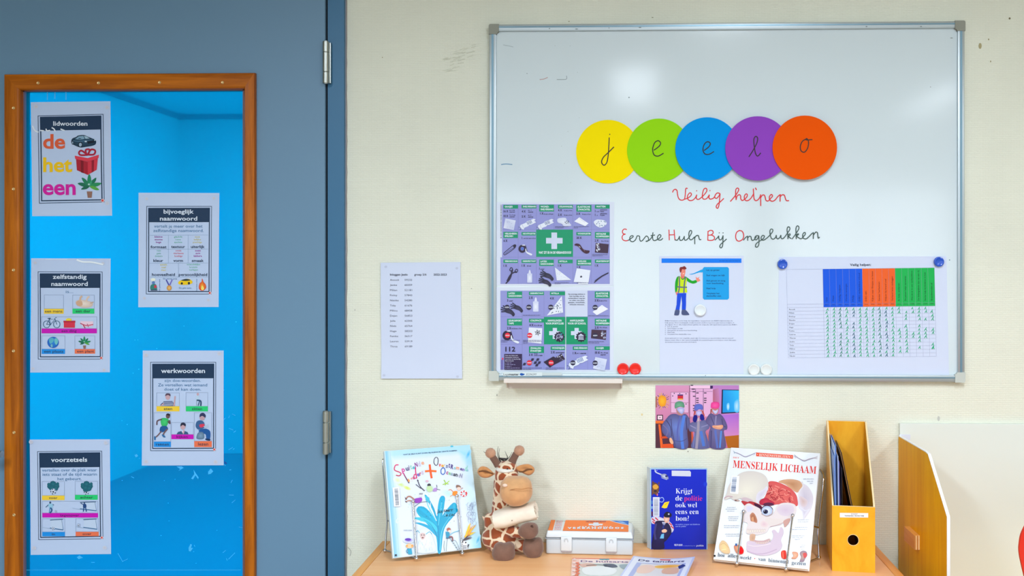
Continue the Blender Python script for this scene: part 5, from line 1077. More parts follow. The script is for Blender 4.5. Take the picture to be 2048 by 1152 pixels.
def easel(B, fl, fr, balls, ptop, name, lab, side):
    """chrome wire book easel: two front prongs over the cover, a ledge, and a back loop with ball feet"""
    t_, BL, e, up, n, Wd, Ht, M = B; org = BL + e * Wd / 2
    s = thing(name, (org.x, org.y, ZT), lab, 'book stand')
    ends = []
    for (tx, ty), (bx_, by_) in (fl, fr):
        off = n * .007
        top = hit(tx, ty, n, BL + off); bot = hit(bx_, by_, n, BL + n * .009); bot.z = max(bot.z, ZT + .006)
        bm = NB(); tube(bm, [top, bot], .0021, 12); p = fin(bm, 'prong', M_chrome, s, smooth=True)
        for c, r in ((top, .0046), (bot, .0043)):
            bm = NB(); ball(bm, c, r); fin(bm, 'ball_tip', M_chrome, p, smooth=True)
        ends.append(bot)
    return s, ends

# --- the splash book
B1 = book((-.5402, -.1932, .4483, .3923, .216, .2559, .730), .013, 'hardcover_book', 'pale blue picture book with a turquoise splash, on the left wire stand', 'book', M_cvr1, M_page)
t1, BL1, e1, up1, n1 = B1[:5]
pr = Print(BL1, n1, (750, 870, 4.4314), off=.0004)
LBc, MB, WHc, TQ, DQ = (150, 214, 244), (180, 226, 248), (222, 232, 246), (0, 164, 208), (0, 130, 186)
TLc, TRc, BRc, BLc = (85, 142), (843, 85), (943, 1000), (168, 1090)
def uv(u, v): # u right v down over the cover, in crop units
    a = (TLc[0] + (TRc[0] - TLc[0]) * u, TLc[1] + (TRc[1] - TLc[1]) * u); b = (BLc[0] + (BRc[0] - BLc[0]) * u, BLc[1] + (BRc[1] - BLc[1]) * u)
    return (a[0] + (b[0] - a[0]) * v, a[1] + (b[1] - a[1]) * v)
N = 8
us = [0, .02, .055, .1, .2, .5, .85, .95, 1]; vs_ = [0, .04, .1, .25, .5, .8, .95, 1]
b0 = len(pr.V)
for j, v in enumerate(vs_):
    for i, u in enumerate(us):
        pr.V.append(pr.P(*uv(.004 + u * .992, .003 + v * .994)))
        c = WHc
        if i <= 1: c = (140, 202, 232)
        elif i == 2: c = (190, 226, 244)
        elif j <= 1: c = (176, 222, 246)
        elif i >= 7: c = (150, 218, 244) if j <= 2 or j >= 6 else (206, 234, 248)
        elif j >= 6: c = (220, 238, 250)
        pr.C.append(lin(c))
m = len(us)
for j in range(len(vs_) - 1):
    for i in range(m - 1): q = b0 + j * m + i; pr.Fc.append((q, q + 1, q + m + 1, q + m))
pr.up()
pr.stroke([uv(.062, .01), uv(.066, .5), uv(.062, .99)], 4, (170, 206, 228)); 
for cx, cy, rx, ry, c, c2 in ((826, 172, 20, 50, (40, 180, 232), (176, 222, 244)), (912, 930, 18, 52, (30, 176, 222), (180, 226, 246)), (230, 440, 50, 26, (200, 226, 110), WHc), (285, 470, 34, 16, (206, 230, 60), (226, 240, 180)), (200, 400, 42, 30, (222, 238, 170), WHc), (200, 760, 16, 24, (200, 230, 246), WHc), (650, 520, 70, 40, (190, 232, 246), WHc), (300, 980, 60, 40, (206, 236, 248), WHc)):
    pr.ell(cx, cy, rx, ry, c, c2, n=18, rot=.4)
# spray
pr.blob([(556, 1040), (540, 900), (470, 800), (385, 710), (366, 664), (390, 634), (440, 640), (500, 700), (545, 780), (562, 700), (566, 600), (590, 545), (618, 552), (612, 640), (596, 730), (640, 680), (700, 600), (725, 640), (690, 720), (620, 820), (598, 920), (584, 1038)], (20, 178, 214))
pr.blob([(560, 1040), (548, 900), (500, 780), (400, 705), (372, 660), (392, 632), (450, 650), (510, 720), (545, 790), (520, 690), (470, 590), (440, 535), (460, 540), (520, 640), (548, 720), (556, 640), (570, 570), (590, 540), (616, 548), (620, 580), (604, 650), (590, 720), (620, 680), (670, 620), (700, 600), (690, 640), (720, 650), (740, 660), (680, 740), (620, 810), (600, 900), (582, 1035)], TQ)
pr.blob([(545, 860), (480, 790), (400, 760), (352, 742), (360, 730), (430, 735), (500, 770), (548, 820)], (60, 200, 232)); pr.blob([(545, 900), (470, 830), (380, 790), (350, 780), (400, 778), (490, 810), (548, 860)], (30, 170, 214))
pr.blob([(556, 720), (560, 620), (580, 560), (610, 552), (606, 620), (580, 720), (566, 800)], (0, 170, 214)); pr.blob([(545, 800), (470, 720), (395, 660), (400, 645), (470, 680), (530, 740)], (0, 176, 220))
pr.stroke([(565, 1030), (560, 860), (552, 760)], 8, DQ, w2=3); pr.stroke([(575, 1020), (590, 860), (640, 760), (700, 690)], 6, (120, 222, 244), w2=2); pr.stroke([(550, 900), (500, 800), (430, 750)], 5, (0, 120, 170), w2=2); pr.stroke([(560, 800), (575, 700), (590, 600)], 4, (110, 220, 244)); pr.stroke([(540, 760), (480, 650), (450, 570)], 7, (90, 206, 236)); pr.stroke([(545, 760), (500, 660), (490, 600)], 5, WHc)
for k in range(60):
    a = R.uniform(-2.6, -.5); d = R.uniform(180, 470); pr.ell(560 + d * math.cos(a) * .75, 900 + d * math.sin(a), R.uniform(1.5, 4), R.uniform(1.5, 5), R.choice([(90, 200, 230), (150, 220, 240), (40, 60, 80), (180, 226, 240)]), n=6)
# title letters, each its own colour
def hand(t, x, y, h, c, ang, w=5, wd=None): pr.text(t, x, x + (wd or h * .62), y, h, c, bold=w * .006, ang=ang)
pr.stroke([(205, 265), (180, 270), (172, 310), (215, 330), (230, 345), (215, 362), (188, 358)], 9, (226, 50, 110), (190, 40, 70))
for t, x, y, h, c, wd in (('p', 240, 330, 44, (214, 60, 150), 28), ('u', 275, 318, 38, (60, 50, 110), 24), ('i', 303, 312, 44, (110, 60, 120), 6), ('t', 314, 305, 44, (150, 210, 190), 18), ('e', 335, 305, 34, (60, 176, 200), 22), ('N', 356, 285, 38, (140, 30, 140), 24), ('d', 386, 280, 44, (200, 190, 216), 20), ('e', 412, 265, 36, (240, 170, 130), 26)): hand(t, x, y, h, c, -.22, wd=wd)
pr.stroke([(252, 340), (268, 372), (300, 425)], 9, (210, 30, 130), (60, 40, 60))
for t, x, y, h, c, wd in (('a', 292, 415, 36, (244, 160, 60), 18), ('g', 316, 405, 36, (240, 160, 150), 20), ('a', 336, 393, 32, (200, 60, 130), 18), ('e', 374, 368, 36, (110, 90, 190), 22), ('r', 396, 360, 36, (200, 60, 90), 16), ('s', 414, 350, 42, (206, 190, 214), 18)): hand(t, x, y, h, c, -.2, wd=wd)
pr.stroke([(358, 290), (360, 330), (368, 382)], 9, (226, 0, 110)); pr.stroke([(366, 350), (348, 352), (346, 380), (368, 382)], 8, (214, 10, 100))
pr.stroke([(448, 322), (490, 318), (538, 322)], 17, (255, 106, 0), smooth=False); pr.stroke([(484, 268), (490, 320), (500, 378)], 18, (250, 90, 0))
pr.stroke([(538, 198), (524, 215), (522, 250), (540, 270), (555, 255), (558, 215), (545, 198)], 6, (60, 56, 70))
for t, x, y, h, c, wd in (('v', 562, 280, 36, (230, 70, 70), 20), ('e', 584, 282, 30, (246, 176, 50), 22), ('r', 606, 284, 34, (220, 200, 150), 14), ('s', 624, 290, 36, (120, 130, 170), 20), ('t', 648, 288, 44, (90, 60, 140), 14), ('R', 668, 300, 38, (70, 40, 130), 24), ('o', 696, 304, 28, (110, 190, 200), 18), ('m', 716, 304, 32, (244, 160, 110), 28), ('e', 752, 312, 28, (80, 30, 130), 18), ('n', 772, 318, 28, (120, 80, 170), 18), ('d', 794, 318, 46, (150, 214, 200), 20), ('e', 810, 322, 24, (140, 200, 214), 16)): hand(t, x, y, h, c, .13, wd=wd)
pr.stroke([(598, 292), (584, 310), (586, 340), (604, 350), (620, 330), (616, 300), (602, 290)], 7, (20, 90, 190))
for t, x, y, h, c, wd in (('c', 628, 346, 34, (190, 60, 120), 18), ('e', 648, 350, 30, (140, 210, 150), 20), ('a', 668, 356, 32, (150, 176, 196), 20), ('a', 690, 362, 32, (60, 60, 80), 18), ('n', 708, 366, 34, (40, 40, 50), 20), ('e', 732, 370, 28, (200, 200, 216), 14), ('N', 746, 378, 38, (150, 150, 180), 24)): hand(t, x, y, h, c, .2, wd=wd)
pr.text('WAT JE ZELF KUNT DOEN BIJ KLEINE EN GROTE RAMPEN', 248, 727, 180, 9, (30, 70, 110), bold=.02, ang=-.078); pr.ell(680, 101, 14, 7, (60, 190, 220), n=10)
# small figures
pr.blob([(335, 585), (345, 568), (385, 558), (415, 560), (410, 592), (365, 605)], (150, 50, 190)); pr.stroke([(272, 570), (290, 548), (315, 548), (345, 572)], 12, (176, 120, 100)); pr.stroke([(275, 590), (305, 582), (345, 590)], 10, (190, 140, 120)); pr.poly([(262, 548), (272, 560), (284, 572), (272, 574)], (40, 36, 50)); pr.poly([(264, 580), (276, 592), (288, 600), (270, 598)], (40, 36, 50)); pr.ell(402, 540, 16, 12, (220, 224, 230)); [pr.stroke([(392 + k * 6, 528), (394 + k * 7, 515)], 2.5, (40, 40, 50), smooth=False) for k in range(5)]
pr.stroke([(350, 635), (400, 600), (450, 592), (475, 590)], 4, (70, 100, 120)); pr.blob([(440, 540), (480, 560), (478, 600), (462, 590)], (60, 190, 220))
pr.stroke([(375, 398), (390, 440), (405, 465), (435, 495)], 7, (60, 50, 70)); pr.stroke([(362, 440), (400, 470), (425, 480)], 6, (70, 60, 80)); pr.ell(378, 405, 7, 5, (50, 44, 60))
pr.ell(478, 445, 16, 14, (50, 50, 60)); pr.blob([(460, 458), (500, 455), (510, 490), (480, 508), (458, 490)], (190, 222, 170)); pr.ell(460, 410, 14, 10, (220, 180, 200)); pr.blob([(512, 500), (520, 475), (545, 470), (545, 498)], (180, 140, 210)); pr.stroke([(545, 480), (575, 488)], 4, (60, 60, 80)); pr.stroke([(545, 445), (548, 465)], 5, (60, 80, 80))
for q in ([(610, 400), (625, 430), (620, 445)], [(655, 410), (630, 430)], [(600, 440), (625, 432), (648, 435)]): pr.stroke(q, 7, (170, 214, 60))
pr.blob([(685, 515), (695, 500), (728, 500), (722, 530), (700, 540), (686, 530)], (255, 140, 0)); pr.stroke([(690, 505), (670, 485), (652, 490)], 5, (226, 120, 60)); pr.stroke([(690, 530), (665, 545)], 5, (226, 140, 80)); pr.ell(742, 476, 18, 17, (240, 210, 196)); pr.blob([(718, 468), (720, 445), (748, 448), (762, 466), (740, 462)], (140, 100, 80)); pr.stroke([(760, 480), (776, 470)], 5, (180, 120, 90))
for k in range(12): a = k * math.pi / 6; pr.stroke([(785 + 24 * math.cos(a), 521 + 20 * math.sin(a)), (785 + 24 * math.cos(a + .55), 521 + 20 * math.sin(a + .55))], 15, (220, 40, 50) if k % 2 else (240, 240, 244), smooth=False)
pr.text('JAN', 548, 595, 695, 22, (20, 60, 80), bold=.01, ang=-.1, slant=.2); pr.text('SMIT', 605, 690, 684, 20, (20, 60, 80), bold=.01, ang=-.08, slant=.2); pr.text('& CAS', 625, 705, 722, 20, (20, 60, 80), bold=.01, ang=-.05, slant=.2)
for k in range(26):
    a = R.uniform(0, 6.28); cx, cy = R.uniform(825, 880), R.uniform(600, 790); pr.stroke([(cx + 16 * math.cos(a + q) * R.uniform(.5, 1.2), cy + 22 * math.sin(a + q)) for q in (0, 1, 2, 3, 4)], 1.8, (140, 150, 190))
pr.blob([(360, 1040), (362, 940), (380, 860), (420, 820), (480, 850), (520, 940), (530, 1035)], (236, 240, 248), (214, 226, 240)); pr.blob([(395, 880), (420, 868), (445, 882), (438, 915), (418, 930), (400, 910)], (214, 190, 190)); pr.ell(410, 888, 4, 5, (40, 40, 50)); pr.ell(432, 888, 4, 5, (40, 40, 50)); pr.ell(420, 912, 9, 5, (120, 60, 60)); pr.stroke([(360, 860), (378, 850), (392, 870)], 5, (60, 170, 200)); pr.stroke([(450, 880), (480, 860), (500, 880)], 6, (60, 180, 214))
for k in range(26): x = R.uniform(372, 515); y = R.uniform(930, 1010); pr.stroke([(x, y), (x + R.uniform(-8, 8), y + R.uniform(15, 34))], 2.2, R.choice([(190, 200, 220), (170, 210, 226), (226, 206, 214)]), smooth=False)
pr.ell(295, 935, 50, 26, (110, 60, 190), WHc, n=18); pr.ell(290, 928, 28, 12, (96, 40, 180)); pr.ell(302, 985, 28, 22, (248, 200, 160)); pr.ell(280, 985, 10, 12, (246, 170, 90)); pr.ell(328, 985, 10, 14, (246, 170, 90)); pr.poly([(285, 1008), (320, 1006), (328, 1058), (292, 1060)], (30, 160, 200)); pr.stroke([(288, 1012), (275, 1030), (285, 1048)], 6, (20, 130, 176)); pr.stroke([(320, 985), (330, 980)], 4, (240, 130, 70))
pr.ell(650, 838, 18, 15, (176, 90, 70)); pr.ell(658, 856, 14, 13, (246, 222, 210)); pr.poly([(622, 858), (655, 862), (662, 912), (630, 916)], (20, 150, 190)); pr.stroke([(655, 890), (700, 862), (745, 850)], 5, (60, 180, 214)); pr.stroke([(655, 905), (680, 905), (686, 935)], 10, (140, 60, 60)); pr.stroke([(628, 915), (665, 912)], 8, (40, 100, 140), smooth=False)
for q in ([(640, 918), (632, 970), (628, 1030)], [(660, 918), (700, 970), (730, 1022)], [(680, 940), (712, 940), (745, 1015)], [(612, 940), (608, 990), (614, 1030)]): pr.stroke(q, 3, (40, 60, 80))
for k in range(5): pr.stroke([(672 + k * 13, 945 + k * 18), (690 + k * 13, 940 + k * 18)], 2.5, (40, 60, 80), smooth=False)
for k in range(16):
    a = -.9 + R.uniform(-.5, .45); l = R.uniform(70, 140); pr.stroke([(800, 905), (800 + l * math.cos(a), 905 + l * math.sin(a))], 20, R.choice([(250, 190, 0), (255, 214, 20), (246, 150, 10), (250, 230, 60)]), smooth=False, w2=2)
for k in range(7): a = -.6 + R.uniform(-.4, .3); pr.stroke([(780, 935), (780 + 80 * math.cos(a), 935 + 70 * math.sin(a))], 12, (60, 36, 50), smooth=False, w2=2)
pr.ell(788, 962, 26, 22, (236, 240, 244)); [pr.ell(x, y, 8, 7, (30, 30, 40), n=8) for x, y in ((772, 950), (800, 955), (790, 1000), (775, 990), (760, 935))]; pr.blob([(770, 975), (810, 975), (815, 1012), (775, 1018)], (230, 234, 240)); pr.stroke([(815, 990), (828, 970), (818, 1005)], 6, (40, 40, 50)); [pr.stroke([(778, 985 + k * 9), (808, 982 + k * 9)], 4, (40, 40, 50), smooth=False) for k in range(4)]
# barcode label
pr.poly([(152, 470), (212, 466), (222, 634), (166, 638)], (244, 246, 250))
for k in range(30):
    v = k / 30; x = 170 + v * 10; y = 482 + v * 148; pr.stroke([(x, y), (x + 30, y - 1.5)], R.choice([1.6, 2.4, 3.2]), (50, 60, 90), smooth=False)
pr.rect(172, 1060, 190, 1074, (24, 30, 50)); pr.greek(250, 325, 845, 7, (90, 120, 150))
pr.build('cover_artwork', I_gloss, t1)
S1, E1 = easel(B1, ((826, 1003), (833, 1117)), ((914, 992), (925, 1107)), None, None, 'wire_book_stand', 'chrome wire stand holding the pale blue splash book at the table left', -1)

# --- the skull book
B2 = book((.2145, -.1794, -.3377, .6652, .2199, .2952, .730), .012, 'hardcover_book', 'white book about the human body with a skull cover, on the right wire stand', 'book', M_cvr2, M_page)
t2, BL2, e2, up2, n2 = B2[:5]
pr = Print(BL2, n2, (1420, 890, 8.904), off=.0004); RD = (226, 50, 44)
pr.text(serif('MENSELIJK LICHAAM'), 405, 1892, 402, 132, RD, bold=-.002, ang=.0755, res=3); pr.text(serif('HET'), 410, 520, 236, 26, (236, 130, 120), ang=.06)
pr.poly([(822, 135), (1482, 182), (1478, 246), (820, 200)], (232, 84, 56)); pr.text(serif('BINNENSTEBUITEN'), 872, 1432, 196, 42, (246, 226, 216), ang=.071, res=2); pr.ell(848, 170, 8, 8, (246, 220, 200)); pr.ell(1456, 214, 8, 8, (246, 220, 200))
BN1, BN2 = (150, 150, 180), (104, 104, 140)
pr.stroke([(470, 140), (540, 170), (625, 208), (720, 180), (800, 150)], 16, (196, 190, 208)); pr.stroke([(440, 130), (530, 165), (620, 215), (700, 195), (800, 145)], 6, BN2); pr.stroke([(800, 150), (830, 130)], 5, BN1); [pr.stroke([(455, 140), (415 + 4 * k, 105 + 16 * k)], 5, (150, 170, 190), smooth=False) for k in range(4)]; pr.stroke([(800, 165), (775, 185)], 5, BN1)
pr.stroke([(1510, 195), (1580, 240), (1680, 278), (1770, 250), (1860, 232)], 16, (196, 180, 190)); pr.stroke([(1500, 175), (1580, 235), (1670, 290), (1760, 262), (1840, 235)], 6, BN2); [pr.stroke([(1850, 235), (1915, 200 + 18 * k)], 4, (190, 170, 180), smooth=False) for k in range(4)]; pr.stroke([(1500, 205), (1530, 235)], 5, BN1)
BO, BOS, BOD = (242, 238, 226), (214, 202, 208), (180, 160, 172)
pr.blob([(1600, 820), (1640, 700), (1720, 720), (1800, 820), (1840, 960), (1800, 1150), (1660, 1340), (1660, 1180), (1560, 1060), (1580, 920)], (196, 186, 202), (222, 214, 222))
pr.blob([(1220, 660), (1300, 622), (1450, 610), (1590, 640), (1640, 700), (1640, 750), (1560, 850), (1440, 780), (1330, 700)], (190, 134, 96), (214, 166, 130))
pr.stroke([(1640, 660), (1655, 740), (1590, 830), (1580, 920)], 22, (226, 220, 222)); pr.blob([(1590, 930), (1640, 920), (1740, 1000), (1700, 1100), (1620, 1080)], (206, 176, 170), (216, 200, 206))
pr.blob([(1580, 1100), (1700, 1160), (1780, 1140), (1700, 1250), (1668, 1335), (1640, 1200)], (204, 196, 212), (226, 224, 232))
# brain
pr.blob([(1045, 660), (1150, 650), (1300, 700), (1440, 780), (1530, 880), (1560, 980), (1550, 1090), (1400, 1060), (1200, 1060), (1060, 1080), (900, 1060), (885, 1000), (960, 950), (1010, 850), (1040, 760)], (226, 112, 104), (214, 88, 88))
R2 = random.Random(3)
for k in range(46):
    x, y = R2.uniform(1020, 1490), R2.uniform(700, 1020)
    if y < 660 + (x - 1045) * .42 or (x < 1060 and y > 960) : continue
    a = R2.uniform(0, 6.3); P_ = [(x, y)]
    for q in range(4): a += R2.uniform(-1.3, 1.3); P_.append((P_[-1][0] + 26 * math.cos(a), P_[-1][1] + 22 * math.sin(a)))
    P_ = [(min(max(p[0], 1000), 1530), max(p[1], 680 + max(0, (p[0] - 1045)) * .42)) for p in P_]
    pr.stroke(P_, R2.uniform(9, 15), (240, 150, 136) if k % 2 else (176, 56, 64)); 
pr.blob([(885, 1010), (930, 965), (1010, 950), (1080, 990), (1150, 1040), (1100, 1085), (960, 1080), (890, 1060)], (200, 60, 80), (180, 40, 66)); pr.blob([(960, 1050), (1040, 1030), (1120, 1045), (1130, 1080), (970, 1085)], (90, 40, 70))
# cranium lifted off to the left
pr.blob([(255, 960), (300, 860), (330, 740), (420, 620), (560, 500), (740, 470), (900, 500), (1000, 570), (1040, 680), (1035, 800), (960, 900), (860, 1010), (840, 1060), (780, 1020), (700, 1010), (620, 1010), (540, 960), (440, 990), (360, 950), (280, 985)], (232, 226, 210), (214, 206, 200))
pr.blob([(845, 1050), (820, 960), (860, 850), (960, 790), (1010, 740), (1030, 810), (950, 920), (880, 1000)], (206, 200, 216), (222, 216, 226)); pr.stroke([(420, 830), (560, 840), (760, 830)], 10, (234, 226, 214)); pr.stroke([(262, 955), (320, 920), (400, 930)], 16, (196, 160, 170)); pr.blob([(430, 985), (470, 975), (540, 1000), (470, 1010)], (190, 160, 150)); pr.ell(462, 995, 16, 9, (90, 60, 60)); pr.blob([(560, 960), (640, 940), (760, 990), (740, 1020), (640, 1020)], (206, 184, 190)); 
pr.blob([(660, 1040), (700, 1010), (760, 1015), (830, 1040), (860, 1080), (760, 1090), (690, 1070)], (176, 50, 56)); pr.stroke([(700, 1020), (745, 1050), (790, 1030), (820, 1070)], 9, (110, 24, 36))
pr.cs(1420, 1000, 7.943)
pr.blob([(500, 20), (620, 40), (760, 60), (830, 120), (780, 160), (640, 110), (560, 100)], (186, 60, 66)); pr.blob([(700, 60), (800, 90), (830, 160), (760, 150)], (70, 30, 60))
pr.blob([(560, 90), (620, 60), (700, 95), (800, 150), (830, 230), (900, 270), (990, 240), (1030, 180), (1060, 110), (1130, 60), (1240, 50), (1350, 80), (1375, 170), (1340, 260), (1280, 310), (1200, 340), (1130, 400), (960, 430), (900, 520), (760, 560), (700, 550), (590, 540), (575, 480), (600, 380), (530, 340), (540, 240), (580, 200), (540, 150)], (228, 216, 216))
pr.blob([(580, 110), (660, 100), (690, 150), (640, 190), (590, 190)], (206, 206, 232), (220, 212, 226)); pr.blob([(1060, 150), (1150, 80), (1300, 90), (1340, 180), (1240, 260), (1120, 240)], (210, 190, 208), (220, 206, 216)); pr.blob([(900, 290), (1010, 300), (1200, 310), (1150, 380), (960, 410), (880, 380)], (226, 214, 210)); pr.blob([(850, 330), (930, 380), (900, 440), (820, 430), (800, 380)], (222, 190, 200), (230, 214, 212))
pr.stroke([(960, 430), (1080, 400), (1200, 350)], 8, (190, 150, 150)); pr.blob([(1170, 340), (1240, 300), (1280, 310), (1250, 380), (1190, 440), (1175, 390)], (206, 160, 150))
pr.blob([(640, 240), (680, 205), (720, 240), (752, 320), (745, 370), (690, 350), (650, 340), (640, 290)], (150, 80, 50), (196, 136, 110)); pr.blob([(660, 300), (690, 270), (700, 330), (680, 350)], (216, 156, 116))
pr.ell(905, 165, 98, 72, (70, 40, 66)); pr.ell(908, 182, 88, 82, (236, 240, 248), (170, 186, 216), n=28); pr.ell(885, 192, 40, 36, (60, 60, 96)); pr.ell(880, 196, 22, 20, (20, 20, 36)); pr.ell(868, 180, 7, 6, (240, 244, 250), n=8); pr.stroke([(820, 230), (900, 262), (985, 225), (1000, 160)], 10, (196, 160, 150))
for k in range(8): pr.blob([(590 + k * 38, 470), (620 + k * 38, 470), (622 + k * 36, 530 - k * 3), (606 + k * 36, 545 - k * 3), (592 + k * 36, 530 - k * 3)], (240, 232, 216), (214, 196, 196))
pr.blob([(640, 555), (720, 555), (715, 640), (700, 680), (640, 660)], (200, 158, 130), (216, 176, 150))
pr.blob([(600, 660), (700, 665), (800, 700), (900, 690), (980, 650), (1010, 560), (985, 500), (1030, 480), (1090, 530), (1120, 440), (1160, 460), (1170, 540), (1130, 640), (1150, 740), (1080, 830), (940, 880), (820, 890), (680, 860), (590, 810), (585, 730)], (214, 196, 212)); pr.stroke([(610, 720), (700, 740), (830, 730), (960, 700)], 12, (232, 218, 222)); pr.stroke([(600, 820), (740, 862), (900, 850), (1060, 790)], 14, (196, 172, 196)); pr.blob([(690, 640), (760, 650), (850, 650), (940, 620), (960, 650), (880, 700), (760, 700)], (206, 170, 170))
for k in range(9): pr.ell(745 + k * 27, 690 - max(0, k - 4) ** 2 * 3, 11, 17, (236, 224, 212), (206, 180, 180), n=8)
TX = (140, 152, 176)
for x0, x1, y in ((272, 410, 122), (250, 428, 150), (275, 388, 180), (292, 462, 268), (290, 450, 298), (302, 430, 328), (225, 470, 410), (225, 455, 440), (245, 520, 545), (260, 505, 575), (1395, 1580, 320), (1395, 1575, 348), (1350, 1550, 438), (1310, 1545, 470), (1310, 1505, 570), (1310, 1485, 600), (1345, 1430, 630), (1450, 1530, 720), (1430, 1525, 750), (1450, 1500, 785)): pr.greek(x0, x1, y, 10, TX)
pr.cs(1420, 890, 8.904)
for x0, x1, y in ((1665, 1850, 610), (1730, 1840, 650), (1780, 1835, 688)): pr.greek(x0, x1, y, 12, TX)
pr.poly([(385, 555), (525, 560), (505, 880), (362, 866)], (246, 248, 252))
for k in range(34): v = k / 34; x = 402 - v * 24; y = 580 + v * 268; pr.stroke([(x, y), (x + 78, y + 3)], R.choice([2.5, 4, 5.5]), (70, 96, 140), smooth=False)
pr.cs(1420, 1000, 7.943)
pr.blob([(150, 720), (200, 650), (270, 690), (320, 800), (310, 855), (230, 855), (160, 800)], (240, 214, 150), (226, 190, 150)); pr.stroke([(170, 720), (230, 700), (300, 770)], 6, (214, 170, 110)); pr.stroke([(190, 800), (260, 790)], 8, (250, 236, 190))
pr.blob([(395, 800), (385, 740), (420, 720), (500, 740), (540, 810), (520, 865), (440, 865)], (236, 190, 150), (210, 120, 90)); pr.blob([(470, 780), (500, 750), (535, 810), (520, 860), (475, 860)], (236, 20, 30)); pr.rect(405, 700, 432, 740, (40, 100, 170))
pr.blob([(1135, 830), (1175, 808), (1210, 825), (1215, 930), (1180, 945), (1140, 920)], (226, 60, 50)); pr.stroke([(1160, 830), (1165, 930)], 10, (246, 150, 120)); pr.blob([(1310, 835), (1390, 840), (1402, 900), (1350, 945), (1295, 930), (1330, 900)], (236, 190, 160), (220, 150, 120)); pr.blob([(1430, 850), (1470, 815), (1530, 825), (1550, 880), (1520, 930), (1490, 985), (1430, 980), (1450, 910)], (206, 170, 150), (150, 130, 150)); pr.blob([(1480, 860), (1530, 850), (1540, 900), (1500, 930)], (216, 90, 90))
a2 = .079
for t, x0, x1, y in (('hoe', 125, 238, 905), ('alles', 285, 440, 915), ('werkt', 480, 662, 945), ('van', 768, 886, 972), ('binnenuit', 928, 1255, 992), ('gezien', 1298, 1525, 1030)): pr.text(serif(t), x0, x1, y, 62, (66, 92, 116), bold=-.006, ang=a2)
pr.ell(714, 940, 9, 9, (206, 60, 50)); pr.blob([(62, 885), (85, 880), (95, 898), (78, 912), (64, 905)], (40, 44, 50))
pr.build('cover_artwork', I_gloss, t2)
S2, E2 = easel(B2, ((1487, 1023), (1474, 1127)), ((1585.5, 1031), (1572, 1138)), None, None, 'wire_book_stand', 'chrome wire stand holding the white skull book at the table right', 1)

def loop_part(s, pts, r=.0021, foot=None, name='back_loop'):
    bm = NB(); tube(bm, crv(pts, 6), r, 12); p = fin(bm, name, M_chrome, s, smooth=True)
    if foot is not None:
        bm = NB(); ball(bm, foot, .0048); fin(bm, 'ball_tip', M_chrome, p, smooth=True)
    return p
# left stand: side loop seen left of the book, from the ball foot up and over behind the cover
f = onZ(770, 1101, ZT + .0048); k1 = onY(774, 1040, -.088); k2 = onY(765.5, 928, -.058); k3 = onY(767, 918, -.052); k4 = onY(772, 917.5, -.05)
loop_part(S1, [f, f.lerp(k1, .5), k1, k1.lerp(k2, .5), k2, k3, k4, onY(774, 930, -.05), onY(778, 1000, -.08), BL1 + e1 * .03 - n1 * .017 + up1 * .06], foot=f)
bm = NB(); a_ = k1 + Vector((0, 0, -.001)); tube(bm, [a_, BL1 + e1 * .04 - n1 * .016 + up1 * .07], .0018, 10); fin(bm, 'cross_wire', M_chrome, S1, smooth=True)
g = BL1 + e1 * .175 - n1 * .05; g.z = ZT + .0048; gt = BL1 + e1 * .175 - n1 * .0165 + up1 * .20
loop_part(S1, [g, g.lerp(gt, .35) - n1 * .01, gt.lerp(g, .25) - n1 * .004, gt, gt - e1 * .12 + up1 * .004, BL1 + e1 * .05 - n1 * .0165 + up1 * .19], foot=g)
for i, E_ in enumerate(E1):
    b_ = E_ - n1 * .028; b_.z = ZT + .0035
    bm = NB(); tube(bm, [E_, b_, (f if i == 0 else g)], .0019, 10); fin(bm, 'base_wire', M_chrome, S1, smooth=True)
# right stand
def bh(px, py, d=.02): return hit(px, py, n2, BL2 - n2 * d)
f = onZ(1638, 1115, ZT + .0048); k1 = onY(1636, 1060, -.118); k2 = bh(1646.5, 965); k3 = bh(1645, 948); k4 = bh(1640, 940); k5 = bh(1632, 938)
loop_part(S2, [f, f.lerp(k1, .5), k1, k1.lerp(k2, .5), k2, k3, k4, k5, bh(1610, 936), bh(1540, 930)], r=.0026, foot=f)
bm = NB(); tube(bm, [k1 + Vector((.001, 0, .006)), bh(1627, 1052.5, .03), bh(1590, 1050, .03)], .0019, 10); fin(bm, 'cross_wire', M_chrome, S2, smooth=True)
g = BL2 + e2 * .04 - n2 * .05; g.z = ZT + .0048; g.y = min(g.y, -.03); gt = BL2 + e2 * .03 - n2 * .018 + up2 * .17
loop_part(S2, [g, g.lerp(gt, .4), gt, gt + e2 * .04 + up2 * .02, bh(1540, 930)], r=.0024, foot=g)
for i, E_ in enumerate(E2):
    b_ = E_ - n2 * .02; b_.z = ZT + .0035
    bm = NB(); tube(bm, [E_, b_, (g if i == 0 else f)], .0019, 10); fin(bm, 'base_wire', M_chrome, S2, smooth=True)

# --- the blue police book
B3 = book((.0694, -.0600, 0.0, .06, .1408, .1985, ZT + .0006), .010, 'sleeved_book', 'small blue book about the police, standing between the first aid box and the skull book', 'book', M_cvr3, M_page)
t3, BL3, e3, up3, n3 = B3[:5]
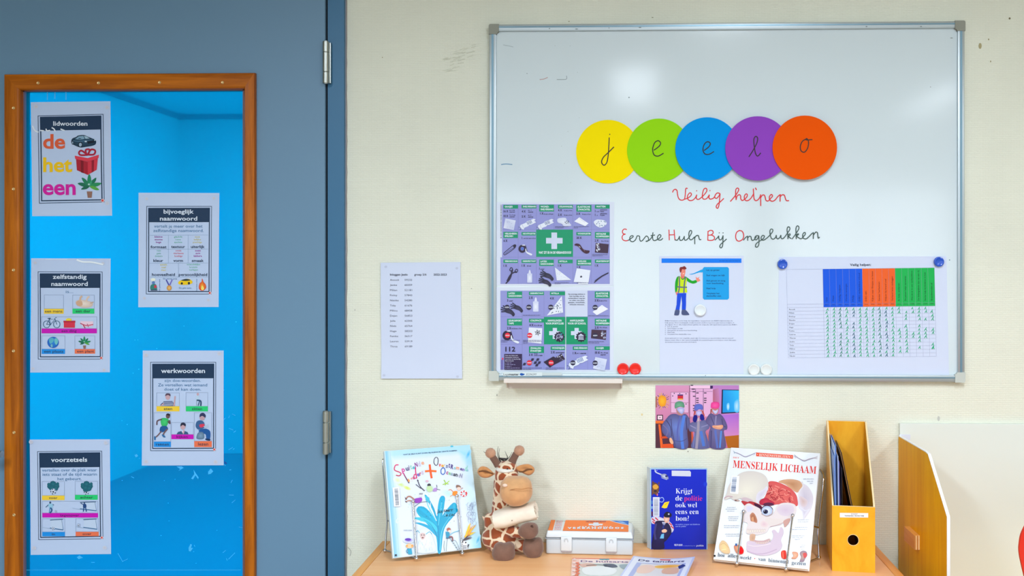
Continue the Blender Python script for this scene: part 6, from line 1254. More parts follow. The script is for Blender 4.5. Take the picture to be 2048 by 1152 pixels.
# left half of the wrapper folded back
bm = NB(); p = [BL3, BL3 + Vector((-.0085, .016, 0)), BL3 + Vector((-.0085, .016, 0)) + up3 * .199, BL3 + up3 * .199]
prism(bm, p, Vector((.0007, .0007, 0))); fin(bm, 'wrapper_flap', mat('pale_sleeve_back', (196, 210, 220), .4), t3)
pr = Print(BL3, n3, (1270, 910, 5.488), off=.0004); BB = (4, 34, 196)
pr.rect(178, 158, 784, 1034, BB, (2, 30, 176)); pr.poly([(402, 170), (600, 172), (614, 190), (612, 235), (403, 230)], (206, 212, 228))
for t, x0, x1, y, c in (('Krijgt', 447, 630, 422, (240, 246, 255)), ('de', 444, 518, 500, (240, 246, 255)), ('ook wel', 444, 680, 574, (240, 246, 255)), ('eens een', 444, 698, 648, (240, 246, 255)), ('bon?', 446, 592, 722, (240, 246, 255)), ('politie', 540, 738, 502, (230, 50, 120))): pr.text(serif(t), x0, x1, y, 56, c, bold=-.012, res=3)
pr.text(serif('en andere vragen van kinderen'), 444, 712, 768, 16, (150, 170, 230), bold=-.004); pr.text(serif('aan de politie.'), 444, 562, 790, 16, (150, 170, 230), bold=-.004)
pr.text(serif('NIEUW'), 430, 474, 998, 22, WHc); pr.text(serif('ADAM'), 476, 520, 998, 22, WHc); pr.text('in samenwerking met', 530, 662, 1000, 9, (150, 170, 230)); pr.text('politie', 674, 752, 1002, 18, WHc, slant=.2, bold=.01)
pr.stroke([(220, 165), (232, 190), (290, 215)], 12, (200, 210, 230)); pr.blob([(285, 215), (330, 205), (362, 235), (366, 265), (330, 262), (290, 240)], (206, 214, 236), (120, 130, 170)); pr.ell(345, 232, 15, 12, (40, 50, 110)); pr.stroke([(290, 250), (350, 272)], 4, (190, 200, 230)); pr.stroke([(215, 180), (245, 170)], 4, (200, 210, 236))
pr.blob([(185, 440), (185, 330), (200, 300), (240, 310), (265, 340), (262, 390), (240, 440), (205, 425)], (150, 100, 60), (90, 60, 50)); pr.blob([(195, 340), (230, 320), (258, 350), (235, 375), (205, 370)], (220, 160, 60)); pr.poly([(185, 305), (195, 278), (212, 310)], (100, 60, 50)); pr.poly([(250, 310), (268, 288), (270, 330)], (100, 60, 50)); pr.ell(222, 395, 18, 14, (60, 40, 46)); pr.ell(245, 436, 7, 14, (226, 110, 130)); pr.ell(262, 408, 4, 5, WHc, n=6)
pr.stroke([(275, 475), (300, 465), (316, 490), (300, 516), (272, 510)], 8, (150, 180, 240)); pr.poly([(290, 575), (325, 520), (378, 508), (350, 580), (325, 585)], (246, 214, 40)); pr.stroke([(330, 545), (360, 525)], 5, (190, 150, 20))
pr.poly([(196, 462), (270, 462), (268, 675), (198, 672)], (216, 222, 236)); [pr.rect(208, 480 + k * 6.6, 254, 480 + k * 6.6 + R.choice([1.8, 3, 4]), (120, 126, 150)) for k in range(28)]; [pr.rect(180, y, 194, y + h, c_) for y, h, c_ in ((500, 40, (60, 120, 200)), (560, 30, (120, 170, 226)), (620, 50, (90, 20, 60)))]
pr.blob([(180, 690), (230, 672), (300, 690), (380, 730), (425, 800), (400, 850), (320, 800), (240, 760), (185, 750)], (226, 228, 240), (200, 200, 224)); [pr.stroke([(x, y), (x + 26, y + 22)], 12, (206, 30, 60), smooth=False) for x, y in ((190, 700), (225, 690), (375, 745), (395, 780), (195, 730))]
pr.blob([(225, 730), (290, 720), (340, 730), (380, 770), (400, 850), (350, 930), (320, 960), (315, 1028), (190, 1028), (195, 900), (215, 800)], (40, 34, 90), (28, 22, 66)); pr.stroke([(230, 760), (215, 850), (225, 920)], 22, (60, 56, 120)); pr.blob([(295, 825), (330, 812), (352, 830), (335, 850), (300, 848)], (236, 190, 160)); pr.poly([(272, 915), (290, 868), (318, 862), (316, 915)], (110, 190, 236)); pr.stroke([(318, 740), (308, 800)], 12, (40, 60, 150)); pr.poly([(296, 735), (340, 735), (318, 780)], (210, 216, 240)); pr.stroke([(318, 745), (316, 790)], 9, (30, 40, 120))
pr.blob([(315, 680), (345, 670), (378, 685), (372, 725), (348, 745), (325, 730)], (240, 200, 176), (220, 160, 140)); pr.blob([(318, 650), (350, 622), (395, 640), (400, 672), (370, 685), (325, 680)], (24, 24, 46)); pr.ell(370, 648, 10, 9, (200, 206, 220), n=8); pr.ell(340, 712, 12, 3, WHc, n=8); pr.ell(768, 320, 22, 34, (20, 64, 216), BB)
pr.build('cover_artwork', I_gloss, t3)

# ------------------------------------------------------------------ first aid box
q0 = onZ(1090.5, 1108.5, ZT); q1 = onZ(1266.5, 1112, ZT); ex = (q1 - q0).normalized(); ey = Vector((-ex.y, ex.x, 0)); W_ = (q1 - q0).length; D_ = .100
bt = thing('first_aid_box', q0 + ex * W_ / 2 + ey * D_ / 2, 'light grey plastic first aid box with an orange label on its lid', 'first aid box')
MB_ = Matrix(((ex.x, ey.x, 0, q0.x), (ex.y, ey.y, 0, q0.y), (0, 0, 1, ZT), (0, 0, 0, 1)))
M_box = mat('grey_plastic_box', (206, 214, 220), .38, spec=.45); M_lid = mat('grey_plastic_lid', (222, 228, 232), .35, spec=.45)
def frus(bm, x0, x1, y0, y1, z0, z1, ins, bev):
    vs = box(bm, (x0, y0, z0), (x1, y1, z1), 0)
    for v in vs:
        if v.co.z > (z0 + z1) / 2: v.co.x += ins if v.co.x < (x0 + x1) / 2 else -ins; v.co.y += ins if v.co.y < (y0 + y1) / 2 else -ins
    es = list({e_ for v in vs for e_ in v.link_edges}); bmesh.ops.bevel(bm, geom=es, offset=bev, segments=3, affect='EDGES', profile=.5)
bm = NB(); box(bm, (.0015, .0015, .0006), (W_ - .0015, D_ - .001, .0385), .0035, seg=3); bm.transform(MB_); fin(bm, 'body', M_box, bt, smooth=True)
bm = NB(); box(bm, (-.0005, -.0005, .0375), (W_ + .0005, D_, .0395), .0007); bm.transform(MB_); fin(bm, 'rim', mat('grey_rim', (170, 178, 186), .4), bt)
bm = NB(); frus(bm, 0, W_, 0, D_, .0402, .0565, .0045, .0035); bm.transform(MB_); lid = fin(bm, 'lid', M_lid, bt, smooth=True)
for u0, u1 in ((.180, .305), (.690, .815)):
    bm = NB(); box(bm, (W_ * u0, -.0045, .010), (W_ * u1, .001, .0445), .0018)
    bm.transform(MB_); l_ = fin(bm, 'latch', M_lid, bt, smooth=True)
    bm = NB(); P_ = []
    cx = W_ * (u0 + u1) / 2
    for k in range(9): a = math.pi * k / 8; P_.append((cx + .004 * math.cos(a), -.0062, .037 + .004 * math.sin(a)))
    tube(bm, [(cx + .004, -.0052, .032)] + P_ + [(cx - .004, -.0052, .032)], .0009, 6); bm.transform(MB_); fin(bm, 'finger_grip', M_box, l_, smooth=True)
    bm = NB(); box(bm, (W_ * u0 + .0005, -.0032, .0068), (W_ * u1 - .0005, .001, .0102), .0006); bm.transform(MB_); fin(bm, 'latch_foot', mat('shadow_grey_plastic', (168, 160, 164), .5), l_)  # darker grey strip below the latch
pr = Print((0, 0, ZT + .0565), (0, 0, 1), (1060, 1010, 5.389), off=.0003); OG = (248, 132, 62)
pr.poly([(228, 162), (274, 163), (244, 274), (194, 273)], OG); pr.poly([(384, 164), (1062, 172), (1061, 290), (352, 278)], OG); pr.poly([(870, 170), (1063, 172), (1062, 216), (960, 196)], (40, 110, 200)); pr.poly([(930, 176), (1000, 180), (1050, 205), (990, 196)], (150, 190, 236)); pr.stroke([(866, 170), (960, 196), (1062, 218)], 5, WHc)
for k in range(9): pr.greek(285 - k * 3, 355 - k * 3, 168 + k * 12, 7, (236, 120, 120) if k % 3 else (206, 130, 170))
pr.poly([(632, 203), (786, 204), (780, 220), (634, 219)], WHc); pr.poly([(684, 190), (738, 190), (742, 226), (678, 226)], WHc)
pr.text('HETEKRUISDIENST', 604, 822, 188, 15, (120, 60, 90), bold=.02); pr.text('E E R S T E   H U L P', 530, 880, 242, 11, WHc, bold=.03); pr.text('V E R B A N D D O O S', 404, 1010, 258, 18, WHc, bold=.06)
pr.build('label', I_matt, lid)

# ------------------------------------------------------------------ booklets lying in front
def booklet(Q, lab, artfn, thick, lift, rot_d=.13):
    """Q: TL TR and a left-edge lower point, picture units, on the table; extended to a full booklet"""
    z = ZT + thick + lift
    TL, TR, LB = onZ(*Q[0], z), onZ(*Q[1], z), onZ(*Q[2], z)
    dn = (LB - TL).normalized(); H_ = .21; BL_ = TL + dn * H_; BR_ = TR + dn * H_
    return TL, TR, BR_, BL_, z
def lay(corn, z, lab, m, curl, th, pages=4):
    TL, TR, BR_, BL_ = corn; nx, ny = 14, 10; bm = NB(); top = []
    def pt(i, j, dz): u, v = i / nx, j / ny; q = (TL * (1 - u) + TR * u) * (1 - v) + (BL_ * (1 - u) + BR_ * u) * v; q.z = z + curl(u, v) + dz; return q
    A = [[bm.verts.new(pt(i, j, 0)) for i in range(nx + 1)] for j in range(ny + 1)]; B = [[bm.verts.new(pt(i, j, -th)) for i in range(nx + 1)] for j in range(ny + 1)]
    for j in range(ny):
        for i in range(nx): bm.faces.new((A[j][i], A[j][i + 1], A[j + 1][i + 1], A[j + 1][i])); bm.faces.new((B[j][i], B[j + 1][i], B[j + 1][i + 1], B[j][i + 1]))
    for j in range(ny):
        for i in (0, nx): bm.faces.new((A[j][i], A[j + 1][i], B[j + 1][i], B[j][i]))
    for i in range(nx):
        for j in (0, ny): bm.faces.new((A[j][i], A[j][i + 1], B[j][i + 1], B[j][i]))
    return fin(bm, 'booklet', m, smooth=True)
class Lay(Print):
    STEP = 1.2e-4
    def __init__(s, corn, z, curl): s.TL, s.TR, s.BR, s.BL = corn; s.zz = z; s.curl = curl; s.z = .0003; s.V = []; s.Fc = []; s.C = []; s.hold = False; s.disp = True; s.k = 1
    def P(s, x, y):
        u, v = x / 100, y / 142; q = (s.TL * (1 - u) + s.TR * u) * (1 - v) + (s.BL * (1 - u) + s.BR * u) * v; q = q.copy(); q.z = s.zz + s.curl(u, v) + s.z; return q
zA = ZT + .003
TLa = onZ(1144.4, 1116, zA); TRa = TLa + Vector((.148, -.004, 0)); dn = Vector((.006, -.21, 0)); cA = (TLa, TRa, TRa + dn, TLa + dn)
flat = lambda u, v: 0
ba = tag(lay(cA, zA, '', M_cvr2, flat, .0025), 'thin pink and orange doctor booklet lying flat, the left one, partly covered', 'booklet')
pr = Lay(cA, zA, flat); PK = (246, 196, 176)
pr.rect(0, 0, 100, 142, (250, 206, 190)); pr.rect(0, 0, 100, 4, (236, 104, 54), sub=2); pr.rect(12, 6, 98, 28, (250, 224, 216), sub=2); pr.text('De huisarts', 14, 90, 22, 9, (86, 60, 130), bold=.02, res=3)
for k in range(5): pr.ell(46 + k * 3, 6 + (k % 2), 2.3, 3.2, (20, 150, 170), n=8)
pr.rect(12, 28, 98, 138, (216, 222, 216), sub=2); pr.blob([(14, 34), (30, 30), (40, 40), (30, 52), (16, 50)], (226, 180, 160)); pr.blob([(50, 34), (66, 32), (72, 48), (56, 52)], (40, 60, 90)); pr.blob([(76, 36), (96, 34), (97, 60), (80, 56)], (150, 170, 176)); pr.blob([(18, 56), (44, 46), (70, 60), (60, 90), (24, 90)], (236, 240, 240)); pr.stroke([(24, 42), (44, 38), (60, 44)], 2.4, (60, 60, 70))
for k in range(12): pr.ell(9 + (k % 2) * 2, 30 + k * 8, 3, 3.4, (240, 110, 60), n=8)
for k in range(6): pr.ell(4, 14 + k * 20, 2.4, 4, (250, 224, 216), n=8)
pr.build('cover_artwork', I_gloss, ba)
zB = ZT + .0075
TLb = onZ(1267, 1116, zB); TRb = onZ(1390, 1114.5, zB + .006); TRb.z = TLb.z; wv = TRb - TLb
dn = (onZ(1243, 1149, zB) - TLb).normalized(); dnr = (onZ(1382, 1149, zB) - TRb).normalized(); cB = (TLb, TRb, TRb + dn * .21, TLb + dn * .21)
curl = lambda u, v: .0065 * (abs(u - .52) / .52) ** 1.8 * (1.15 if u > .5 else .6) * max(0, 1 - v * 1.1) + .001 * (1 - v)
bb = tag(lay(cB, zB, '', mat('pale_violet_cover', (206, 212, 240), .3, coat=.2), curl, .0035), 'curled pale violet dentist booklet lying on top of the doctor booklet', 'booklet')
pr = Lay(cB, zB, curl)
pr.rect(0, 0, 100, 142, (196, 204, 240)); pr.rect(3, 5, 97, 139, (228, 232, 246)); pr.rect(12, 30, 90, 138, (170, 180, 226)); pr.text('De tandarts', 12, 86, 23, 9.5, (60, 50, 110), bold=.02, res=3); pr.rect(45, 7, 62, 12, (230, 70, 80), sub=2)
pr.rect(20, 34, 86, 134, (226, 222, 224)); pr.blob([(20, 50), (34, 40), (46, 52), (40, 80), (22, 80)], (240, 206, 190)); pr.blob([(44, 44), (60, 37), (80, 38), (84, 46), (66, 54), (48, 54)], (236, 160, 30), (246, 196, 90)); pr.blob([(60, 56), (80, 52), (84, 80), (62, 80)], (220, 176, 150)); pr.poly([(86, 36), (80, 46), (84, 60), (92, 44)], (30, 50, 120))
pr.build('cover_artwork', I_gloss, bb)

# ------------------------------------------------------------------ magazine file
fl_ = onZ(1664.3, 1141.8, ZT); fr_ = onZ(1750.3, 1146.1, ZT); fx = (fr_ - fl_).normalized(); fy = Vector((-fx.y, fx.x, 0)); FW = (fr_ - fl_).length; FD = .205
mf = thing('magazine_file', fl_ + fx * FW / 2 + fy * FD / 2, 'upright wooden magazine file with a finger hole, right of the skull book', 'magazine file')
MF = Matrix(((fx.x, fy.x, 0, fl_.x), (fx.y, fy.y, 0, fl_.y), (0, 0, 1, ZT), (0, 0, 0, 1))); HB_, HF = .315, .150; T = .0038
def mfp(bm, nm, m): bm.transform(MF); return fin(bm, nm, m, mf)
# front board with a round finger hole
bm = NB(); c = (FW / 2 - .001, .073); rh = .0125; n = 28
outer = [(0, 0), (FW, 0), (FW, HF), (0, HF)]
def ringpt(a):   # point on the rectangle in direction a from the hole
    dx, dz = math.cos(a), math.sin(a); ts = []
    if dx > 1e-9: ts.append((FW - c[0]) / dx)
    if dx < -1e-9: ts.append((0 - c[0]) / dx)
    if dz > 1e-9: ts.append((HF - c[1]) / dz)
    if dz < -1e-9: ts.append((0 - c[1]) / dz)
    t = min(q for q in ts if q > 0); return (c[0] + dx * t, c[1] + dz * t)
angs = sorted([2 * math.pi * k / n for k in range(n)] + [math.atan2(z - c[1], x - c[0]) % (2 * math.pi) for x, z in outer])
for y, s_ in ((0, 1), (T, -1)): pass
Oa = [[bm.verts.new((*[ringpt(a)[0]], y, ringpt(a)[1])) for a in angs] for y in (0, T)]
Ia = [[bm.verts.new((c[0] + rh * math.cos(a), y, c[1] + rh * math.sin(a))) for a in angs] for y in (0, T)]
m_ = len(angs)
for k in range(m_):
    j = (k + 1) % m_
    bm.faces.new((Oa[0][k], Oa[0][j], Ia[0][j], Ia[0][k])); bm.faces.new((Oa[1][k], Ia[1][k], Ia[1][j], Oa[1][j]))
    bm.faces.new((Oa[0][k], Oa[1][k], Oa[1][j], Oa[0][j])); bm.faces.new((Ia[0][k], Ia[0][j], Ia[1][j], Ia[1][k]))
fb = mfp(bm, 'front_board', M_bpw)
bm = NB(); tube(bm, [(c[0] + (rh + .0001) * math.cos(2 * math.pi * k / 30), .0001, c[1] + (rh + .0001) * math.sin(2 * math.pi * k / 30)) for k in range(31)], .0006, 6, caps=False); bm.transform(MF); fin(bm, 'hole_rim', M_bpe, fb, smooth=True)
bm = NB(); box(bm, (0, FD - T, 0), (FW, FD, HB_), .0004); mfp(bm, 'back_board', M_bpw)
bm = NB(); box(bm, (T, T, .0005), (FW - T, FD - T, .0045)); mfp(bm, 'base_board', M_bpw)
for x in (0, FW - T):
    bm = NB(); prism(bm, [(x, T, 0), (x, FD - T, 0), (x, FD - T, HB_), (x, FD - .022, HB_), (x, T + .004, HF + .006), (x, T, HF)], (T, 0, 0)); sd = mfp(bm, 'side_board', M_bpw)
    P_ = [(x + T / 2, FD - T, HB_ + .0002), (x + T / 2, FD - .022, HB_ + .0002), (x + T / 2, T + .004, HF + .0062), (x + T / 2, T, HF + .0002)]
    bm = NB()
    for a, b in zip(P_, P_[1:]): a, b = Vector(a), Vector(b); prism(bm, [a + Vector((-T / 2, 0, 0)), b + Vector((-T / 2, 0, 0)), b + Vector((T / 2, 0, 0)), a + Vector((T / 2, 0, 0))], (0, 0, .0006))
    bm.transform(MF); fin(bm, 'cut_edge', M_bpe, sd)
bm = NB(); box(bm, (0, 0, HF), (FW, T, HF + .0006)); bm.transform(MF); fin(bm, 'cut_edge', M_bpe, fb)
bm = NB(); box(bm, (0, FD - T, HB_), (FW, FD, HB_ + .0006)); bm.transform(MF); fin(bm, 'cut_edge', M_bpe, fb)
pr = Print(fl_, -fy, (1630, 820, 3.4689), off=.0004); pr.poly([(172, 713), (369, 715), (369, 746), (172, 745)], (238, 240, 246)); pr.text('docentenkaart', 250, 296, 724, 7, (40, 44, 60), bold=.02); pr.text('Verbanden: Eerste hulp', 205, 340, 737, 8, (40, 44, 60), bold=.03); pr.build('paper_label', I_matt, fb)
# papers standing in the file
gp = 'papers in the magazine file'
cols = [((96, 140, 214), .006, .252), ((160, 192, 240), .0085, .246), ((56, 90, 170), .011, .238), ((110, 156, 226), .0132, .244), ((200, 214, 240), .0152, .228), ((80, 116, 206), .0172, .212), ((120, 90, 170), .0192, .205), ((40, 60, 130), .0212, .216), ((36, 30, 34), .0236, .198)]
labs = ['blue folder leftmost in the magazine file', 'pale blue folder second from the left in the magazine file', 'navy folder third from the left in the magazine file', 'mid blue folder fourth from the left in the magazine file', 'whitish folder in the middle of the file', 'low blue folder right of the whitish one in the file', 'violet folder in the magazine file', 'dark navy folder near the right of the file stack', 'black folder rightmost in the magazine file']
hs_ = (.262, .284, .278, .282, .262, .250, .246, .240, .236)
for k, (c_, x, h) in enumerate(cols):
    x = .0060 + k * .0020; tl = -.0012 + k * .00015; h = hs_[k]
    bm = NB(); pts = [(x + .0022, .012 + .001 * (k % 3), .0048), (x + .0022, FD - .008, .0048), (x + tl, FD - .008, h), (x + tl, .014 + .012 * ((k * 5) % 4), h - .001)]
    prism(bm, pts, (.0013, 0, 0)); bm.transform(MF); tag(fin(bm, 'folder', mat('folder_%s' % 'abcdefghi'[k], c_, .4)), labs[k], 'folder', gp)
# a stiff dark card leaning across the opening, and a brown sheet standing in for the shaded board
for x0_, c_, lb in ((.0285, (46, 34, 26), 'dark card leaning diagonally in the magazine file'), (.0262, (150, 104, 50), 'brown card leaning under the dark one in the magazine file')):
    bm = NB(); prism(bm, [(x0_ + .046, .012, .0048), (x0_ + .046, FD - .008, .0048), (x0_ - .006, FD - .008, .268), (x0_ - .006, .03, .268)], (.0012, 0, 0)); bm.transform(MF)
    tag(fin(bm, 'folder', mat('card_%d' % c_[0], c_, .6)), lb, 'folder', gp)

# ------------------------------------------------------------------ divider at the right
PXX = onY(1797.5, 873, -.012).x
ub = thing('desk_divider', (PXX, -.2, 0), 'wooden side panel with a cut corner and white edges, standing right of the table', 'divider')
def U(px, py): return onX(px, py, PXX)
A_ = U(1797, 873); B_ = U(1851, 904.5); B2_ = U(1855.5, 909); C_ = U(1893.5, 1034); yb, yf = A_.y, C_.y
pts = [(PXX, yb, .005), (PXX, yb, A_.z), (PXX, B_.y, B_.z), (PXX, B2_.y, B2_.z), (PXX, yf, C_.z), (PXX, yf, .005)]
bm = NB(); prism(bm, pts, (.0065, 0, 0)); sp = fin(bm, 'side_panel', M_veneer, ub)
bm = NB(); ps = [Vector(p) for p in pts]; ctr = Vector((PXX, -.2, .5))
for a, b in zip(ps[1:], ps[2:]):
    d = (b - a).normalized(); o_ = Vector((0, -d.z, d.y)); o_ = o_ if (a + o_ - ctr).length > (a - o_ - ctr).length else -o_
    prism(bm, [a - d * .0004, b + d * .0004, b + d * .0004 + Vector((.0067, 0, 0)), a - d * .0004 + Vector((.0067, 0, 0))], o_ * .0018)
eb = fin(bm, 'edge_banding', M_white, ub, label if False else False)
eb['label'] = 'white painted edge'
bm = NB(); box(bm, (PXX - .013, U(1841, 1072).y + .004, U(1841, 1101).z), (PXX, U(1819, 1053).y, U(1841, 1072).z), .0006); pg = fin(bm, 'peg', wood('beech_block', (232, 168, 84), (212, 140, 60), 60, .45, axis=1), ub)
yq = U(1841, 1072).y + .0035
for k in range(4):
    bm = NB(); x0_ = PXX - .0125 + k * .0031; box(bm, (x0_, yq, U(1841, 1101).z + .0006), (x0_ + (.0016), yq + .001, U(1841, 1072).z - .0006)); fin(bm, 'ply_layer', M_bpe if k % 2 else mat('dark_ply', (176, 116, 60), .6), pg)
bm = NB(); box(bm, (PXX + .003, -.011, .005), (PXX + 1.2, -.0005, onY(1797, 847, -.011).z), .0008); bp_ = fin(bm, 'back_panel', M_panel, ub)
bm = NB(); a_ = onY(1799, 869, -.0125); b_ = onY(1821, 880, -.0125); box(bm, (a_.x, -.0116, b_.z), (b_.x, -.011, a_.z)); fin(bm, 'tape_strip', M_lam, bp_)
bm = NB(); box(bm, (PXX + .0065, yf + .01, .600), (PXX + 1.2, -.011, .622), .001); fin(bm, 'desk_board', M_veneer, ub)
for x_ in (PXX + 1.15,):
    bm = NB(); box(bm, (x_, yf + .01, .005), (x_ + .02, -.011, .60)); fin(bm, 'end_panel', M_veneer, ub)

# red chair whose back just enters at the right edge
ch = thing('chair', (1.16, -.72, 0), 'red plastic chair shell just entering at the right edge', 'chair')
cy_ = -.62; Lp = [onY(x, y, cy_) for x, y in ((2062, 1040), (2046, 1066), (2041, 1090), (2041, 1108), (2045, 1130), (2052, 1160), (2062, 1200))]
xl = [p.x for p in Lp]; zl = [p.z for p in Lp]; mid = xl[3] + .20
outl = [(x, z) for x, z in zip(xl, zl)]; outl = outl + [(2 * mid - x, z) for x, z in reversed(outl)]
outl.insert(0, (Lp[0].x + .03, Lp[0].z + .012)); outl.append((2 * mid - Lp[0].x - .03, Lp[0].z + .012))
P_ = crv([(x, 0, z) for x, z in outl], 5, True)
bm = NB(); prism(bm, [(p.x, cy_ + .0 + .25 * ((p.x - mid) ** 2), p.z) for p in P_], (0, -.006, 0)); fin(bm, 'backrest', M_redpl, ch, smooth=True)
bm = NB(); prism(bm, [(p.x, p.y, .45) for p in crv([(mid - .19, -.60, 0), (mid + .19, -.60, 0), (mid + .2, -.80, 0), (mid + .15, -.99, 0), (mid - .15, -.99, 0), (mid - .2, -.80, 0)], 5, True)], (0, 0, -.008)); fin(bm, 'seat', M_redpl, ch, smooth=True)
for sx in (-1, 1):
    bm = NB(); tube(bm, crv([(mid + sx * .15, -.64, .437), (mid + sx * .15, -.6, .46), (mid + sx * .15, -.585, .55), (mid + sx * .14, -.60, .74)], 5), .009, 10); fin(bm, 'back_post', M_chrome, ch, smooth=True)
    for y in (-.66, -.93):
        bm = NB(); tube(bm, [(mid + sx * .15, y, .435), (mid + sx * .19, y + (.05 if y > -.7 else -.05), 0.0)], .010, 10); fin(bm, 'leg', M_chrome, ch, smooth=True)
# ------------------------------------------------------------------ plush giraffe
gk, gx_, gy_ = 4.4308, 940, 870
def G(cx, cy, y): return onY(gx_ + cx / gk, gy_ + cy / gk, y)
def gs(y): return (y + 2.5) / F / gk            # metres per crop unit at depth y
M_fur = bpy.data.materials.new('giraffe_plush'); M_fur.use_nodes = True; nt = M_fur.node_tree; b = nt.nodes['Principled BSDF']
tc = nt.nodes.new('ShaderNodeTexCoord'); mp = nt.nodes.new('ShaderNodeMapping'); mp.inputs['Scale'].default_value = (36, 36, 44)
n0 = nt.nodes.new('ShaderNodeTexNoise'); n0.inputs['Scale'].default_value = .8; vm = nt.nodes.new('ShaderNodeVectorMath'); vm.operation = 'MULTIPLY_ADD'; vm.inputs[1].default_value = (.5, .5, .5)
vo = nt.nodes.new('ShaderNodeTexVoronoi'); vo.feature = 'DISTANCE_TO_EDGE'; vo.inputs['Scale'].default_value = 1; vo.inputs['Randomness'].default_value = .75
cr = nt.nodes.new('ShaderNodeValToRGB'); cr.color_ramp.elements[0].position = .085; cr.color_ramp.elements[1].position = .115
cr.color_ramp.elements[0].color = (*lin((236, 214, 184)), 1); cr.color_ramp.elements[1].color = (*lin((156, 78, 44)), 1)
n1 = nt.nodes.new('ShaderNodeTexNoise'); n1.inputs['Scale'].default_value = 900; bp = nt.nodes.new('ShaderNodeBump'); bp.inputs['Strength'].default_value = .5; bp.inputs['Distance'].default_value = .001
nt.links.new(tc.outputs['Object'], mp.inputs[0]); nt.links.new(mp.outputs[0], n0.inputs[0]); nt.links.new(n0.outputs['Color'], vm.inputs[0]); nt.links.new(mp.outputs[0], vm.inputs[2]); nt.links.new(vm.outputs[0], vo.inputs['Vector'])
nt.links.new(vo.outputs['Distance'], cr.inputs[0]); nt.links.new(cr.outputs[0], b.inputs['Base Color']); nt.links.new(tc.outputs['Object'], n1.inputs[0]); nt.links.new(n1.outputs[0], bp.inputs['Height']); nt.links.new(bp.outputs[0], b.inputs['Normal'])
b.inputs['Roughness'].default_value = .9; b.inputs['Sheen Weight'].default_value = .3; b.inputs['Specular IOR Level'].default_value = .2
def plush(name, c): return mat(name, c, .92, spec=.15, sheen=.35, bump=(700, .6, .0012), var=((60, 60, 60), .10))
M_muz = plush('tan_plush', (218, 166, 116)); M_ear = plush('ear_plush', (208, 146, 92)); M_dk = plush('dark_brown_plush', (128, 96, 82)); M_horn = plush('brown_plush', (122, 90, 76)); M_tip = plush('horn_tip_plush', (196, 150, 122))
gb = thing('plush_giraffe', (G(300, 1000, -.12).x, -.12, ZT), 'seated plush giraffe with a big tan muzzle and a white bandage round its neck', 'plush toy')
def blobs(L, name, m, par, voxel=.0028, noise_=.0, sm=6):
    """one continuous soft body: overlapping volumes fused and smoothed"""
    bm = NB()
    for c, r, rot in L:
        ball(bm, c, r, 28, 18, Matrix.Rotation(rot[1], 3, rot[0]) if rot else None)
    me = bpy.data.meshes.new('t'); bm.to_mesh(me); bm.free(); o = bpy.data.objects.new('t', me); COL.objects.link(o)
    md = o.modifiers.new('r', 'REMESH'); md.mode = 'VOXEL'; md.voxel_size = voxel
    if sm: s2_ = o.modifiers.new('s', 'SMOOTH'); s2_.factor = .6; s2_.iterations = sm
    bpy.context.view_layer.update(); dg = bpy.context.evaluated_depsgraph_get()
    me2 = bpy.data.meshes.new_from_object(o.evaluated_get(dg)); bm = NB(); bm.from_mesh(me2); bpy.data.objects.remove(o); bpy.data.meshes.remove(me)
    if noise_:
        bm.normal_update()
        for v in bm.verts: v.co += v.normal * noise_ * noise.noise(v.co * 60)
    return fin(bm, name, m, par, smooth='all')
S = gs(-.11)
def E(cx, cy, y, rx, rz, ry, rot=None): return (G(cx, cy, y), (rx * S, ry, rz * S), rot)
def chain(a, b, n):
    out = []
    for i in range(n):
        t = i / (n - 1); out.append(E(*[a[k] + (b[k] - a[k]) * t for k in range(6)]))
    return out
body = [E(272, 905, -.088, 172, 125, .048), E(285, 830, -.085, 150, 120, .042), E(290, 740, -.082, 118, 100, .036)]
body += chain((275, 700, -.080, 88, 70, .030), (300, 420, -.080, 92, 80, .032), 6)
body += [E(322, 345, -.084, 108, 90, .033), E(330, 290, -.084, 92, 66, .030)]
body += chain((330, 850, -.115, 70, 55, .020), (470, 870, -.135, 48, 45, .016), 4)      # arm on the right
body += chain((240, 980, -.105, 80, 60, .024), (290, 1010, -.135, 75, 62, .022), 3)      # leg left
body += chain((380, 960, -.100, 80, 62, .024), (520, 985, -.118, 70, 60, .022), 4)      # leg right
body += chain((180, 800, -.085, 55, 60, .022), (165, 740, -.08, 40, 50, .016), 3)
gbody = blobs(body, 'body', M_fur, gb, sm=8)
# muzzle: two soft lobes with a dented mouth line
mz = blobs([E(408, 500, -.128, 148, 130, .040), E(385, 450, -.125, 118, 88, .036), E(450, 450, -.128, 100, 84, .034), E(410, 560, -.124, 110, 70, .032), E(450, 510, -.132, 100, 92, .030)], 'muzzle', M_muz, gb, voxel=.003, noise_=.0012, sm=10)
bm = NB(); tube(bm, crv([G(350, 490, -.163), G(400, 478, -.171), G(460, 480, -.170), G(520, 470, -.160), G(552, 478, -.148)], 4), [.0004] + [.0009] * 15 + [.0004], 6); fin(bm, 'mouth_seam', plush('seam_thread', (190, 130, 78)), mz, smooth=True)
bm = NB(); ball(bm, G(310, 447, -.158), (.0062, .003, .0042), 12, 8); fin(bm, 'nostril_patch', plush('pale_patch', (240, 214, 196)), mz, smooth=True)
for x, y in ((331, 300), (383, 301)):
    bm = NB(); ball(bm, G(x, y, -.116), .0018, 10, 8); fin(bm, 'eye', mat('black_bead', (16, 14, 14), .2), gb, smooth=True)
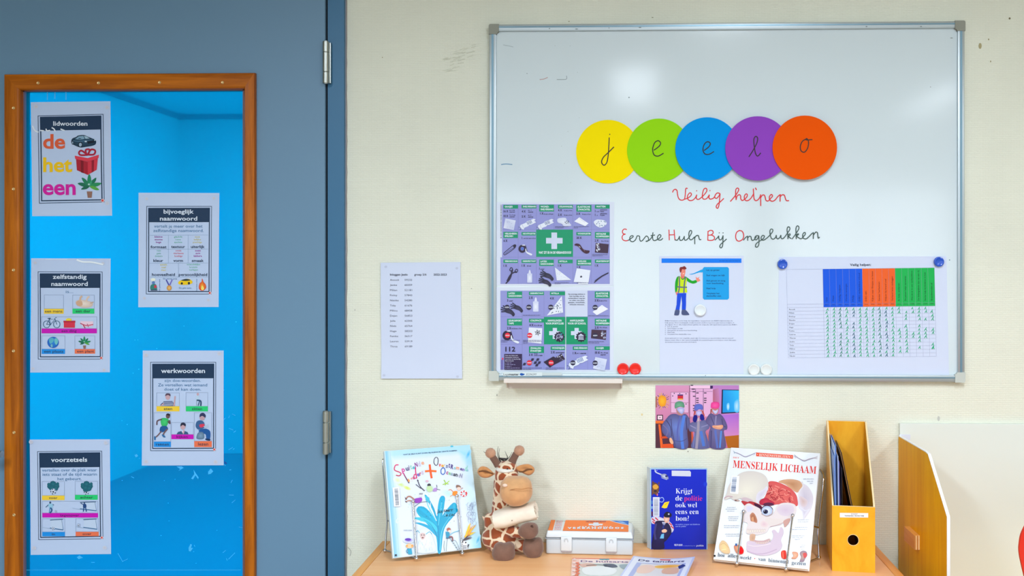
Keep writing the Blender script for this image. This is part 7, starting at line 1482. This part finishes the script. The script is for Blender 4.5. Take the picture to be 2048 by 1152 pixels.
# white brow blaze between the horns
bl_ = blobs([E(322, 300, -.0845, 94, 34, .0345)], 'forehead_patch', plush('cream_plush', (238, 234, 226)), gb, voxel=.0018, sm=3)
for L, nm in (([(205, 330), (150, 285), (95, 280), (64, 325), (95, 372), (160, 378), (215, 350)], 0), ([(405, 290), (450, 265), (520, 258), (568, 290), (566, 330), (520, 358), (450, 330), (415, 318)], 1)):
    cx = sum(p[0] for p in L) / len(L); cy = sum(p[1] for p in L) / len(L)
    bm = NB(); P_ = crv([(p[0], p[1]) for p in L], 5, True); rows = []
    for f_, d in ((1.0, 0), (.93, -.0055), (.7, -.0085), (.4, -.0075), (.12, -.004)):
        rows.append([bm.verts.new(G(cx + (p.x - cx) * f_, cy + (p.y - cy) * f_, -.088 + d)) for p in P_])
    back = [bm.verts.new(G(cx + (p.x - cx) * .9, cy + (p.y - cy) * .9, -.080)) for p in P_]; m_ = len(P_)
    for a, b_ in [(back, rows[0])] + list(zip(rows, rows[1:])):
        for k in range(m_): bm.faces.new((a[k], a[(k + 1) % m_], b_[(k + 1) % m_], b_[k]))
    bm.faces.new(rows[-1]); bm.faces.new(back[::-1])
    er = fin(bm, 'ear', M_ear, gb, smooth='all')
    q = [(75, 325), (115, 318), (160, 328), (208, 345)] if nm == 0 else [(555, 305), (510, 305), (470, 325), (430, 322)]
    bm = NB(); tube(bm, crv([G(x, y, -.0955) for x, y in q], 4), [.0008] + [.0022] * 11 + [.0012], 8); fin(bm, 'ear_fold', plush('ear_fold_%d' % nm, (120, 78, 44)), er, smooth=True)
for a, b_, tp_ in (((252, 268), (198, 192), (182, 160)), ((372, 238), (410, 165), (436, 138))):
    bm = NB(); A1, B1_ = G(*a, -.084), G(*b_, -.086); tube(bm, [A1, A1.lerp(B1_, .4), B1_, B1_.lerp(A1, -.08)], [38 * S, 33 * S, 31 * S, 26 * S], 18); hn = fin(bm, 'horn', M_horn, gb, smooth=True)
    tp3 = G(*tp_, -.087); tb_ = blobs([(tp3, (47 * S, 45 * S, 45 * S), None)], 'horn_tip', M_tip, hn, voxel=.0022, noise_=.0012, sm=1)
    bm = NB(); Rr = random.Random(5)
    for k in range(420):
        d = Vector((Rr.gauss(0, 1), Rr.gauss(0, 1), Rr.gauss(0, 1))).normalized(); p0 = tp3 + d * 44 * S; p1 = p0 + d * 6 * S + Vector((Rr.gauss(0, 1), Rr.gauss(0, 1), Rr.gauss(0, 1))) * .0008
        s_ = d.orthogonal().normalized() * .00035; vs = [bm.verts.new(p0 + s_), bm.verts.new(p0 - s_), bm.verts.new(p0 + d.cross(s_)), bm.verts.new(p1)]
        for t_ in ((0, 1, 3), (1, 2, 3), (2, 0, 3)): bm.faces.new([vs[i] for i in t_])
    o = fin(bm, 'tip_fur', M_tip, hn); o['kind'] = 'stuff'
    if 'category' in o: del o['category']
for nm, L in (('hand', [E(520, 848, -.150, 88, 72, .021), E(560, 838, -.148, 48, 60, .018), E(480, 850, -.148, 55, 55, .018)]), ('foot', [E(297, 1045, -.150, 104, 84, .024), E(262, 1000, -.150, 52, 52, .020), E(345, 1000, -.148, 52, 50, .020)]), ('foot', [E(560, 1000, -.128, 96, 92, .024), E(600, 960, -.126, 50, 55, .020), E(515, 965, -.126, 48, 52, .020)])):
    blobs(L, nm, M_dk, gb, voxel=.0026, noise_=.001, sm=7)
bm = NB(); ball(bm, G(548, 815, -.163), (.004, .002, .005), 10, 8); fin(bm, 'paw_crease', plush('crease', (84, 58, 50)), gb, smooth=True)
hair = mat('black_hair', (34, 28, 28), .6)
for q in ([(250, 100), (244, 150), (252, 200), (275, 235)], [(262, 118), (256, 170), (270, 215), (310, 230)], [(310, 142), (322, 172), (332, 196), (320, 225)], [(372, 150), (352, 190), (330, 215), (300, 232)], [(365, 165), (340, 205), (290, 215), (260, 205)], [(120, 145), (140, 162), (165, 175)]):
    bm = NB(); P_ = crv([G(x, y, -.086) for x, y in q], 5); tube(bm, P_, [.0003 + .0012 * i / len(P_) for i in range(len(P_))], 6); fin(bm, 'hair_strand', hair, gb, smooth=True)
bm = NB(); tube(bm, crv([G(255, 205, -.086), G(290, 212, -.088), G(335, 212, -.086)], 5), [.0012, .0016, .002, .0024, .0026, .0026, .0026, .0024, .002, .0016, .0012], 8); fin(bm, 'mane', hair, gb, smooth=True)
bm = NB(); tube(bm, crv([G(150, 760, -.082), G(128, 740, -.083), G(108, 720, -.084)], 4), [.006, .006, .0055, .005, .004, .003, .002, .001, .0005], 10); fin(bm, 'tail', plush('cream_tail', (226, 196, 170)), gb, smooth=True)
# bandage round the neck, tilted, open ends
M_band = mat('bandage_cloth', (238, 228, 212), .85, spec=.2, bump=(40, .5, .004), var=((30, 30, 30), .05))
bm = NB(); A1 = G(222, 752, -.118); B1_ = G(588, 665, -.116); ax = (B1_ - A1).normalized(); upv = Vector((0, 0, 1)); upv = (upv - ax * upv.dot(ax)).normalized(); fw = ax.cross(upv); rows = []
nr = 26; L_ = (B1_ - A1).length
for i in range(nr + 1):
    t = i / nr; c_ = A1 + ax * L_ * t; rz_ = (74 + 5 * math.sin(t * 7)) * S * (.93 + .1 * math.sin(t * math.pi)); ry_ = .036 + .002 * math.sin(t * 9); row = []
    for k in range(32):
        a = 2 * math.pi * k / 32; e_ = .72
        cu, su = math.cos(a), math.sin(a); cu = math.copysign(abs(cu) ** e_, cu); su = math.copysign(abs(su) ** e_, su)
        wv_ = 1 + .035 * noise.noise(Vector((t * 5, cu * 2, su * 2 + 3))) ; off_ = ax * (.004 * noise.noise(Vector((k * .5, i * .01, 1))) if i in (0, nr) else 0)
        row.append(bm.verts.new(c_ + upv * su * rz_ * wv_ + fw * cu * ry_ * wv_ + off_))
    rows.append(row)
for a, b_ in zip(rows, rows[1:]):
    for k in range(32): bm.faces.new((a[k], a[(k + 1) % 32], b_[(k + 1) % 32], b_[k]))
for row, inw in ((rows[0], ax), (rows[-1], -ax)):
    cen = sum((v.co for v in row), Vector()) / 32; inn = [bm.verts.new(cen + (v.co - cen) * .86 + inw * .004) for v in row]
    for k in range(32): bm.faces.new((row[k], row[(k + 1) % 32], inn[(k + 1) % 32], inn[k]))
    bm.faces.new(inn)
bd = tag(fin(bm, 'bandage', M_band, smooth=True), 'cream cloth bandage wrapped around the neck of the plush giraffe', 'bandage')
bm = NB(); ball(bm, G(372, 758, -.1545), (.0013, .0008, .0011), 8, 6); fin(bm, 'stain', mat('brown_spot', (120, 80, 50), .8), bd, smooth=True)
Rr = random.Random(2)
for k in range(7):
    q0_ = B1_ + upv * Rr.uniform(-.014, .016) + Vector((0, -.03, 0)); bm = NB(); tube(bm, [q0_, q0_ + Vector((Rr.uniform(.001, .005), 0, Rr.uniform(-.006, .004)))], .0004, 5); fin(bm, 'loose_thread', mat('brown_thread', (150, 110, 70), .8) if k == 0 else bpy.data.materials['brown_thread'], bd)
